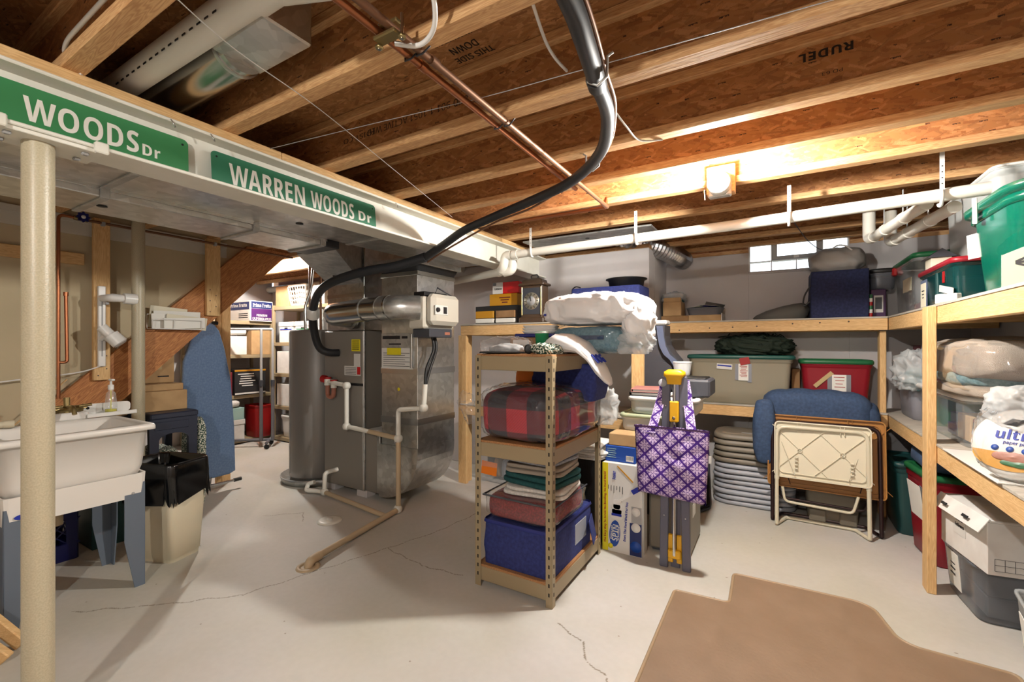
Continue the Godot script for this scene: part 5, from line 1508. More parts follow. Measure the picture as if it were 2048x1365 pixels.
# ---------------------------------------------------------------- pile between the metal shelf and the aisle
func build_centre_pile():
	var t = thing("equipment_case", "tall black flight case with steel edges behind the metal shelf", "case", -1.08, 0, 2.86)
	bx(t, "shell", M.black, -1.22, -0.955, 0.02, 0.545, 2.69, 3.02, 0.006)
	for x in [-1.215, -0.96]:
		bx(t, "edge_strip", M.dark_steel, x - 0.008, x + 0.008, 0.02, 0.55, 2.683, 2.70, 0.003)
	bx(t, "edge_strip", M.dark_steel, -0.958, -0.95, 0.02, 0.55, 3.0, 3.025, 0.003)
	for y in [0.03, 0.53]:
		for x in [-1.215, -0.96]:
			mi(t, "corner_rivet", lathe([[0.0, 0.004], [0.008, 0.003], [0.01, 0.0]], 12), M.chrome, V(x, y, 2.683) - org(t), Vector3(90, 0, 0))
	for x in [-1.2, -0.98]:
		tube(t, "foot", M.rubber, [V(x, 0.0, 2.72), V(x, 0.022, 2.72)], 0.015, 10)
	var s = thing("folded_sheeting", "sheaf of white folded paper sheeting on the black case", "sheets", -1.115, 0.551, 2.82)
	for k in 5:
		mi(s, "sheet", blob(0.36 - 0.02 * k, 0.022, 0.34, 0.4, 0.012, 0.6, 70 + k, 36, 10), M.paper if k % 2 == 0 else M.white_cloth, Vector3(0.02 * (k % 3), 0.018 * k, 0.01 * k))
	# floor scrubber carton
	var b = thing("scrubber_box", "tall retail carton with yellow spine showing a white spin scrubber", "box", -0.813, 0, 2.745)
	bx(b, "carton", M.label_white, -0.935, -0.692, 0, 0.548, 2.685, 2.81, 0.002)
	bx(b, "yellow_spine", M.yellow_label, -0.9365, -0.90, 0.002, 0.546, 2.6835, 2.7, 0.0)
	bx(b, "yellow_side", M.yellow_label, -0.9365, -0.934, 0.002, 0.546, 2.686, 2.81, 0.0)
	txt(b, "The Easy Way To Scrub! No Bending, No Hard Work!", M.ink_red, 0.44, 0.018, V(-0.918, 0.27, 2.683) - org(b), Vector3(0, 0, 90))
	bx(b, "navy_panel", M.apple_blue, -0.765, -0.6935, 0.004, 0.20, 2.6838, 2.6848, 0.0)
	bx(b, "grey_panel", M.grey_light, -0.755, -0.6935, 0.20, 0.30, 2.6838, 2.6848, 0.0)
	var ov := []
	for i in 28:
		ov.append(Vector2(cos(TAU * i / 28) * 0.034, sin(TAU * i / 28) * 0.082))
	mi(b, "blue_oval", prism_mesh(ov, 0.0012), M.blue_box, V(-0.858, 0.115, 2.6842) - org(b), Vector3(0, 0, -4))
	txt(b, "SPIN", M.label_white, 0.10, 0.034, V(-0.855, 0.12, 2.683) - org(b), Vector3(0, 0, 86))
	txt(b, "HURRICANE", M.label_white, 0.085, 0.011, V(-0.878, 0.12, 2.683) - org(b), Vector3(0, 0, 86))
	txt(b, "SCRUBBER", M.label_white, 0.085, 0.011, V(-0.834, 0.12, 2.683) - org(b), Vector3(0, 0, 86))
	txt(b, "Does The Hard Work For You", M.ink_blue, 0.24, 0.016, V(-0.79, 0.20, 2.683) - org(b), Vector3(0, 0, 86))
	for e in [[0.0, 0.0, 0.036], [0.0, 0.03, 0.030], [0.0, 0.062, 0.022]]:
		mi(b, "scrubber_picture", prism_mesh(round_poly(-e[2], -0.03, e[2], 0.03, 0.014), 0.0012), M.white_plastic, V(-0.845, 0.235 + e[1], 2.6836) - org(b))
	bx(b, "picture_band", M.ink_blue, -0.878, -0.815, 0.225, 0.24, 2.682, 2.6832, 0.0)
	bl(b, "picture_pole", M.white_plastic, 0.02, 0.345, -0.0612, 0.16, 0.014, 0.0015, 0.0, Vector3(0, 0, 35))
	bl(b, "picture_grip", M.ink_blue, 0.085, 0.40, -0.0614, 0.055, 0.028, 0.0018, 0.0, Vector3(0, 0, 35))
	bl(b, "picture_handle", M.ochre, 0.02, 0.49, -0.0612, 0.13, 0.008, 0.0015, 0.0, Vector3(0, 0, -42))
	txt(b, "Power", M.ink_blue, 0.05, 0.022, V(-0.862, 0.475, 2.683) - org(b), Vector3(0, 0, 90))
	for k in 6:
		bx(b, "print_line", M.ink, -0.90 + 0.018 * k, -0.897 + 0.018 * k, 0.385 - 0.01 * (k % 3), 0.41, 2.6832, 2.6842, 0.0)
	for e in [[0.27, 0.026], [0.175, 0.028], [0.06, 0.034]]:
		mi(b, "picture_disc", lathe([[0.0, 0.001], [e[1], 0.001], [e[1], 0.0]], 20), M.blue_box if e[0] < 0.1 else M.white_plastic, V(-0.728, e[0], 2.6838) - org(b), Vector3(90, 0, 0))
	mi(b, "price_dot", lathe([[0.0, 0.001], [0.016, 0.001], [0.016, 0.0]], 16), M.yellow_label, V(-0.885, 0.035, 2.6838) - org(b), Vector3(90, 0, 0))
	var c = carton("blue_carton", "bright blue retail carton lying on the scrubber box", "box", -0.835, 0.5485, 2.80, 0, 0.19, 0.10, 0.16, M.blue_box)
	bl(c, "barcode", M.label_white, 0.06, 0.028, -0.081, 0.045, 0.034, 0.002, 0.0)
	for k in 6:
		bl(c, "bar", M.ink, 0.043 + 0.0068 * k, 0.032, -0.0822, 0.002 + 0.001 * (k % 2), 0.024, 0.001, 0.0)
	for k in 5:
		bl(c, "print_line", M.seafoam, -0.055, 0.08 - 0.013 * k, -0.081, 0.06 - 0.01 * (k % 2), 0.003, 0.001, 0.0)
	carton("kraft_carton", "kraft mailing box on the blue carton", "box", -0.81, 0.6495, 2.80, 0, 0.20, 0.075, 0.15, M.card)
	# grey steel file cabinet with bins on top
	var f = thing("file_cabinet", "low taupe steel cabinet behind the purple tote bag", "cabinet", -0.565, 0, 3.03)
	bx(f, "body", M.lid_taupe, -0.685, -0.44, 0.02, 0.70, 2.83, 3.22, 0.005)
	bx(f, "plinth", M.charcoal, -0.67, -0.455, 0, 0.02, 2.85, 3.2, 0.002)
	bx(f, "drawer", M.lid_taupe, -0.675, -0.45, 0.36, 0.69, 2.822, 2.832, 0.004)
	bx(f, "drawer", M.lid_taupe, -0.675, -0.45, 0.03, 0.35, 2.822, 2.832, 0.004)
	bx(f, "label", M.label_white, -0.441, -0.4385, 0.22, 0.30, 2.9, 3.0, 0.0)
	var k2 = tote("file_tote", "frosted file bin with pale folders on the taupe cabinet", "tote", -0.70, 0.726, 3.03, 0, 0.36, 0.09, 0.36, M.frost_white, M.pale_green, "", 0.94, 0.02)
	k2 = tote("file_tote", "white frosted bin with a snap lid topped by pink binders", "tote", -0.62, 0.838, 3.06, 0, 0.42, 0.09, 0.38, M.frost_white, M.white_plastic, "", 0.94, 0.02)
	for e in [[0.952, M.charcoal, "dark binder under the pink one"], [0.974, M.pink, "dusty pink binder on the white frosted bin"]]:
		var bk = thing("binder", e[2], "binder", -0.72, e[0], 3.02, 8 if e[1] == M.pink else 3)
		bl(bk, "cover", e[1], 0, 0.0185, 0, 0.22, 0.003, 0.27, 0.001)
		bl(bk, "pages", M.paper, 0.004, 0.01, 0, 0.205, 0.014, 0.255, 0.001)
		bl(bk, "cover", e[1], 0, 0.0015, 0, 0.22, 0.003, 0.27, 0.001)
		bl(bk, "spine", e[1], -0.11, 0.01, 0, 0.004, 0.02, 0.27, 0.001)
	var pr = thing("printer", "dark grey desktop machine behind the yellow topped stand", "printer", -0.46, 0.952, 3.10)
	bl(pr, "body", M.charcoal, 0, 0.055, 0, 0.22, 0.11, 0.28, 0.012)
	bl(pr, "tray", M.black, 0.0, 0.112, 0.02, 0.16, 0.012, 0.20, 0.004)
	# big charcoal case
	var g = thing("chair_case", "charcoal moulded plastic case with sloping shoulders standing behind the bins", "case", -0.76, 0, 3.47)
	bx(g, "stand", M.charcoal, -0.90, -0.60, 0, 0.93, 3.40, 3.62, 0.01)
	var outl := [Vector2(-0.19, 0.0), Vector2(0.15, 0.0), Vector2(0.155, 0.16), Vector2(0.14, 0.22), Vector2(0.10, 0.27), Vector2(0.06, 0.33), Vector2(0.045, 0.40), Vector2(0.045, 0.48), Vector2(-0.05, 0.485), Vector2(-0.10, 0.42), Vector2(-0.15, 0.25), Vector2(-0.19, 0.12)]
	mi(g, "shell", prism_mesh(outl, 0.20), M.charcoal, V(-0.755, 0.945, 3.50) - org(g))
	var pn := []
	for i in 13:
		pn.append(Vector2(cos(PI * i / 12) * 0.10, 0.16 + sin(PI * i / 12) * 0.05))
	pn.append_array([Vector2(-0.10, 0.01), Vector2(0.10, 0.01)])
	mi(g, "moulded_panel", prism_mesh(pn, 0.012), M.charcoal, V(-0.755, 0.945, 3.397) - org(g))
	bx(g, "handle", M.white_plastic, -0.80, -0.70, 1.43, 1.465, 3.42, 3.56, 0.01)
	var j = thing("strap_bundle", "pale blue fabric strap with a studded belt hanging down the charcoal case", "strap", -0.68, 1.05, 3.39)
	var path := [V(-0.745, 1.42, 3.392), V(-0.735, 1.34, 3.385), V(-0.72, 1.27, 3.375), V(-0.69, 1.21, 3.37), V(-0.645, 1.17, 3.37), V(-0.61, 1.11, 3.37)]
	mi(j, "strap", ribbon(path.map(func(v): return v - org(j)), Vector3(0.045, 0, 0), 1.0), M.denim)
	for k in 7:
		mi(j, "stud", blob(0.022, 0.022, 0.022, 0.8, 0.0, 1.0, 1, 10, 6), M.brass if k % 2 == 0 else M.black, V(-0.615 + 0.012 * (k % 3), 1.14 - 0.013 * k, 3.355) - org(j))
	tote("parts_bin", "small frosted bin hanging beside the charcoal case", "bin", -0.555, 1.065, 3.22, 0, 0.12, 0.10, 0.12, M.frost, null, "", 0.8)
	# folding stand and tote bag
	var st = thing("folding_stand", "grey folding work stand with yellow cap holding the purple tote bag", "stand", -0.50, 0, 2.66)
	for e in [[-0.545, -0.56], [-0.455, -0.435]]:
		var lg := bl(st, "leg", M.steel_grey, (e[0] + e[1]) / 2 + 0.5, 0.55, -0.0, 0.046, 1.10, 0.022, 0.004, Vector3(0, 0, rad_to_deg(atan((e[1] - e[0]) / 1.1)) * 1.0))
		bl(lg, "rivet", M.chrome, 0, -0.25, -0.012, 0.008, 0.008, 0.004, 0.002)
		bl(lg, "rivet", M.chrome, 0, 0.38, -0.012, 0.008, 0.008, 0.004, 0.002)
	bl(st, "leg", M.steel_grey, 0.0, 0.53, 0.07, 0.05, 1.07, 0.02, 0.004, Vector3(-5, 0, 0))
	tube(st, "slide_rod", M.chrome, [V(-0.50, 0.08, 2.645), V(-0.50, 1.08, 2.645)], 0.009, 12)
	mi(st, "cap", loft([rring(0.075, 0.06, 0.01, 1.055), rring(0.085, 0.07, 0.012, 1.09), rring(0.115, 0.085, 0.02, 1.105), rring(0.11, 0.08, 0.02, 1.125), rring(0.07, 0.05, 0.02, 1.138)], true, true), M.yellow)
	bl(st, "lock_slider", M.yellow, 0, 0.90, -0.014, 0.05, 0.12, 0.028, 0.006)
	mi(st, "button", lathe([[0.0, 0.004], [0.008, 0.003], [0.009, 0.0]], 12), M.chrome, V(0, 0.865, -0.028), Vector3(90, 0, 0))
	for e in [-0.042, 0.04]:
		bl(st, "foot_block", M.yellow, e * 0.6, 0.11, 0.012, 0.03, 0.16, 0.02, 0.004)
	bl(st, "foot_brace", M.yellow, 0, 0.085, -0.004, 0.07, 0.05, 0.03, 0.006)
	mi(st, "wheel", lathe([[0.0, 0.008], [0.022, 0.008], [0.024, 0.0], [0.0, 0.0]], 18), M.frost, V(-0.065, 1.06, -0.005), Vector3(90, 0, 0))
	tote_bag()

func tote_bag():
	var t = thing("tote_bag", "purple and white damask print tote bag hanging on the folding stand", "bag", -0.51, 0.42, 2.60)
	var st := SurfaceTool.new()
	st.begin(Mesh.PRIMITIVE_TRIANGLES)
	st.set_smooth_group(1)
	var nx := 24
	var ny := 22
	var tile := 0.094
	var nz := FastNoiseLite.new()
	nz.seed = 9
	nz.frequency = 1.1
	for s in [1, -1]:
		var g := []
		for j in ny + 1:
			var row := []
			for i in nx + 1:
				var u := float(i) / nx
				var v := float(j) / ny
				var wd: float = lerp(0.365, 0.405, v)
				var x := (u - 0.5) * wd
				var y := v * 0.395 + 0.02 * (0.5 - u) * (1 - v)
				var f: float = pow(max(0.0, 1.0 - pow(abs(2 * u - 1), 3.0)), 0.6) * pow(max(0.0, 1.0 - pow(1.0 - v, 6.0)), 0.6)
				var z: float = s * 0.045 * f * (0.35 + 0.65 * (1.0 - v)) + (nz.get_noise_3d(x * 8, y * 8, s * 2.0) * 0.02 * f)
				if v < 0.05:
					y += 0.012 * (1.0 - pow(abs(2 * u - 1), 4.0)) * 0.0
				row.append([Vector3(x, y, z), Vector2(x / tile + 10.0, -y / tile + 10.0)])
			g.append(row)
		for j in ny:
			for i in nx:
				var q := [g[j][i], g[j][i + 1], g[j + 1][i + 1], g[j + 1][i]]
				for e in ([0, 2, 1, 0, 3, 2] if s > 0 else [0, 1, 2, 0, 2, 3]):
					st.set_uv(q[e][1])
					st.add_vertex(q[e][0])
	st.generate_normals()
	mi(t, "pouch", st.commit(), M.tote_cloth)
	for e in [[-0.105, -0.045, 0.012], [0.115, 0.06, 0.012]]:
		var p := [Vector3(e[0], 0.36, 0.015), Vector3(lerp(e[0], e[1], 0.35), 0.46, -0.03), Vector3(lerp(e[0], e[1], 0.75), 0.58, -0.075), Vector3(e[1], 0.66, -0.085)]
		mi(t, "strap", ribbon(p, Vector3(0.05, 0.0, 0), tile), M.tote_cloth)
	mi(t, "hem", ribbon([Vector3(-0.2, 0.392, 0.0185), Vector3(0.2, 0.392, 0.0185)], Vector3(0, 0.010, 0), 1.0), M.purple_box)
	bl(t, "care_tag", M.label_white, 0.203, 0.24, 0.0, 0.014, 0.04, 0.002, 0.0)

# a taped-on note: tape strips, sheet and scribbled lines, on a face looking along -d (rot 0)
func note(p, cx, cy, cd, w, h, ink, lines := 5):
	bl(p, "tape", M.tape_silver, cx - w * 0.62, cy, cd, w * 0.4, h * 0.95, 0.0015, 0.0)
	bl(p, "tape", M.tape_silver, cx + w * 0.62, cy - h * 0.05, cd, w * 0.4, h * 1.1, 0.0015, 0.0)
	var s := bl(p, "note", M.paper, cx, cy, cd - 0.001, w, h, 0.0015, 0.0)
	for k in lines:
		bl(s, "scribble", ink, 0.004 * (k % 2), h * 0.36 - k * h * 0.72 / lines, -0.0012, w * (0.75 - 0.12 * (k % 3)), h * 0.035, 0.0008, 0.0)

# ---------------------------------------------------------------- shelf by the white wall and the recess under the window
func build_back_shelf_things():
	var y := 1.469
	var b = thing("hymnal_case", "black slide case of two tan-edged volumes on the clock shelf", "books", -2.22, y, 3.50)
	bl(b, "case", M.black, 0, 0.085, 0.03, 0.46, 0.17, 0.17, 0.004)
	for s in [-0.115, 0.11]:
		bl(b, "volume", M.ochre if s < 0 else M.card_dark, s, 0.09, -0.062, 0.20, 0.065, 0.03, 0.004)
		bl(b, "page_edge", M.paper, s, 0.032, -0.064, 0.20, 0.04, 0.03, 0.004)
	b = carton("yellow_box", "mustard yellow tool box with script print behind the clock", "box", -2.165, y + 0.171, 3.55, 0, 0.30, 0.11, 0.14, M.ochre)
	for k in 3:
		bl(b, "print_line", M.maroon_box, 0.02, 0.075 - 0.022 * k, -0.071, 0.12 - 0.03 * k, 0.009, 0.001, 0.0)
	b = carton("torch_box", "red and white torch box stacked on the mustard box", "box", -2.14, y + 0.283, 3.56, 0, 0.28, 0.105, 0.15, M.red_box)
	bl(b, "white_end", M.label_white, -0.085, 0.0525, -0.0755, 0.11, 0.105, 0.002, 0.0)
	txt(b, "TURNER", M.ink, 0.09, 0.018, V(-0.085, 0.045, -0.077))
	bl(b, "grey_corner", M.grey, -0.12, 0.09, -0.077, 0.035, 0.025, 0.001, 0.0)
	mantel_clock(-1.825, y, 3.46)
	b = thing("fabric_bin", "royal blue fabric bin behind the white bag on the clock shelf", "bin", -1.20, y, 3.62)
	mi(b, "bin", soft_box(0.58, 0.28, 0.30, 0.006, 81), M.blue_fabric)
	tube(b, "pull_cord", M.rubber, [V(-1.47, y + 0.28, 3.47), V(-1.44, y + 0.295, 3.47), V(-1.40, y + 0.285, 3.47)], 0.005, 6, true)
	b = thing("baking_pan", "round black pan lying on the blue fabric bin", "pan", -1.06, y + 0.283, 3.62)
	mi(b, "pan", lathe([[0.0, 0.0], [0.135, 0.0], [0.145, 0.055], [0.165, 0.06], [0.165, 0.066], [0.14, 0.066], [0.13, 0.01], [0.0, 0.008]], 36), M.black)
	# below the clock shelf
	b = tote("storage_tote", "clear bin with blue lid and orange label on the floor under the clock shelf", "tote", -2.24, 0, 3.62, 0, 0.44, 0.33, 0.36, M.clear, M.royal, "", 0.9)
	bl(b, "orange_label", M.orange, -0.06, 0.13, -0.167, 0.17, 0.12, 0.002, 0.0, Vector3(-4, 0, -3))
	for k in 4:
		var it = thing("stored_tool", ["tall charcoal", "brown", "grey", "clay-coloured"][k] + " tool packed inside the clear blue-lidded bin", "tool", -2.36 + 0.08 * k, 0.02, 3.62, 0, "tools in the blue-lidded bin")
		mi(it, "tool", blob(0.06, 0.24 - 0.03 * k, 0.16, 0.6, 0.006, 0.5, 90 + k), [M.charcoal, M.card_dark, M.grey, M.clay][k])
	carton("green_box", "green box on the lower deck under the clock shelf", "box", -2.25, 0.34 + 0.025, 3.62, 0, 0.20, 0.20, 0.18, mk("leaf_green", Color(0.15, 0.36, 0.12), 0.6))
	b = tote("storage_tote", "dark bin on the floor beside the clear blue-lidded one", "tote", -1.80, 0, 3.62, 0, 0.38, 0.42, 0.40, M.charcoal, M.charcoal)
	b = tote("storage_tote", "frosted tub on the lower deck of the clock shelf", "tote", -1.75, 0.738, 3.60, 0, 0.50, 0.30, 0.40, M.frost_white, M.white_plastic)
	# recess, upper deck
	y = 1.49
	var c = carton("cardboard_box", "tan carton standing on a dark tray at the recess corner", "box", -0.83, y + 0.055, 4.38, 0, 0.16, 0.13, 0.20, M.card)
	bl(c, "flap", M.card, 0, 0.15, 0, 0.15, 0.04, 0.18, 0.002)
	c = carton("cardboard_box", "shallow dark carton base under the tan carton", "box", -0.80, y, 4.38, 0, 0.24, 0.054, 0.26, M.card_dark)
	var w = thing("plastic_wrap", "crumpled blue-green plastic on the tan carton", "wrapper", -0.83, y + 0.356 - 0.17, 4.40)
	mi(w, "wrap", blob(0.20, 0.09, 0.18, 0.8, 0.03, 0.9, 95), M.frost)
	mi(w, "inner", blob(0.16, 0.05, 0.14, 0.8, 0.02, 0.9, 96), M.teal_cloth)
	c = carton("flat_carton", "flat open carton lying on the recess shelf", "box", -0.555, y, 4.40, 0, 0.28, 0.055, 0.28, M.card)
	bl(c, "end_panel", M.card_white, 0.142, 0.03, 0, 0.006, 0.075, 0.26, 0.001)
	var p = thing("roasting_pan", "grey roasting pan full of papers on the flat carton", "pan", -0.56, y + 0.056, 4.40)
	mi(p, "pan", loft([rring(0.26, 0.20, 0.05, 0.0), rring(0.30, 0.24, 0.06, 0.06), rring(0.315, 0.255, 0.06, 0.062), rring(0.30, 0.24, 0.06, 0.068), rring(0.25, 0.19, 0.05, 0.012)], true, true), M.grey)
	var pp = thing("paper_heap", "loose papers and blue ribbon heaped in the roasting pan", "papers", -0.56, y + 0.10, 4.40)
	for k in 5:
		bl(pp, "sheet", [M.paper, M.pale_green, M.ink_blue, M.paper, M.grey_light][k], -0.08 + 0.04 * k, 0.02 + 0.008 * k, 0.0, 0.14, 0.002, 0.16, 0.0, Vector3(6 * k - 12, 25 * k, 8 - 4 * k))
	var q = thing("seat_pad", "grey teardrop seat pad lying on the recess shelf", "cushion", 0.022, y, 4.40)
	var rg := []
	for a in [[0.9, 0.0, 0.0], [1.0, 0.03, 0.0], [0.98, 0.07, 0.02], [0.75, 0.115, 0.05], [0.4, 0.135, 0.08], [0.05, 0.14, 0.09]]:
		var r2 := []
		for i in 32:
			var an := TAU * i / 32
			var xx: float = cos(an) * 0.20 * a[0] + a[2]
			r2.append(Vector3(xx, a[1] * clamp(0.55 + (xx + 0.2) * 1.3, 0.35, 1.05), sin(an) * 0.14 * a[0]))
		rg.append(r2)
	mi(q, "pad", loft(rg, true, true), mk("pad_grey", Color(0.36, 0.35, 0.33), 0.85))
	var n = thing("fabric_cube", "large navy fabric cube below the window", "bin", 0.415, y, 4.39)
	mi(n, "cube", soft_box(0.365, 0.365, 0.32, 0.004, 82, 0.012), M.navy_fabric)
	tube(n, "shoulder_strap", M.black, [V(0.30, y + 0.36, 4.24), V(0.20, y + 0.20, 4.24), V(0.185, y + 0.10, 4.23), V(0.225, y + 0.13, 4.225)], 0.006, 8, true)
	var g = thing("laundry_sack", "pale drawstring sack slumped on the navy cube", "sack", 0.41, y + 0.366, 4.40)
	mi(g, "sack", blob(0.36, 0.19, 0.26, 0.75, 0.025, 0.45, 83, 44, 24), mk("sack_grey", Color(0.60, 0.58, 0.56), 0.9))
	tube(g, "drawstring", M.white_cloth, [V(0.38, y + 0.55, 4.32), V(0.42, y + 0.575, 4.33), V(0.47, y + 0.56, 4.32), V(0.50, y + 0.52, 4.29)], 0.006, 8, true)
	c = carton("gift_carton", "purple retail carton with a white picture panel beside the navy cube", "box", 0.665, y, 4.42, 0, 0.09, 0.21, 0.20, M.purple_box)
	bl(c, "picture_panel", M.label_white, 0, 0.10, -0.101, 0.055, 0.13, 0.002, 0.0)
	bl(c, "picture", M.charcoal, 0, 0.105, -0.1025, 0.04, 0.09, 0.001, 0.0)
	c = tote("storage_tote", "dark plastic bin with a black lid behind the purple carton", "tote", 0.70, y + 0.211, 4.45, 0, 0.16, 0.13, 0.22, M.smoke, M.black)
	var cy = thing("candy_cane_roll", "red and green striped wrapping roll beside the navy cube", "roll", 0.61, y, 4.26)
	for k in 6:
		tube(cy, "stripe", [M.red, M.label_white, M.green_lid][k % 3], [V(0.61, y + 0.028 * k, 4.26), V(0.61, y + 0.028 * (k + 1), 4.26)], 0.012, 10)
	# recess, lower deck
	y = 0.778
	var t = tote("storage_tote", "long beige tote with dark teal lid and a taped red note", "tote", -0.28, y, 4.40, 0, 0.80, 0.385, 0.36, M.beige_tote, M.teal_lid, "", 0.90)
	note(t, 0.04, 0.27, -0.178, 0.075, 0.14, M.ink_red, 8)
	bl(t, "red_tag", M.red, 0.05, 0.365, -0.185, 0.075, 0.06, 0.004, 0.001, Vector3(0, 0, 12))
	bl(t, "shop_label", M.label_white, -0.105, 0.315, -0.18, 0.12, 0.045, 0.002, 0.0, Vector3(0, 0, -4))
	bl(t, "shop_stripe", M.ink_blue, -0.105, 0.322, -0.1815, 0.11, 0.012, 0.001, 0.0, Vector3(0, 0, -4))
	var wr = thing("christmas_wreath", "dark evergreen wreath with red bow lying on the beige tote", "wreath", -0.17, y + 0.418, 4.40)
	mi(wr, "greens", blob(0.56, 0.15, 0.32, 0.7, 0.05, 1.4, 84, 72, 36), M.wreath)
	for k in 150:
		var an := rng.randf() * TAU
		var rr := rng.randf_range(0.10, 0.27)
		bl(wr, "sprig", M.wreath, cos(an) * rr * 1.05, rng.randf_range(0.03, 0.16), sin(an) * rr * 0.62, 0.085, 0.005, 0.010, 0.0, Vector3(rng.randf_range(-30, 30), rng.randf() * 360, rng.randf_range(-40, 40)))
	for k in 5:
		mi(wr, "bow_loop", blob(0.12, 0.03, 0.05, 0.8, 0.012, 0.8, 100 + k), M.red, V(0.04 + 0.035 * k, 0.125 - 0.008 * k, -0.04), Vector3(0, 30 * k, 12 * k - 20))
	t = tote("storage_tote", "red tote with green lid and a taped handwritten note in the recess", "tote", 0.395, y, 4.40, 0, 0.46, 0.355, 0.34, M.red_tote, M.green_lid, "", 0.84)
	note(t, 0.02, 0.20, -0.162, 0.09, 0.14, M.ink_red, 4)
	bl(t, "masking_tape", M.tape_tan, -0.08, 0.23, -0.165, 0.03, 0.16, 0.0015, 0.0, Vector3(0, 0, -45))
	carton("cardboard_box", "brown carton wedged between the beige and red totes", "box", 0.139, y, 4.50, 0, 0.06, 0.30, 0.14, M.card_dark)

func mantel_clock(x, y, d):
	var t = thing("mantel_clock", "dark wooden bracket clock with silver dial and top handle", "clock", x, y, d)
	bl(t, "plinth", M.clock_wood, 0, 0.025, 0, 0.245, 0.05, 0.15, 0.01)
	bl(t, "case", M.clock_wood, 0, 0.185, 0, 0.205, 0.28, 0.12, 0.004)
	bl(t, "cornice", M.clock_wood, 0, 0.335, 0, 0.25, 0.022, 0.155, 0.008)
	mi(t, "hood", loft([rring(0.20, 0.12, 0.006, 0.346, 3), rring(0.19, 0.11, 0.01, 0.375, 3), rring(0.13, 0.07, 0.01, 0.39, 3)], true, true, false), M.clock_wood)
	tube(t, "handle", M.dark_steel, [V(x - 0.03, y + 0.388, d), V(x - 0.036, y + 0.41, d), V(x - 0.025, y + 0.424, d), V(x + 0.025, y + 0.424, d), V(x + 0.036, y + 0.41, d), V(x + 0.03, y + 0.388, d)], 0.005, 8)
	bl(t, "face_plate", M.charcoal, 0, 0.19, -0.061, 0.17, 0.23, 0.004, 0.001)
	for s in [-1, 1]:
		bl(t, "column", M.brass, s * 0.093, 0.19, -0.063, 0.012, 0.25, 0.012, 0.004)
	var dial := mi(t, "dial", lathe([[0.0, 0.003], [0.072, 0.003], [0.075, 0.0]], 36), M.dial, V(0, 0.19, -0.063), Vector3(90, 0, 0))
	for k in 12:
		bl(t, "numeral", M.ink, sin(TAU * k / 12) * 0.06, 0.19 + cos(TAU * k / 12) * 0.06, -0.067, 0.006, 0.016, 0.001, 0.0, Vector3(0, 0, -30 * k))
	mi(t, "dial_centre", lathe([[0.0, 0.001], [0.04, 0.001], [0.04, 0.0]], 28), M.grey_light, V(0, 0.19, -0.0665), Vector3(90, 0, 0))
	bl(t, "hour_hand", M.ink, -0.006, 0.208, -0.069, 0.006, 0.038, 0.001, 0.0, Vector3(0, 0, 20))
	bl(t, "minute_hand", M.ink, -0.004, 0.215, -0.0705, 0.004, 0.055, 0.001, 0.0, Vector3(0, 0, 8))
	for e in [[-0.1, -0.05], [0.1, -0.05]]:
		mi(t, "foot", lathe([[0.012, -0.004], [0.014, 0.006], [0.0, 0.01]], 12), M.brass, V(e[0], 0.004, e[1]))

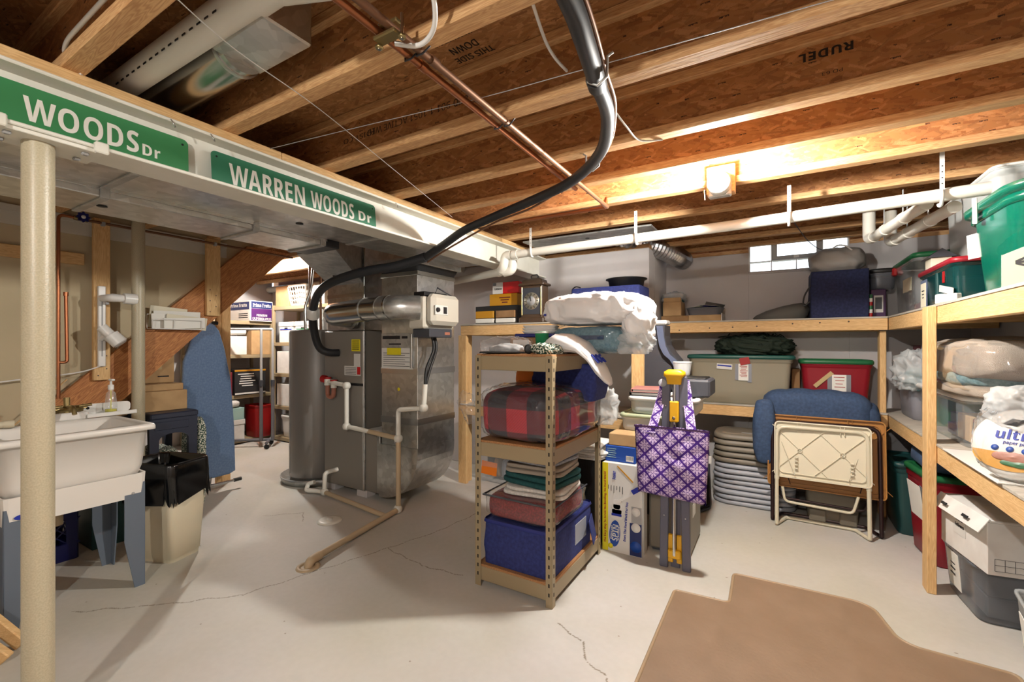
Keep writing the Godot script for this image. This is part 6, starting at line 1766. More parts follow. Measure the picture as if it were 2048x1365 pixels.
# ---------------------------------------------------------------- right wall shelves
func build_right_shelf_things():
	var y := 1.4895
	# upper deck
	var t = tote("storage_tote", "clear tote with green lid and red latches at the shelf corner", "tote", 0.985, y, 4.12, 0, 0.44, 0.36, 0.62, M.clear, M.green_lid, "", 0.90)
	bl(t, "latch", M.red, -0.225, 0.335, 0.22, 0.03, 0.06, 0.07, 0.008)
	bl(t, "latch", M.red, -0.06, 0.335, -0.315, 0.09, 0.06, 0.02, 0.008)
	bl(t, "base_line", M.red, -0.2, 0.012, 0, 0.012, 0.02, 0.56, 0.003)
	bl(t, "paper_label", M.paper_cream, -0.213, 0.20, -0.10, 0.003, 0.09, 0.22, 0.0)
	for e in [[0.95, 4.20, 0.15, M.pink, "dusty pink"], [0.93, 3.98, 0.11, M.ochre, "gold"], [1.09, 4.10, 0.19, M.white_cloth, "white"], [0.90, 4.10, 0.07, M.maroon_box, "dark red"]]:
		var o = thing("ornament", e[4] + " decoration packed inside the clear corner tote", "decoration", e[0], y + 0.02, e[1], 30, "decorations in the corner tote")
		mi(o, "decoration", blob(0.11, e[2], 0.13, 0.8, 0.02, 0.8, int(e[1] * 100)), e[3])
	var h = thing("house_ornament", "small paper house with dark pitched roof on the tote by the corner", "ornament", 0.82, y + 0.228, 3.54)
	mi(h, "walls", box_mesh(Vector3(0.09, 0.07, 0.12), 0.002), M.paper_cream, Vector3(0, 0.035, 0))
	mi(h, "roof", prism_mesh([Vector2(-0.065, 0.0), Vector2(0.065, 0.0), Vector2(0.0, 0.05)], 0.15), M.charcoal, Vector3(0, 0.07, 0))
	t = tote("storage_tote", "dark teal tote with dusty red lid and taped note on the upper shelf", "tote", 0.955, y, 3.30, 0, 0.42, 0.20, 0.62, M.tinted_teal, M.red_tote, "", 0.92, 0.025)
	bl(t, "rib", M.teal_dark, -0.198, 0.10, -0.02, 0.014, 0.17, 0.035, 0.005)
	bl(t, "tape_patch", M.denim, -0.2, 0.09, 0.23, 0.004, 0.17, 0.13, 0.001)
	bl(t, "note", M.paper_cream, -0.203, 0.085, 0.23, 0.003, 0.14, 0.10, 0.0, Vector3(0, 0, 0))
	for k in 3:
		bl(t, "scribble", M.ink, -0.205, 0.11 - 0.02 * k, 0.23, 0.001, 0.006, 0.05 - 0.01 * k, 0.0)
	bl(t, "white_tape", M.label_white, -0.2, 0.075, -0.17, 0.003, 0.035, 0.22, 0.0, Vector3(10, 0, 0))
	bl(t, "red_tag", M.red, -0.203, 0.145, -0.14, 0.003, 0.06, 0.03, 0.0)
	var pl := carton("power_adapter", "two white plastic brackets lying on the shelf edge", "bracket", 0.722, y, 3.08, 5, 0.03, 0.05, 0.05, M.white_plastic)
	bl(pl, "arm", M.white_plastic, 0.0, 0.02, -0.11, 0.03, 0.04, 0.09, 0.004, Vector3(0, 25, 0))
	t = tote("storage_tote", "big frosted white tote with a flat lid behind the green bin", "tote", 1.06, y, 3.37, 0, 0.34, 0.60, 0.74, M.frost_white, M.white_plastic, "", 0.90, 0.02)
	t.position += Vector3(0.0, 0.24 - 0.0, 0)
	t.scale = Vector3(1, 0.66, 1)
	green_bin(0.98, y, 2.62)
	var c = carton("pale_box", "pale green carton with black marker scrawl at the shelf edge", "box", 0.82, y, 2.215, 0, 0.20, 0.125, 0.28, M.pale_green)
	bl(c, "white_end", M.label_white, -0.04, 0.0625, 0.1405, 0.12, 0.125, 0.002, 0.0)
	for k in 3:
		bl(c, "marker_stroke", M.ink, -0.1008, 0.06 + 0.012 * k, -0.04, 0.001, 0.008, 0.13, 0.0, Vector3(14 - 8 * k, 0, 0))
	t = tote("storage_tote", "teal lidded tote stacked high behind the pale green carton", "tote", 1.0, y + 0.13, 2.0, 0, 0.42, 0.24, 0.50, M.tinted_teal, M.teal_lid, "", 0.9)
	carton("cardboard_box", "tan carton propping up the teal tote behind the pale green one", "box", 1.09, y, 2.0, 0, 0.28, 0.129, 0.40, M.card)
	# lower deck
	y = 0.7745
	t = tote("storage_tote", "plain grey tote at the dark end of the lower shelf", "tote", 0.96, y, 4.10, 0, 0.40, 0.30, 0.40, M.grey_tote)
	c = carton("folder_box", "grey and maroon box standing in the dark shelf corner", "box", 1.03, y + 0.301, 4.30, 0, 0.30, 0.20, 0.22, M.maroon_box)
	bl(c, "grey_end", M.grey_light, -0.11, 0.10, -0.111, 0.08, 0.20, 0.002, 0.0)
	var b = thing("plastic_bag", "crinkled clear plastic bag spilling over the grey tote", "bag", 0.83, y + 0.20, 3.95)
	mi(b, "film", blob(0.24, 0.24, 0.30, 0.8, 0.06, 0.9, 111, 56, 30), M.frost)
	mi(b, "inner", blob(0.16, 0.14, 0.20, 0.8, 0.04, 0.9, 112), M.sage_cloth)
	t = tote("storage_tote", "long clear tote with white lid under the fleece blanket", "tote", 0.99, y, 3.40, 0, 0.42, 0.235, 0.86, M.clear, M.white_plastic, "", 0.93, 0.025)
	for e in [[0.93, 3.62, 0.19, M.green_lid, 0.03, "slim green"], [0.98, 3.50, 0.10, M.charcoal, 0.14, "charcoal"], [0.93, 3.165, 0.13, M.card, 0.18, "tan cardboard"], [0.93, 3.34, 0.06, M.navy_fabric, 0.15, "low navy"], [0.95, 3.035, 0.14, M.white_cloth, 0.06, "white"]]:
		var o = carton("packed_box", e[5] + " box packed inside the long clear tote", "box", e[0], y + 0.016, e[1], 0, 0.20, e[2], e[4], e[3], "boxes in the long clear tote")
	b = thing("fleece_blanket", "folded beige fleece blanket in clear plastic on the long clear tote", "blanket", 0.985, y + 0.262, 3.12)
	for e in [[0.50, 0.06, 0.95, M.fleece, 0.0, 120], [0.49, 0.07, 0.78, M.sage_cloth, 0.045, 121], [0.50, 0.19, 0.92, M.fleece, 0.08, 122]]:
		mi(b, "fold", blob(e[0], e[1], e[2], 0.45, 0.028, 0.28, e[5], 72, 32), e[3], Vector3(0, e[4], 0))
	mi(b, "film", blob(0.53, 0.27, 1.0, 0.45, 0.012, 0.6, 124, 56, 26), M.film)
	cookie_tin(1.03, y, 2.715)
	c = carton("switch_plate", "cream slotted plastic block on a white board on the lower shelf", "block", 0.79, y + 0.006, 2.66, -30, 0.05, 0.045, 0.12, M.cream_tray)
	bl(c, "slot", M.ink, -0.0255, 0.022, 0.0, 0.002, 0.008, 0.05, 0.0)
	var wb = thing("white_board", "thin white board lying at the front of the lower shelf", "board", 0.84, y, 2.60)
	bl(wb, "board", M.white_plastic, 0, 0.0025, 0, 0.30, 0.005, 0.62, 0.001)
	plates_pack(0.775, y + 0.006, 2.37)
	# below the lower deck
	t = tote("storage_tote", "red tote with green lid on the floor behind the pine post", "tote", 0.94, 0, 3.62, 6, 0.42, 0.50, 0.40, M.red_tote, M.green_lid, "", 0.84)
	bl(t, "taped_sheet", M.paper, -0.192, 0.26, 0.03, 0.003, 0.34, 0.20, 0.0, Vector3(0, 0, 7))
	bl(t, "tape", M.tape_silver, -0.196, 0.30, -0.06, 0.003, 0.28, 0.04, 0.0, Vector3(10, 0, 7))
	var bl2 = thing("blue_blanket", "dark blue quilt lying on the red floor tote", "blanket", 0.94, 0.532, 3.64)
	mi(bl2, "quilt", blob(0.40, 0.12, 0.46, 0.5, 0.015, 0.4, 130, 40, 18), M.comforter_blue)
	tote("storage_tote", "dark teal tote on the floor in the shadowed corner", "tote", 0.90, 0, 4.10, 0, 0.44, 0.46, 0.42, M.teal_dark, M.teal_dark)
	t = tote("storage_tote", "smoky grey clear tote with a taped paper under the tilted file box", "tote", 0.985, 0, 3.05, 4, 0.44, 0.262, 0.40, M.smoke, null, "", 0.88)
	bl(t, "paper_label", M.paper, -0.205, 0.14, 0.06, 0.003, 0.18, 0.13, 0.0, Vector3(0, 0, 5))
	for k in 3:
		bl(t, "scribble", M.ink, -0.209 + 0.0, 0.17 - 0.025 * k, 0.06, 0.002, 0.006, 0.05, 0.0, Vector3(0, 0, 5))
	for k in 2:
		carton("packed_box", ("upper" if k == 1 else "lower") + " grey carton packed inside the smoky tote", "box", 0.99, 0.016 + 0.10 * k, 3.05, 4, 0.32, 0.095, 0.28, M.grey_light, "cartons in the smoky tote")
	t = tote("storage_tote", "clear tote with a marker label at the end of the floor row", "tote", 1.03, 0, 2.48, -8, 0.40, 0.25, 0.42, M.frost, null, "", 0.88)
	bl(t, "paper_label", M.paper, -0.188, 0.12, 0.02, 0.003, 0.14, 0.20, 0.0, Vector3(0, 0, 6))
	for k in 3:
		bl(t, "scribble", M.ink, -0.1915, 0.15 - 0.03 * k, 0.02, 0.002, 0.008, 0.07, 0.0, Vector3(10, 0, 6))
	var f = thing("file_box", "white cardboard file box with open lid and grid print on the smoky tote", "box", 0.915, 0.268, 2.965, 9)
	bl(f, "body", M.card_white, 0, 0.115, 0, 0.30, 0.23, 0.385, 0.003)
	bl(f, "lid", M.card_white, 0.01, 0.236, 0.0, 0.31, 0.012, 0.40, 0.003)
	bl(f, "lid_flap", M.card_white, -0.165, 0.215, 0.0, 0.005, 0.075, 0.405, 0.001, Vector3(0, 0, -32))
	bl(f, "handhole", M.ink, -0.1815, 0.218, 0.09, 0.004, 0.014, 0.045, 0.001, Vector3(0, 0, -32))
	bl(f, "handhole", M.ink, -0.1815, 0.218, -0.09, 0.004, 0.014, 0.045, 0.001, Vector3(0, 0, -32))
	bl(f, "handhole", M.ink, -0.151, 0.165, 0.02, 0.002, 0.018, 0.06, 0.001)
	bl(f, "stamp", M.label_white, -0.1512, 0.125, 0.02, 0.001, 0.07, 0.10, 0.0)
	txt(f, "Fellowes", M.ink, 0.075, 0.017, V(-0.152, 0.135, 0.02), Vector3(0, -90, 0))
	for k in 3:
		bl(f, "grid_rule", M.ink, 0.01, 0.02 + 0.026 * k, -0.193, 0.27, 0.0015, 0.0006, 0.0)
	for k in 9:
		bl(f, "grid_rule", M.ink, -0.125 + 0.0337 * k, 0.046, -0.193, 0.0015, 0.052, 0.0006, 0.0)

func green_bin(x, y, d):
	var t = thing("green_tub", "translucent green rounded tub with overhanging lid on the upper shelf", "tub", x, y, d)
	var rings := []
	for a in [[0.36, 0.50, 0.0], [0.38, 0.52, 0.015], [0.42, 0.60, 0.32], [0.425, 0.61, 0.34]]:
		rings.append(rring(a[0], a[1], 0.16, a[2], 9))
	mi(t, "tub", loft(rings, true, false), M.tinted_green)
	mi(t, "rim", loft([rring(0.43, 0.615, 0.16, 0.33, 9), rring(0.445, 0.63, 0.16, 0.335, 9), rring(0.445, 0.63, 0.16, 0.365, 9), rring(0.43, 0.615, 0.16, 0.365, 9)], false, false), M.tinted_green)
	mi(t, "lid", loft([rring(0.44, 0.62, 0.16, 0.362, 9), rring(0.48, 0.68, 0.17, 0.37, 9), rring(0.485, 0.69, 0.17, 0.395, 9), rring(0.45, 0.64, 0.16, 0.405, 9), rring(0.30, 0.5, 0.14, 0.41, 9)], true, true), M.tinted_green)
	bl(t, "handle", M.white_plastic, -0.242, 0.37, 0.06, 0.006, 0.11, 0.045, 0.002, Vector3(12, 0, 4))
	bl(t, "white_label", M.label_white, -0.205, 0.24, 0.20, 0.003, 0.11, 0.07, 0.0, Vector3(0, 22, 4))
	mi(t, "contents", blob(0.30, 0.24, 0.42, 0.6, 0.03, 0.5, 140), M.teal_cloth, Vector3(0, 0.02, 0))

func cookie_tin(x, y, d):
	var t = thing("cookie_tin", "oval holiday tin with red lid and printed tree on the lower shelf", "tin", x, y, d)
	mi(t, "tin", loft([rring(0.28, 0.46, 0.13, 0.0, 9), rring(0.285, 0.465, 0.13, 0.005, 9), rring(0.285, 0.465, 0.13, 0.205, 9)], true, true), mk("tin_print", Color(0.72, 0.72, 0.68), 0.35, 0.2))
	mi(t, "lid", loft([rring(0.29, 0.47, 0.13, 0.195, 9), rring(0.295, 0.475, 0.13, 0.20, 9), rring(0.295, 0.475, 0.13, 0.225, 9), rring(0.28, 0.46, 0.13, 0.232, 9)], true, true), M.red_tote)
	for k in 5:
		mi(t, "printed_tree", prism_mesh([Vector2(-0.035 + 0.004 * k, 0.0), Vector2(0.035 - 0.004 * k, 0.0), Vector2(0.0, 0.055)], 0.003), M.green_lid, V(-0.142, 0.045 + 0.03 * k, 0.07), Vector3(0, -90, 0))
	bl(t, "printed_gift", M.red, -0.143, 0.165, -0.06, 0.002, 0.05, 0.06, 0.0)
	bl(t, "printed_stripe", M.label_white, -0.1443, 0.165, -0.06, 0.001, 0.05, 0.008, 0.0)
	bl(t, "printed_base", M.maroon_box, -0.143, 0.03, -0.01, 0.002, 0.05, 0.09, 0.0)

func plates_pack(x, y, d):
	var t = thing("paper_plates", "plastic pack of white paper plates with food picture on the shelf edge", "package", x, y, d)
	# the round stack leans back; its printed face looks up into the aisle
	var g := mi(t, "pack", lathe([[0.0, -0.035], [0.10, -0.035], [0.125, -0.02], [0.135, 0.0], [0.132, 0.022], [0.118, 0.034], [0.0, 0.036]], 40), M.white_plastic)
	var n := Vector3(-0.62, 0.42, 0.66).normalized()
	var rt := Vector3.UP.cross(n).normalized()
	g.transform = Transform3D(Basis(rt, n, rt.cross(n)), Vector3(0, 0.128, 0))
	var flat := Vector3(-90, 0, 0)
	txt(g, "ultra", M.ink_blue, 0.115, 0.040, Vector3(0.0, 0.037, -0.025), flat, true, 0.001)
	txt(g, "paper plates", M.ink_blue, 0.085, 0.016, Vector3(0.012, 0.037, 0.008), flat, false, 0.001)
	mi(g, "brand_mark", prism_mesh([Vector2(-0.034, -0.012), Vector2(0.005, -0.016), Vector2(0.035, 0.014), Vector2(0.012, 0.01), Vector2(-0.012, 0.012)], 0.002), M.ink, Vector3(-0.012, 0.037, -0.075), flat)
	mi(g, "count_badge", lathe([[0.0, 0.002], [0.026, 0.002], [0.026, 0.0]], 20), M.blue_box, Vector3(0.078, 0.0355, -0.062))
	txt(g, "25", M.label_white, 0.03, 0.024, Vector3(0.078, 0.038, -0.062), flat, true, 0.001)
	for k in 3:
		mi(g, "round_icon", lathe([[0.0, 0.001], [0.011, 0.001], [0.011, 0.0]], 14), M.blue_box, Vector3(-0.05 + 0.042 * k, 0.0362, 0.032))
	var half := []
	for i in 13:
		half.append(Vector2(cos(PI + PI * i / 12) * 0.112, -0.048 + sin(PI + PI * i / 12) * 0.066))
	mi(g, "picture_plate", prism_mesh(half, 0.002), M.ochre, Vector3(0, 0.0365, 0.0), flat)
	mi(g, "picture_food", blob(0.12, 0.006, 0.032, 0.7, 0.004, 0.8, 155), M.clay, Vector3(0.01, 0.0372, 0.062))
	mi(g, "picture_garnish", blob(0.10, 0.005, 0.020, 0.7, 0.004, 0.8, 154), M.green_lid, Vector3(0.03, 0.0374, 0.085))
	mi(t, "film", blob(0.24, 0.27, 0.24, 0.8, 0.012, 0.9, 151, 60, 30), M.film)
	mi(t, "loose_film", blob(0.22, 0.12, 0.22, 0.7, 0.035, 0.8, 152, 60, 30), M.frost, Vector3(0.05, 0.20, -0.08))

# ---------------------------------------------------------------- tote lids, tray tables, comforter, mat
const ORDER := ["lowest", "second", "third", "fourth", "fifth", "sixth", "seventh", "eighth"]
func build_floor_things():
	var yy := 0.004
	for k in 13:  # stacked tote lids, grey below and taupe above
		var grey := k < 8
		var t = thing("tote_lid", (ORDER[k] + " grey plastic tote lid counted up from the floor in the stack") if grey else (ORDER[k - 8] + " taupe plastic tote lid counted up from the grey ones in the stack"), "tray", -0.16 + 0.006 * sin(k * 2.1), yy, 4.15 + 0.004 * cos(k * 1.7), 2.0 * sin(k * 1.3), "grey tote lids in the stack" if grey else "taupe tote lids in the stack")
		var m = M.lid_grey if grey else M.lid_taupe
		var h := 0.040 if grey else 0.046
		mi(t, "rim", loft([rring(0.53, 0.37, 0.10, 0.0, 7), rring(0.575, 0.415, 0.12, 0.002, 7), rring(0.585, 0.425, 0.12, 0.014, 7), rring(0.575, 0.415, 0.12, h - 0.01, 7), rring(0.54, 0.38, 0.10, h - 0.004, 7), rring(0.50, 0.34, 0.09, h - 0.006, 7)], true, true), m)
		mi(t, "centre_panel", loft([rring(0.46, 0.29, 0.05, h - 0.012, 6), rring(0.45, 0.28, 0.05, h - 0.002, 6), rring(0.40, 0.23, 0.04, h - 0.002, 6)], false, true), m)
		if k == 12:
			bl(t, "print_patch", M.grey_light, -0.04, h - 0.0015, -0.08, 0.09, 0.002, 0.03, 0.0)
		yy += h + 0.001
	# dark frame leaning left of the lids
	var fr = thing("folding_cart", "black folded luggage cart behind the tote bag beside the tote lid stack", "cart", -0.52, 0, 3.72)
	tube(fr, "loop", M.black, bend([V(-0.55, 0.015, 3.62), V(-0.46, 0.015, 3.80), V(-0.50, 0.52, 3.95), V(-0.60, 0.52, 3.75), V(-0.55, 0.02, 3.61)], 0.04), 0.011, 10)
	tube(fr, "loop", M.dark_steel, bend([V(-0.52, 0.015, 3.58), V(-0.44, 0.015, 3.76), V(-0.48, 0.45, 3.92), V(-0.57, 0.45, 3.70)], 0.04), 0.010, 10)
	# tote and comforter behind the tray tables
	var tt = tote("storage_tote", "taupe tote on the floor behind the folding tray tables", "tote", 0.345, 0, 4.05, 0, 0.36, 0.545, 0.36, M.taupe_tote, M.taupe_tote, "", 0.82)
	for x in [-0.09, 0.09]:
		bl(tt, "foot_notch", M.taupe_tote, x, 0.05, -0.155, 0.10, 0.09, 0.02, 0.01)
	var c = thing("comforter", "quilted slate blue comforter folded on the taupe tote", "bedding", 0.245, 0.588, 4.06)
	mi(c, "quilt", quilt_mesh(0.72, 0.345, 0.26), M.comforter_blue)
	mi(c, "hanging_fold", blob(0.14, 0.48, 0.12, 0.6, 0.015, 0.4, 160), M.comforter_blue, Vector3(-0.325, -0.2, 0.19))
	mi(c, "fold", blob(0.20, 0.27, 0.20, 0.5, 0.015, 0.4, 161), M.comforter_blue, Vector3(0.28, 0.0, 0.0))
	tray_table("tan plastic tray table with brown tube legs leaning behind the cream one", 0.285, 3.80, 0.685, 0.52, 0.245, M.tan_tray, M.brown_tube, 0.62)
	tray_table("cream plastic tray table with cream tube legs leaning on the tan one", 0.262, 3.715, 0.555, 0.395, 0.335, M.cream_tray, M.cream_tube, 0.52)
	# chair mat
	var m = thing("chair_mat", "brown ribbed office chair mat with a front lip on the floor", "mat", 0.15, 0, 2.0)
	var out := [V(-0.455, 0, 1.2), V(-0.455, 0, 2.42), V(-0.20, 0, 2.435), V(-0.205, 0, 2.762), V(0.345, 0, 2.775), V(0.405, 0, 2.735), V(0.45, 0, 2.52), V(0.50, 0, 2.478), V(0.80, 0, 2.47), V(0.80, 0, 1.2)]
	var sm := bend(out + [out[0]], 0.028)
	var poly := []
	for v in sm:
		poly.append(Vector2(v.x - 0.15, -v.z - 2.0))
	poly.pop_back()
	mi(m, "sheet", prism_mesh(poly, 0.005), M.mat_brown, Vector3(0, 0.0028, 0), Vector3(-90, 0, 0))
	tube(m, "bevel_edge", M.mat_edge, bend(out, 0.03).map(func(v): return v + Vector3(0, 0.003, 0)), 0.008, 8)

func quilt_mesh(w, h, dp) -> ArrayMesh:
	var rings := []
	for i in 25:
		var f := -1.0 + 2.0 * i / 24
		var r := []
		for j in 48:
			var a := TAU * j / 48
			var yv: float = spow(sin(a), 0.55) * h / 2
			var zv: float = spow(cos(a), 0.55) * dp / 2
			var s := pow(max(0.0, 1.0 - pow(abs(f), 6.0)), 0.4)
			var puff: float = 1.0 + 0.05 * abs(sin(f * PI * 2.0)) + 0.03 * abs(sin(a * 3.0))
			r.append(Vector3(f * w / 2, h / 2 + yv * max(s, 0.05) * puff * (1.0 - 0.1 * f * f), zv * max(s, 0.05) * puff))
		rings.append(r)
	return loft(rings, true, true)

# panel seen from below, ribbed, with a bent tube leg frame; leans back a little
func tray_table(label, x, d, w, h, y0, pm, tm, leg_w):
	var t = thing("tray_table", label, "tray table", x, 0, d)
	var lean := Vector3(-7.5, -2.5, 0)
	var g := Node3D.new()
	g.name = "panel"
	t.add_child(g, true)
	g.position = V(0, y0, 0.0)
	g.rotation_degrees = lean
	mi(g, "top", prism_mesh(round_poly(-w / 2, 0, w / 2, h, 0.03), 0.006), pm, Vector3(0, 0, -0.008))
	mi(g, "rim", frame_mesh(round_poly(-w / 2, 0, w / 2, h, 0.03), round_poly(-w / 2 + 0.008, 0.008, w / 2 - 0.008, h - 0.008, 0.024), 0.022), pm, Vector3(0, 0, 0.003))
	mi(g, "inner_rim", frame_mesh(round_poly(-w / 2 + 0.03, 0.03, w / 2 - 0.03, h - 0.03, 0.03), round_poly(-w / 2 + 0.034, 0.034, w / 2 - 0.034, h - 0.034, 0.027), 0.012), pm, Vector3(0, 0, 0.0))
	var cx := [-w * 0.22, w * 0.22]
	for c in cx:
		for s in [-1, 1]:
			var ln: float = h * 0.62
			mi(g, "rib", box_mesh(Vector3(0.0035, ln, 0.010), 0.0005), pm, Vector3(c + s * ln * 0.33, h * 0.5 + ln * 0.34, 0.0), Vector3(0, 0, -s * 45))
			mi(g, "rib", box_mesh(Vector3(0.0035, ln, 0.010), 0.0005), pm, Vector3(c + s * ln * 0.33, h * 0.5 - ln * 0.34, 0.0), Vector3(0, 0, s * 45))
		mi(g, "boss", lathe([[0.016, -0.005], [0.016, 0.006], [0.011, 0.006], [0.011, -0.005]], 16), pm, Vector3(c, h * 0.5, 0.0), Vector3(90, 0, 0))
		for k in 4:
			mi(g, "leg_clip", box_mesh(Vector3(0.02, 0.010, 0.022), 0.002), pm, Vector3(c + (0.05 if c > 0 else -0.02), h * 0.18 + 0.025 * k, 0.006))
		for e in [-0.012, 0.012]:
			mi(g, "hinge_rib", box_mesh(Vector3(0.004, 0.07, 0.014), 0.001), pm, Vector3(c + e, h - 0.035, 0.003))
	# front leg loop stands on the floor, rear loop folded flat
	var hw: float = leg_w / 2
	var top: float = y0 + h * 0.9
	var dz := func(y) -> float: return -0.045 + 0.115 * y
	var o := org(t)
	tube(t, "leg_loop", tm, bend([V(x - hw, 0.014, d + dz.call(0.0)), V(x - hw, top, d + dz.call(top)), V(x + hw, top, d + dz.call(top)), V(x + hw, 0.014, d + dz.call(0.0))], 0.06), 0.0125, 12)
	tube(t, "leg_loop", tm, bend([V(x - hw + 0.035, 0.26, d + dz.call(0.26) + 0.045), V(x - hw + 0.05, 0.16, d + dz.call(0.15) + 0.05), V(x + hw - 0.08, 0.145, d + dz.call(0.15) + 0.05), V(x + hw - 0.05, 0.26, d + dz.call(0.26) + 0.045)], 0.03), 0.009, 10)
	tube(t, "foot_bar", tm, bend([V(x - hw, 0.014, d - 0.045), V(x - hw + 0.06, 0.014, d + 0.12), V(x + hw - 0.06, 0.014, d + 0.10), V(x + hw, 0.014, d - 0.045)], 0.03), 0.0115, 12)
	for s in [-1, 1]:
		tube(t, "spring_wire", tm, [V(x + s * (hw - 0.03), y0 + h * 0.62, d - 0.02 + 0.06), V(x + s * (hw - 0.11), y0 + 0.03, d - 0.02)], 0.003, 6)
		tube(t, "leg_collar", tm, [V(x + s * hw, y0 - 0.015, d + dz.call(y0 - 0.015)), V(x + s * hw, y0 + 0.01, d + dz.call(y0 + 0.01))], 0.016, 12)

# ---------------------------------------------------------------- pipes, hoses and wires at the ceiling
func build_ceiling_services():
	# paired copper lines
	for e in [[-0.895, 0.30, 2.70, M.copper_dull, "dark copper water line crossing under the joists"], [-0.94, 0.62, 2.30, M.copper, "brighter copper water line beside the dark one"]]:
		var c = thing("copper_line", e[4], "pipe", e[0], 2.14, 1.5)
		tube(c, "pipe", e[3], [V(e[0], 2.143, e[1]), V(e[0] - 0.015, 2.143, e[2])], 0.0115, 14)
		for d in [0.98, 1.47]:
			tube(c, "strap", M.dark_steel, [V(e[0] - 0.014, 2.165, d), V(e[0] - 0.013, 2.128, d), V(e[0] + 0.01, 2.128, d), V(e[0] + 0.02, 2.17, d + 0.03)], 0.0025, 6)
		tube(c, "coupling", e[3], [V(e[0] - 0.003, 2.143, 1.03), V(e[0] - 0.003, 2.143, 1.06)], 0.0145, 14)
	var t = thing("copper_branch", "copper branch ending in a tee below the lit joist", "pipe", -0.93, 2.14, 2.70)
	tube(t, "branch", M.copper, bend([V(-0.915, 2.143, 2.62), V(-0.915, 2.143, 2.70), V(-1.60, 2.15, 2.72)], 0.02), 0.0115, 12)
	tube(t, "stub", M.copper, [V(-0.915, 2.143, 2.68), V(-0.915, 2.20, 2.70)], 0.012, 12)
	t = thing("ground_clamp", "brass ground clamp bolted round the copper lines", "clamp", -0.92, 2.14, 0.88)
	for s in [-1, 1]:
		bx(t, "jaw", M.brass, -0.955, -0.875, 2.14 + s * 0.016 - 0.006, 2.14 + s * 0.016 + 0.006, 0.86 + s * 0.004, 0.895 + s * 0.004, 0.003)
	for x in [-0.955, -0.868]:
		tube(t, "screw", M.chrome, [V(x, 2.105, 0.88), V(x, 2.175, 0.88)], 0.005, 8)
		mi(t, "nut", lathe([[0.0, 0.0], [0.011, 0.0], [0.011, 0.008], [0.0, 0.008]], 6), M.brass, V(x, 2.108, 0.88) - org(t))
	tube(t, "hose_tail", M.white_plastic, [V(-0.93, 2.135, 0.915), V(-0.87, 2.13, 0.95), V(-0.80, 2.14, 0.93), V(-0.75, 2.17, 0.87), V(-0.73, 2.2, 0.80)], 0.007, 10, true)
	# insulated refrigerant hose
	var h = thing("insulated_hose", "thick black foam-insulated hose curving from the joists down to the furnace", "hose", -1.2, 2.05, 1.9)
	tube(h, "foam_sleeve", M.hose_foam, [V(-0.41, 2.13, 0.55), V(-0.43, 2.12, 0.97), V(-0.45, 2.11, 1.14), V(-0.485, 2.105, 1.34)], 0.028, 18, true)
	tube(h, "foam_sleeve", M.hose_foam, [V(-0.485, 2.105, 1.335), V(-0.525, 2.105, 1.56), V(-0.65, 2.10, 1.83), V(-0.88, 2.09, 2.05), V(-1.17, 2.075, 2.17), V(-1.45, 2.04, 2.22), V(-1.68, 1.995, 2.24), V(-1.86, 1.93, 2.26), V(-2.05, 1.87, 2.29)], 0.025, 18, true)
	tube(h, "foam_sleeve", M.hose_foam, [V(-2.04, 1.873, 2.288), V(-2.27, 1.825, 2.24), V(-2.52, 1.80, 2.18), V(-2.80, 1.745, 2.14), V(-3.02, 1.68, 2.18), V(-3.22, 1.56, 2.27), V(-3.32, 1.40, 2.35), V(-3.335, 1.26, 2.41), V(-3.30, 1.215, 2.47), V(-3.26, 1.21, 2.55)], 0.032, 18, true)
	tube(h, "tape_wrap", M.rubber, [V(-0.482, 2.105, 1.315), V(-0.49, 2.105, 1.36)], 0.0305, 18)
	tube(h, "copper_liquid_line", M.copper_dull, [V(-0.385, 2.135, 0.6), V(-0.40, 2.13, 1.0), V(-0.455, 2.13, 1.34), V(-0.50, 2.13, 1.57), V(-0.63, 2.12, 1.86), V(-0.87, 2.11, 2.085), V(-1.17, 2.05, 2.20), V(-1.46, 2.015, 2.25), V(-1.86, 1.905, 2.29), V(-2.05, 1.845, 2.32)], 0.006, 8, true)
	tube(h, "tie_wrap", M.white_plastic, [V(-3.215, 1.575, 2.265), V(-3.26, 1.505, 2.30)], 0.045, 16)
	for e in [[-0.47, 1.30], [-0.72, 1.93]]:
		tube(h, "hanger_clamp", M.galv_dull, [V(e[0] - 0.045, 2.158, e[1]), V(e[0] - 0.032, 2.15, e[1]), V(e[0] - 0.03, 2.09, e[1]), V(e[0], 2.072, e[1]), V(e[0] + 0.03, 2.09, e[1]), V(e[0] + 0.032, 2.15, e[1]), V(e[0] + 0.05, 2.158, e[1])], 0.004, 8)
	# PVC drain main
	var p = thing("drain_main", "long white plastic drain pipe hanging below the joists in front of the window", "pipe", -0.5, 1.98, 3.0)
	tube(p, "pipe", M.pvc, [V(-1.80, 1.985, 3.0), V(-0.25, 1.995, 2.97), V(0.85, 2.005, 2.90)], 0.031, 20)
	tube(p, "elbow", M.pvc, bend([V(-1.79, 1.985, 3.0), V(-1.845, 1.985, 3.0), V(-1.86, 1.90, 3.0), V(-1.90, 1.875, 3.02)], 0.06), 0.035, 20)
	tube(p, "elbow", M.pvc, bend([V(-1.80, 1.95, 3.04), V(-1.80, 1.87, 3.04), V(-1.88, 1.86, 3.04)], 0.05), 0.035, 20)
	tube(p, "pipe", M.pvc, [V(-1.88, 1.868, 3.03), V(-2.9, 1.86, 3.35)], 0.031, 20)
	tube(p, "coupling", M.pvc, [V(-1.775, 1.985, 3.0), V(-1.73, 1.985, 3.0)], 0.036, 20)
	tube(p, "coupling", M.pvc, [V(-1.90, 1.868, 3.035), V(-1.94, 1.867, 3.047)], 0.036, 20)
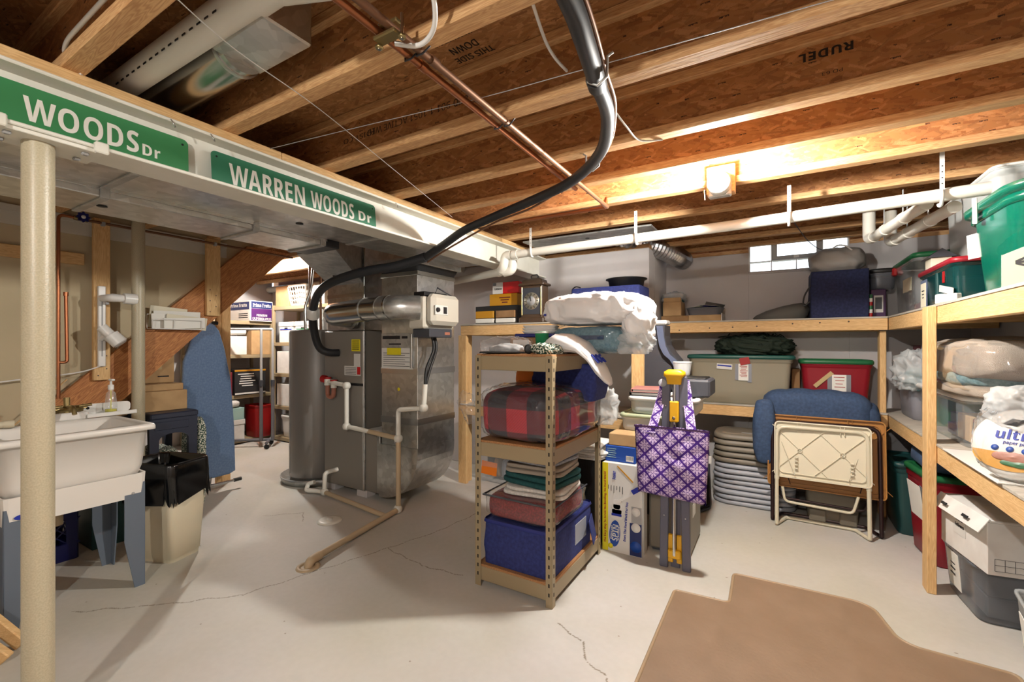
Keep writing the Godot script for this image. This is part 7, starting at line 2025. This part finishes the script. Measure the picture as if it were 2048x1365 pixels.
	for e in [[-1.60, 3.0], [-0.80, 2.98], [0.06, 2.945], [0.68, 2.91]]:
		bx(p, "strap", M.label_white, e[0] - 0.009, e[0] + 0.009, 2.00, 2.165 if e[0] < 0.5 else 2.25, e[1] - 0.035, e[1] - 0.033, 0.0)
		tube(p, "strap_loop", M.label_white, [V(e[0], 2.02, e[1] - 0.034), V(e[0], 1.985, e[1] - 0.036), V(e[0], 1.955, e[1] - 0.02), V(e[0], 1.952, e[1]), V(e[0], 1.965, e[1] + 0.02)], 0.008, 6, true)
		for k in 4:
			mi(p, "strap_hole", lathe([[0.0, 0.0004], [0.003, 0.0004], [0.003, 0.0]], 8), M.ink, V(e[0], 2.05 + 0.028 * k, e[1] - 0.0355) - org(p), Vector3(90, 0, 0))
	for e in [[0.545, 0.655, 1.985, "upper white plastic branch pipe sloping to the shelf corner"], [0.655, 0.76, 1.955, "lower white plastic branch pipe sloping to the shelf corner"]]:
		var q = thing("branch_pipe", e[3], "pipe", e[0], e[2], 3.4)
		tube(q, "pipe", M.pvc, [V(e[0], e[2], 3.72), V(e[1], e[2] + 0.01, 3.02)], 0.030, 18)
		tube(q, "elbow", M.pvc, bend([V(e[0] + 0.003, e[2], 3.70), V(e[0] - 0.012, e[2], 3.78), V(e[0] - 0.012, e[2] + 0.20, 3.79)], 0.05), 0.035, 18)
		for f in [0.25, 0.62]:
			var c: Vector3 = V(e[0], e[2], 3.72).lerp(V(e[1], e[2] + 0.01, 3.02), f)
			tube(q, "coupling", M.pvc, [c, c + (V(e[1], e[2], 3.02) - V(e[0], e[2], 3.72)).normalized() * 0.03], 0.0345, 18)
			bl(q, "hanger", M.grey_light, c.x - e[0], c.y - e[2] + 0.08, -c.z - 3.4, 0.004, 0.17, 0.016, 0.001)
	# large PVC and round duct between the joists left of centre
	p = thing("vent_stack", "wide white plastic vent pipe with printed line running up over the beam", "pipe", -1.6, 2.25, 0.68)
	tube(p, "pipe", M.pvc, [V(-2.5, 2.25, 0.685), V(-1.15, 2.25, 0.695)], 0.045, 24)
	for k in 16:
		bx(p, "print_mark", M.ink, -2.05 + 0.045 * k, -2.03 + 0.045 * k, 2.219, 2.224, 0.6495, 0.6515, 0.0)
	tube(p, "coupling", M.pvc, [V(-1.24, 2.25, 0.695), V(-1.12, 2.25, 0.695)], 0.053, 24)
	tube(p, "sanitary_tee", M.pvc, [V(-1.14, 2.25, 0.70), V(-0.98, 2.245, 0.76)], 0.055, 24)
	p = thing("round_duct", "round galvanized duct with square boot lying between the joists over the beam", "duct", -1.8, 2.3, 0.85)
	tube(p, "pipe", M.galv_shiny, [V(-2.6, 2.285, 0.83), V(-1.56, 2.285, 0.83)], 0.078, 28)
	tube(p, "bead", M.galv, [V(-1.60, 2.285, 0.83), V(-1.585, 2.285, 0.83)], 0.082, 28)
	bx(p, "boot", M.galv, -1.57, -1.28, 2.235, 2.398, 0.74, 0.90, 0.006)
	# panned sheet and flexible dryer duct at the back
	p = thing("duct", "grey sheet metal joist pan behind the drain pipe", "duct", -1.2, 2.14, 3.5)
	bx(p, "pan", M.galv_dull, -1.85, -0.78, 2.145, 2.158, 3.29, 3.66, 0.002)
	bx(p, "edge", M.galv, -1.85, -0.78, 2.125, 2.158, 3.655, 3.67, 0.002)
	mi(p, "hole", lathe([[0.0, 0.0], [0.016, 0.0], [0.016, -0.002]], 16), M.black, V(-1.32, 2.1448, 3.42) - org(p))
	p = thing("dryer_hose", "crinkled silver foil dryer hose curving into the recess wall", "hose", -0.86, 2.1, 4.2)
	var path := spline([V(-1.25, 2.155 + 0.10, 3.80), V(-1.05, 2.20, 4.0), V(-0.88, 2.14, 4.18), V(-0.80, 2.10, 4.35), V(-0.78, 2.10, 4.56)], 14)
	var rings := []
	for i in path.size():
		var tg: Vector3 = (path[min(i + 1, path.size() - 1)] - path[max(i - 1, 0)]).normalized()
		var up := tg.cross(Vector3.UP).normalized()
		var sd := tg.cross(up)
		var r := 0.082 + 0.010 * (i % 2)
		var rg := []
		for j in 20:
			rg.append(path[i] - org(p) + (up * cos(TAU * j / 20) + sd * sin(TAU * j / 20)) * r)
		rings.append(rg)
	mi(p, "corrugated_foil", loft(rings, true, true, false), M.foil)
	# wires
	for e in [["thin white wire strung diagonally under the joists", [V(-1.29, 2.158, 0.50), V(-1.37, 2.15, 0.71), V(-1.45, 2.15, 1.05), V(-1.65, 2.15, 1.65), V(-1.90, 2.15, 2.40)], 0.0016, M.label_white], ["thin white wire crossing the joists near the street signs", [V(-1.94, 2.155, 1.155), V(-1.4, 2.15, 1.22), V(-0.9, 2.15, 1.29), V(-0.57, 2.15, 1.32), V(0.3, 2.155, 1.40)], 0.0013, M.grey_light], ["flat white cable stapled along the first joist", [V(-1.94, 2.16, 0.53), V(-1.955, 2.19, 0.50), V(-1.88, 2.205, 0.475), V(-1.70, 2.21, 0.47), V(-1.2, 2.22, 0.47)], 0.006, M.label_white], ["white cable hanging between two joists beside the black hose", [V(-0.565, 2.24, 1.02), V(-0.57, 2.20, 1.08), V(-0.595, 2.19, 1.20), V(-0.61, 2.20, 1.30), V(-0.615, 2.215, 1.40)], 0.005, M.label_white], ["white cable looping behind the lower bend of the black hose", [V(-0.53, 2.20, 1.50), V(-0.54, 2.19, 1.62), V(-0.52, 2.16, 1.78), V(-0.50, 2.15, 1.90), V(-0.42, 2.16, 1.97)], 0.004, M.label_white], ["thin dark wire sagging across the window", [V(0.10, 2.158, 3.72), V(0.22, 2.09, 4.2), V(0.35, 2.06, 4.5), V(0.50, 2.09, 4.56)], 0.003, M.charcoal]]:
		var w = thing("ceiling_wire", e[0], "wire", e[1][0].x, e[1][0].y, -e[1][0].z)
		tube(w, "wire", e[3], e[1], e[2], 8, true)
	var jb = thing("junction_box", "metal junction box behind the glowing bulb, placed to shade the joist web", "box", -0.26, 2.07, 2.62)  # box and block placed behind the bulb to shade the joist web
	bx(jb, "box", M.galv_dull, -0.315, -0.205, 2.07, 2.18, 2.592, 2.64, 0.006)
	bx(jb, "mounting_block", M.joist_wood_x, -0.33, -0.19, 2.10, 2.25, 2.64, 2.71, 0.004)
	tube(jb, "pull_chain", M.chrome, [V(-0.33, 2.10, 2.55), V(-0.325, 2.045, 2.545)], 0.003, 6)
